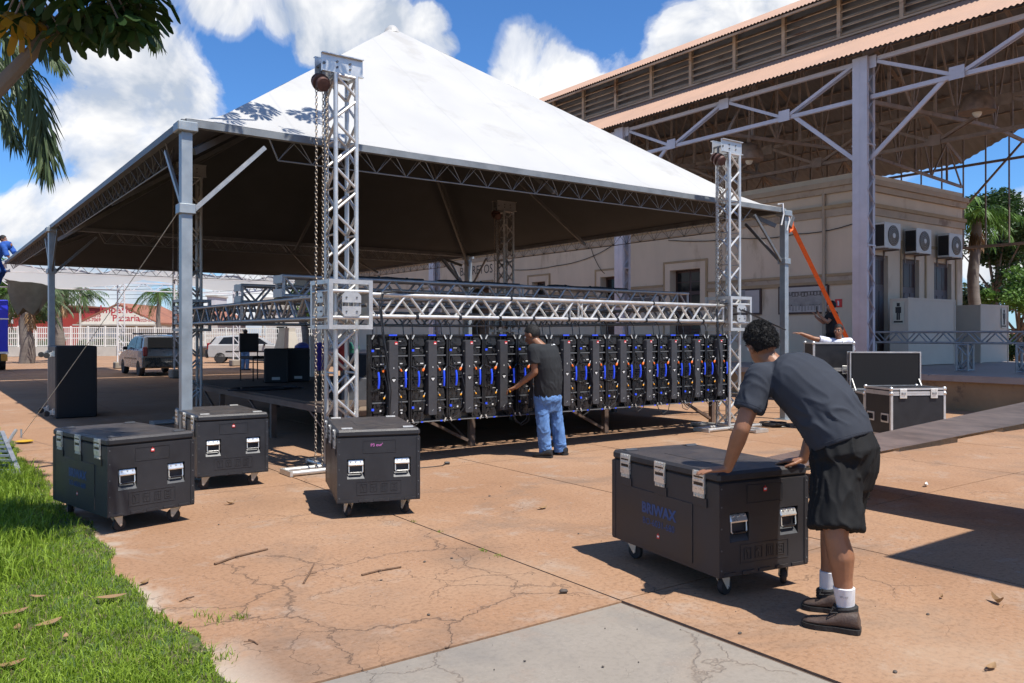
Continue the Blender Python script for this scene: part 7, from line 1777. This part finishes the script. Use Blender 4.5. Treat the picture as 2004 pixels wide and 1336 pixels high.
# ---- near tree reaching in at the upper left
nt = thing('umbrella_tree', 'dark leafed tree reaching in from the upper left corner', 'tree', (-2.6, 5.4, 0)); N0 = V((-2.6, 5.4, 0))
tm = MB(); trunk = [V((0, 0, -.05)), V((.1, 0, 1.2)), V((.25, .1, 2.4)), V((.5, .2, 3.3))]; tm.path(trunk, [.17, .15, .12, .10], 12)
b0, b1, b2 = P(-120, 290, 5.0) - N0, P(0, 168, 5.0) - N0, P(128, 30, 5.0) - N0
tm.path([trunk[2], b0, b1, P(60, 105, 5.0) - N0, b2, P(190, -70, 5.0) - N0, P(300, -140, 5.1) - N0], [.09, .055, .048, .042, .038, .03, .02], 9)
rnd = random.Random(91); ros = []
for px, py, d in ((15, 25, 4.9), (60, 5, 5.1), (95, 40, 5.2), (120, 62, 4.9), (150, 30, 5.0), (175, 10, 4.8), (205, 60, 5.1), (215, 25, 4.9), (250, 20, 5.0), (275, 35, 5.2), (235, 45, 4.8), (190, 35, 5.3), (40, -30, 5.0), (110, -20, 4.9), (180, -30, 5.1), (250, -30, 5.0), (300, -10, 5.1), (130, -5, 4.7), (70, 60, 5.3), (165, 55, 5.2)): ros.append((P(px, py, d), 0))
ros += [(P(22, 45, 4.85), 1), (P(52, 30, 4.9), 1)]
while len(ros) < 70:
    q = P(rnd.uniform(-800, 330), rnd.uniform(-620, -60), rnd.uniform(4.3, 8.5)); sv = q.y + .5 * q.z
    if sv > 7.9 or q.x < -1.6: ros.append((q, 0))
for k in range(30): ros.append((V((rnd.uniform(2.2, 4.6), rnd.uniform(7.1, 8.6), rnd.uniform(5.9, 7.0))), 0))
tm.path([trunk[3], V((1.5, 1.2, 4.6)) , V((4.0, 2.0, 5.8)), V((6.0, 2.6, 6.4))], [.09, .07, .05, .02], 8)
for c, yel in list(ros)[:22]:
    for k in range(5): ros.append((c + SUNV * rnd.uniform(.35, 1.6) + V((rnd.gauss(0, .22), rnd.gauss(0, .18), rnd.gauss(0, .1))), 0))  # unseen leaves added sunward to shade the visible rosettes
for k in range(14): ros.append((P(rnd.uniform(60, 300), rnd.uniform(-20, 62), rnd.uniform(4.8, 5.3)), 0))
stk = MB()
lm_, ly_ = MB(), MB()
for c, yel in ros:
    c = c - N0; ax = V((rnd.gauss(0, .35), rnd.gauss(0, .35), 1)).normalized(); n = rnd.randint(10, 14); m = ly_ if yel else lm_
    x = ax.orthogonal().normalized(); y = ax.cross(x)
    for k in range(n):
        a = 2 * pi * k / n + rnd.uniform(-.1, .1); o_ = x * cos(a) + y * sin(a); L = rnd.uniform(.15, .22); w = .024
        p0 = c + o_ * .03; p1 = p0 + (o_ * .85 - ax * .25) * L * .5; p2 = p1 + (o_ * .55 - ax * .75).normalized() * L * .55; wv = ax.cross(o_).normalized()
        m.add([p0 - wv * .008, p0 + wv * .008, p1 + wv * w, p2 * .75 + p1 * .25 + wv * w * .95, p2 + wv * w * .25, p2 - wv * w * .25, p2 * .75 + p1 * .25 - wv * w * .95, p1 - wv * w], [(0, 1, 2, 7), (7, 2, 3, 6), (6, 3, 4, 5)])
    stk.path([c, c + ax * .12 + V((rnd.uniform(-.1, .1), 0, .05))], [.005, .007], 5)
stuff(stk.build('leaf_stalks', BARK, nt)); tm.build('trunk', BARK, nt, True); lm_.build('crown', LEAFD, nt); ly_.build('yellow_leaves', LEAFY, nt)
# ---- near palm behind it
np_ = thing('palm_tree', 'feathery palm with drooping fronds at the upper left edge', 'palm tree', tuple(G(-420, 960).to_2d()) + (0,), 0, 'palm trees'); Q0 = V(np_.location)
D = 7.4; top = P(-190, -120, D + .2) - Q0
MB().path([V((0, 0, -.05)), top * .5 * V((1, 1, 1)), top], [.13, .11, .10], 12).build('trunk', PBARK, np_, True)
fm = MB(); rnd = random.Random(17)
def fr_px(p0, pts_px, ll, nl, hang):
    pts = [P(px, py, dd) - Q0 for px, py, dd in pts_px]; fm.path([p0] + pts, .016, 4)
    al = [p0] + pts; seg = len(pts)
    for i in range(nl):
        f = (i + .5) / nl; k = min(seg - 1, int(f * seg)); p = al[k].lerp(al[k + 1], f * seg - k); tt = (al[k + 1] - al[k]).normalized(); sd = tt.cross(FW).normalized()
        for s_ in (-1, 1):
            l = ll * (.6 + .5 * sin(pi * f)) * rnd.uniform(.7, 1.2); dv = (sd * s_ * rnd.uniform(.15, .75) + FW * rnd.uniform(-.6, .6) + tt * .9 + V((0, 0, -hang * rnd.uniform(.5, 1.3)))).normalized(); q1 = p + dv * l * .5
            q2 = q1 + (dv + V((0, 0, -.7))).normalized() * l * .5; wv = (RT * rnd.uniform(.3, 1) + FW * rnd.uniform(-.5, .5)).normalized() * .016
            fm.add([p - wv * .5, p + wv * .5, q1 + wv * .7, q1 - wv * .7, q2], [(0, 1, 2, 3), (3, 2, 4)])
fr_px(top, [(-90, -40, D), (0, 60, D), (55, 140, D), (82, 220, D), (92, 285, D), (90, 325, D)], .42, 130, .5)
fr_px(top, [(-110, 0, D), (-30, 90, D + .2), (30, 160, D + .2), (66, 240, D + .2), (78, 300, D + .2)], .40, 100, .5)
fr_px(top, [(-100, -20, D), (0, 20, D - .2), (60, 70, D - .2), (100, 100, D - .2), (118, 125, D - .2)], .26, 70, .5)
fr_px(top, [(-120, 30, D), (-60, 110, D + .3), (-10, 180, D + .3), (15, 240, D + .3), (30, 275, D + .3)], .32, 80, .5)
fr_px(top, [(-60, -90, D), (60, -110, D + .3), (180, -70, D + .4), (260, -10, D + .4), (298, 50, D + .4), (306, 80, D + .4)], .28, 80, .8)
fr_px(top, [(-160, 20, D), (-140, 130, D), (-120, 240, D)], .4, 30, .5); fr_px(top, [(-300, -160, D), (-420, -60, D), (-480, 80, D)], .5, 40, .5)
fm.build('fronds', LEAFG, np_)
# ================================================================ small things on the ground
TWIG = mat('dead_twig', (.15, .085, .05), .85, 0, .3, 30, bump=.4, bs=120)
def twig(label, pts, r):
    b = G(*pts[0]); t = thing('twig', label, 'twig', (b.x, b.y, 0), 0, 'dead twigs on the paving')
    q = [G(*p) - b + V((0, 0, r + (.002 if 0 < i < len(pts) - 1 else 0))) for i, p in enumerate(pts)]; MB().path(q, [r * (1 - .35 * i / len(q)) for i in range(len(q))], 7).build('stem', TWIG, t, True)
    if len(q) > 2: MB().path([q[1], q[1] + (q[2] - q[1]).cross(V((0, 0, 1))).normalized() * .05 + V((0, 0, .01))], .003, 5).build('side_shoot', TWIG, t, True)
twig('longest dead twig lying on the paving near the lawn', [(420, 1106), (460, 1092), (524, 1076)], .008)
twig('short bent dead twig pointing towards the camera', [(594, 1143), (604, 1126), (614, 1106)], .006)
twig('straight dead twig in the middle of the paving', [(708, 1127), (740, 1119), (785, 1111)], .007)
twig('thin dead twig below the middle of the paving left', [(487, 1253), (497, 1257), (505, 1262)], .004)
twig('thin dead twig near the lawn edge grass', [(352, 1178), (365, 1172), (380, 1168)], .004)
def leaf(label, px, py, L, ang, curl, m=DRYL, z=0.0, w=.4):
    p = G(px, py, z); r = thing('dry_leaf', label, 'leaf', (p.x, p.y, z), ang, 'dry leaves on the ground'); b = MB(); n = 8
    for i in range(n + 1):
        t = i / n; hw = L * w * .5 * sin(pi * min(1, t * .96 + .02)) ** .8; zc = .006 + curl * L * (4 * (t - .5) ** 2) * .4
        b.v += [(L * (t - .5), -hw, zc + curl * hw * .9), (L * (t - .5), 0, zc), (L * (t - .5), hw, zc + curl * hw * .9)]
    for i in range(n):
        for k in range(2): b.f.append((3 * i + k, 3 * i + k + 1, 3 * i + k + 4, 3 * i + k + 3))
    b.build('blade', m, r, True); rod('stalk', (-L * .5, 0, .008), (-L * .66, .01, .012), .002, TWIG, r, 5)
for a in (('large tan leaf on the lawn below the paving edge', 218, 1170, .15, -.2, .15), ('dry brown leaf on the lawn at lower left', 95, 1222, .14, .5, .2), ('curled pale leaf on the lawn by the left edge', 76, 1170, .09, -.7, .3), ('long brown leaf on the lawn near the left edge', 30, 1200, .13, .3, .2), ('dark red leaf standing in the lawn', 129, 1248, .06, 1.4, .4), ('dark brown pod on the lawn at bottom left', 20, 1304, .12, .1, .3), ('pale leaf tip standing in the grass at the left', 33, 1232, .08, 1.3, .4)): leaf(*a, z=.045)
for a in (('small tan leaf at the lawn and paving edge', 283, 1143, .09, .8, .5), ('small orange leaf beside the grass tuft', 352, 1220, .07, 1.2, .6), ('dry leaf on the paving below the second case', 452, 987, .10, .4, .8), ('small brown leaf on paving before the middle case', 1062, 996, .11, .2, .4), ('crumpled dry leaf on the paving at the right edge', 1952, 1181, .10, 1.0, 1.1), ('tiny leaf fragment near the man in shorts', 1843, 1171, .04, .4, .9), ('brown leaf scrap near the bottom right', 1940, 1309, .09, .1, .4), ('white paper scrap on paving right of the pushing man', 1812, 952, .10, .3, .8)): leaf(*a, m=WHITEP if 'paper' in a[0] else DRYL)
rnd = random.Random(12)
STONE = mat('dark_pebble', (.075, .06, .05), .8, 0, .3, 30)
sp = G(1103, 1161); r = thing('stone', 'dark elongated stone on the paving by the grey slab corner', 'stone', (sp.x, sp.y, 0)); MB().box((0, 0, .014), (.05, .027, .022), Matrix.Rotation(-.5, 3, 'Z'), .009).build('stone', STONE, r, True)
names_ = ['beside the middle case', 'left of the front case', 'near the straight twig', 'right of the bent twig', 'by the slab joint', 'in front of the grey slab', 'near the front case wheel', 'at the bottom right', 'below the pushing man', 'right of the boots', 'near the left case', 'on the grey slab', 'in the middle of the paving', 'on the grey slab near the bottom edge']
for k, (px, py) in enumerate(((869, 909), (980, 952), (746, 1136), (831, 1100), (884, 1093), (839, 1204), (1132, 1045), (1752, 1316), (1448, 1240), (1816, 1203), (428, 1027), (1027, 1294), (958, 971), (1180, 1305))):
    p = G(px, py); r = thing('pebble', 'small dark pebble ' + names_[k], 'pebble', (p.x, p.y, 0), rnd.uniform(0, 3), 'pebbles on the paving'); s_ = rnd.uniform(.005, .010)
    MB().ball((0, 0, s_ * .5), (s_ * 1.4, s_, s_ * .6), 8, 6).build('stone', STONE, r, True)
# gravel crumbs too many to count
gm = MB()
for k in range(420):
    x, y = rnd.uniform(1.2, 9), rnd.uniform(2.2, 9); s_ = rnd.uniform(.002, .006); a = rnd.uniform(0, 6.28)
    gm.add([V((x + s_ * cos(a + q), y + s_ * sin(a + q), 0)) for q in (0, 2.1, 4.2)] + [V((x, y, s_ * .9))], [(0, 1, 3), (1, 2, 3), (2, 0, 3)])
tag(gm.build('grit', STONE), 'fine loose grit scattered over the paving', 'grit', kind='stuff')
# plug end of a cable by the middle case
p0 = G(826, 917); c = thing('cable', 'thin black cable with a plug on the paving right of the middle case', 'cable', (p0.x, p0.y, 0)); q = [G(px, py) - p0 + V((0, 0, .007)) for px, py in ((790, 920), (826, 916), (850, 914), (866, 912), (872, 909))]
MB().path(q, .005, 6).build('lead', CABLE, c, True); MB().box(q[-1] + V((.02, 0, .01)), (.06, .035, .03), Matrix.Rotation(-.4, 3, 'Z'), .006).build('plug', CABLE, c)
# yellow lid on the lawn edge, metal barrier leaning in the grass at the left
p0 = G(48, 867); c = thing('yellow_disc', 'flat yellow disc lying on the shaded lawn edge at left', 'disc', (p0.x, p0.y, .02)); MB().lathe([(.10, 0), (.11, .012), (.09, .02), (.02, .022)], (0, 0, 0), 20).build('disc', mat('yellow_lid', (.5, .30, .02), .6), c, True)
gb = thing('metal_barrier', 'grey slatted metal barrier section lying in the grass at the left edge', 'barrier', G(38, 932, .03))
Bz = V(gb.location); t0, t1 = P(4, 846, 10.6) - Bz, V((0, 0, .02)); lf = -RT * 1.1 + V((0, 0, 0))
beam('frame_tube', t1, t0, .045, .045, ALUD, gb); beam('frame_tube', t1 + lf, t0 + lf, .045, .045, ALUD, gb); beam('frame_tube', t1, t1 + lf, .05, .05, ALUD, gb)
for k in range(9): a = t1.lerp(t0, (k + .7) / 9.5); beam('slat', a, a + lf, .03, .025, GALV, gb)
MB().path([t1.lerp(t0, .62) + V((0, 0, .03)), t1.lerp(t0, .85) + RT * .10 + V((0, 0, .02)), t1.lerp(t0, .95) + RT * .17 + V((0, 0, .05))], .02, 8).build('hook_arm', ALUD, gb, True)
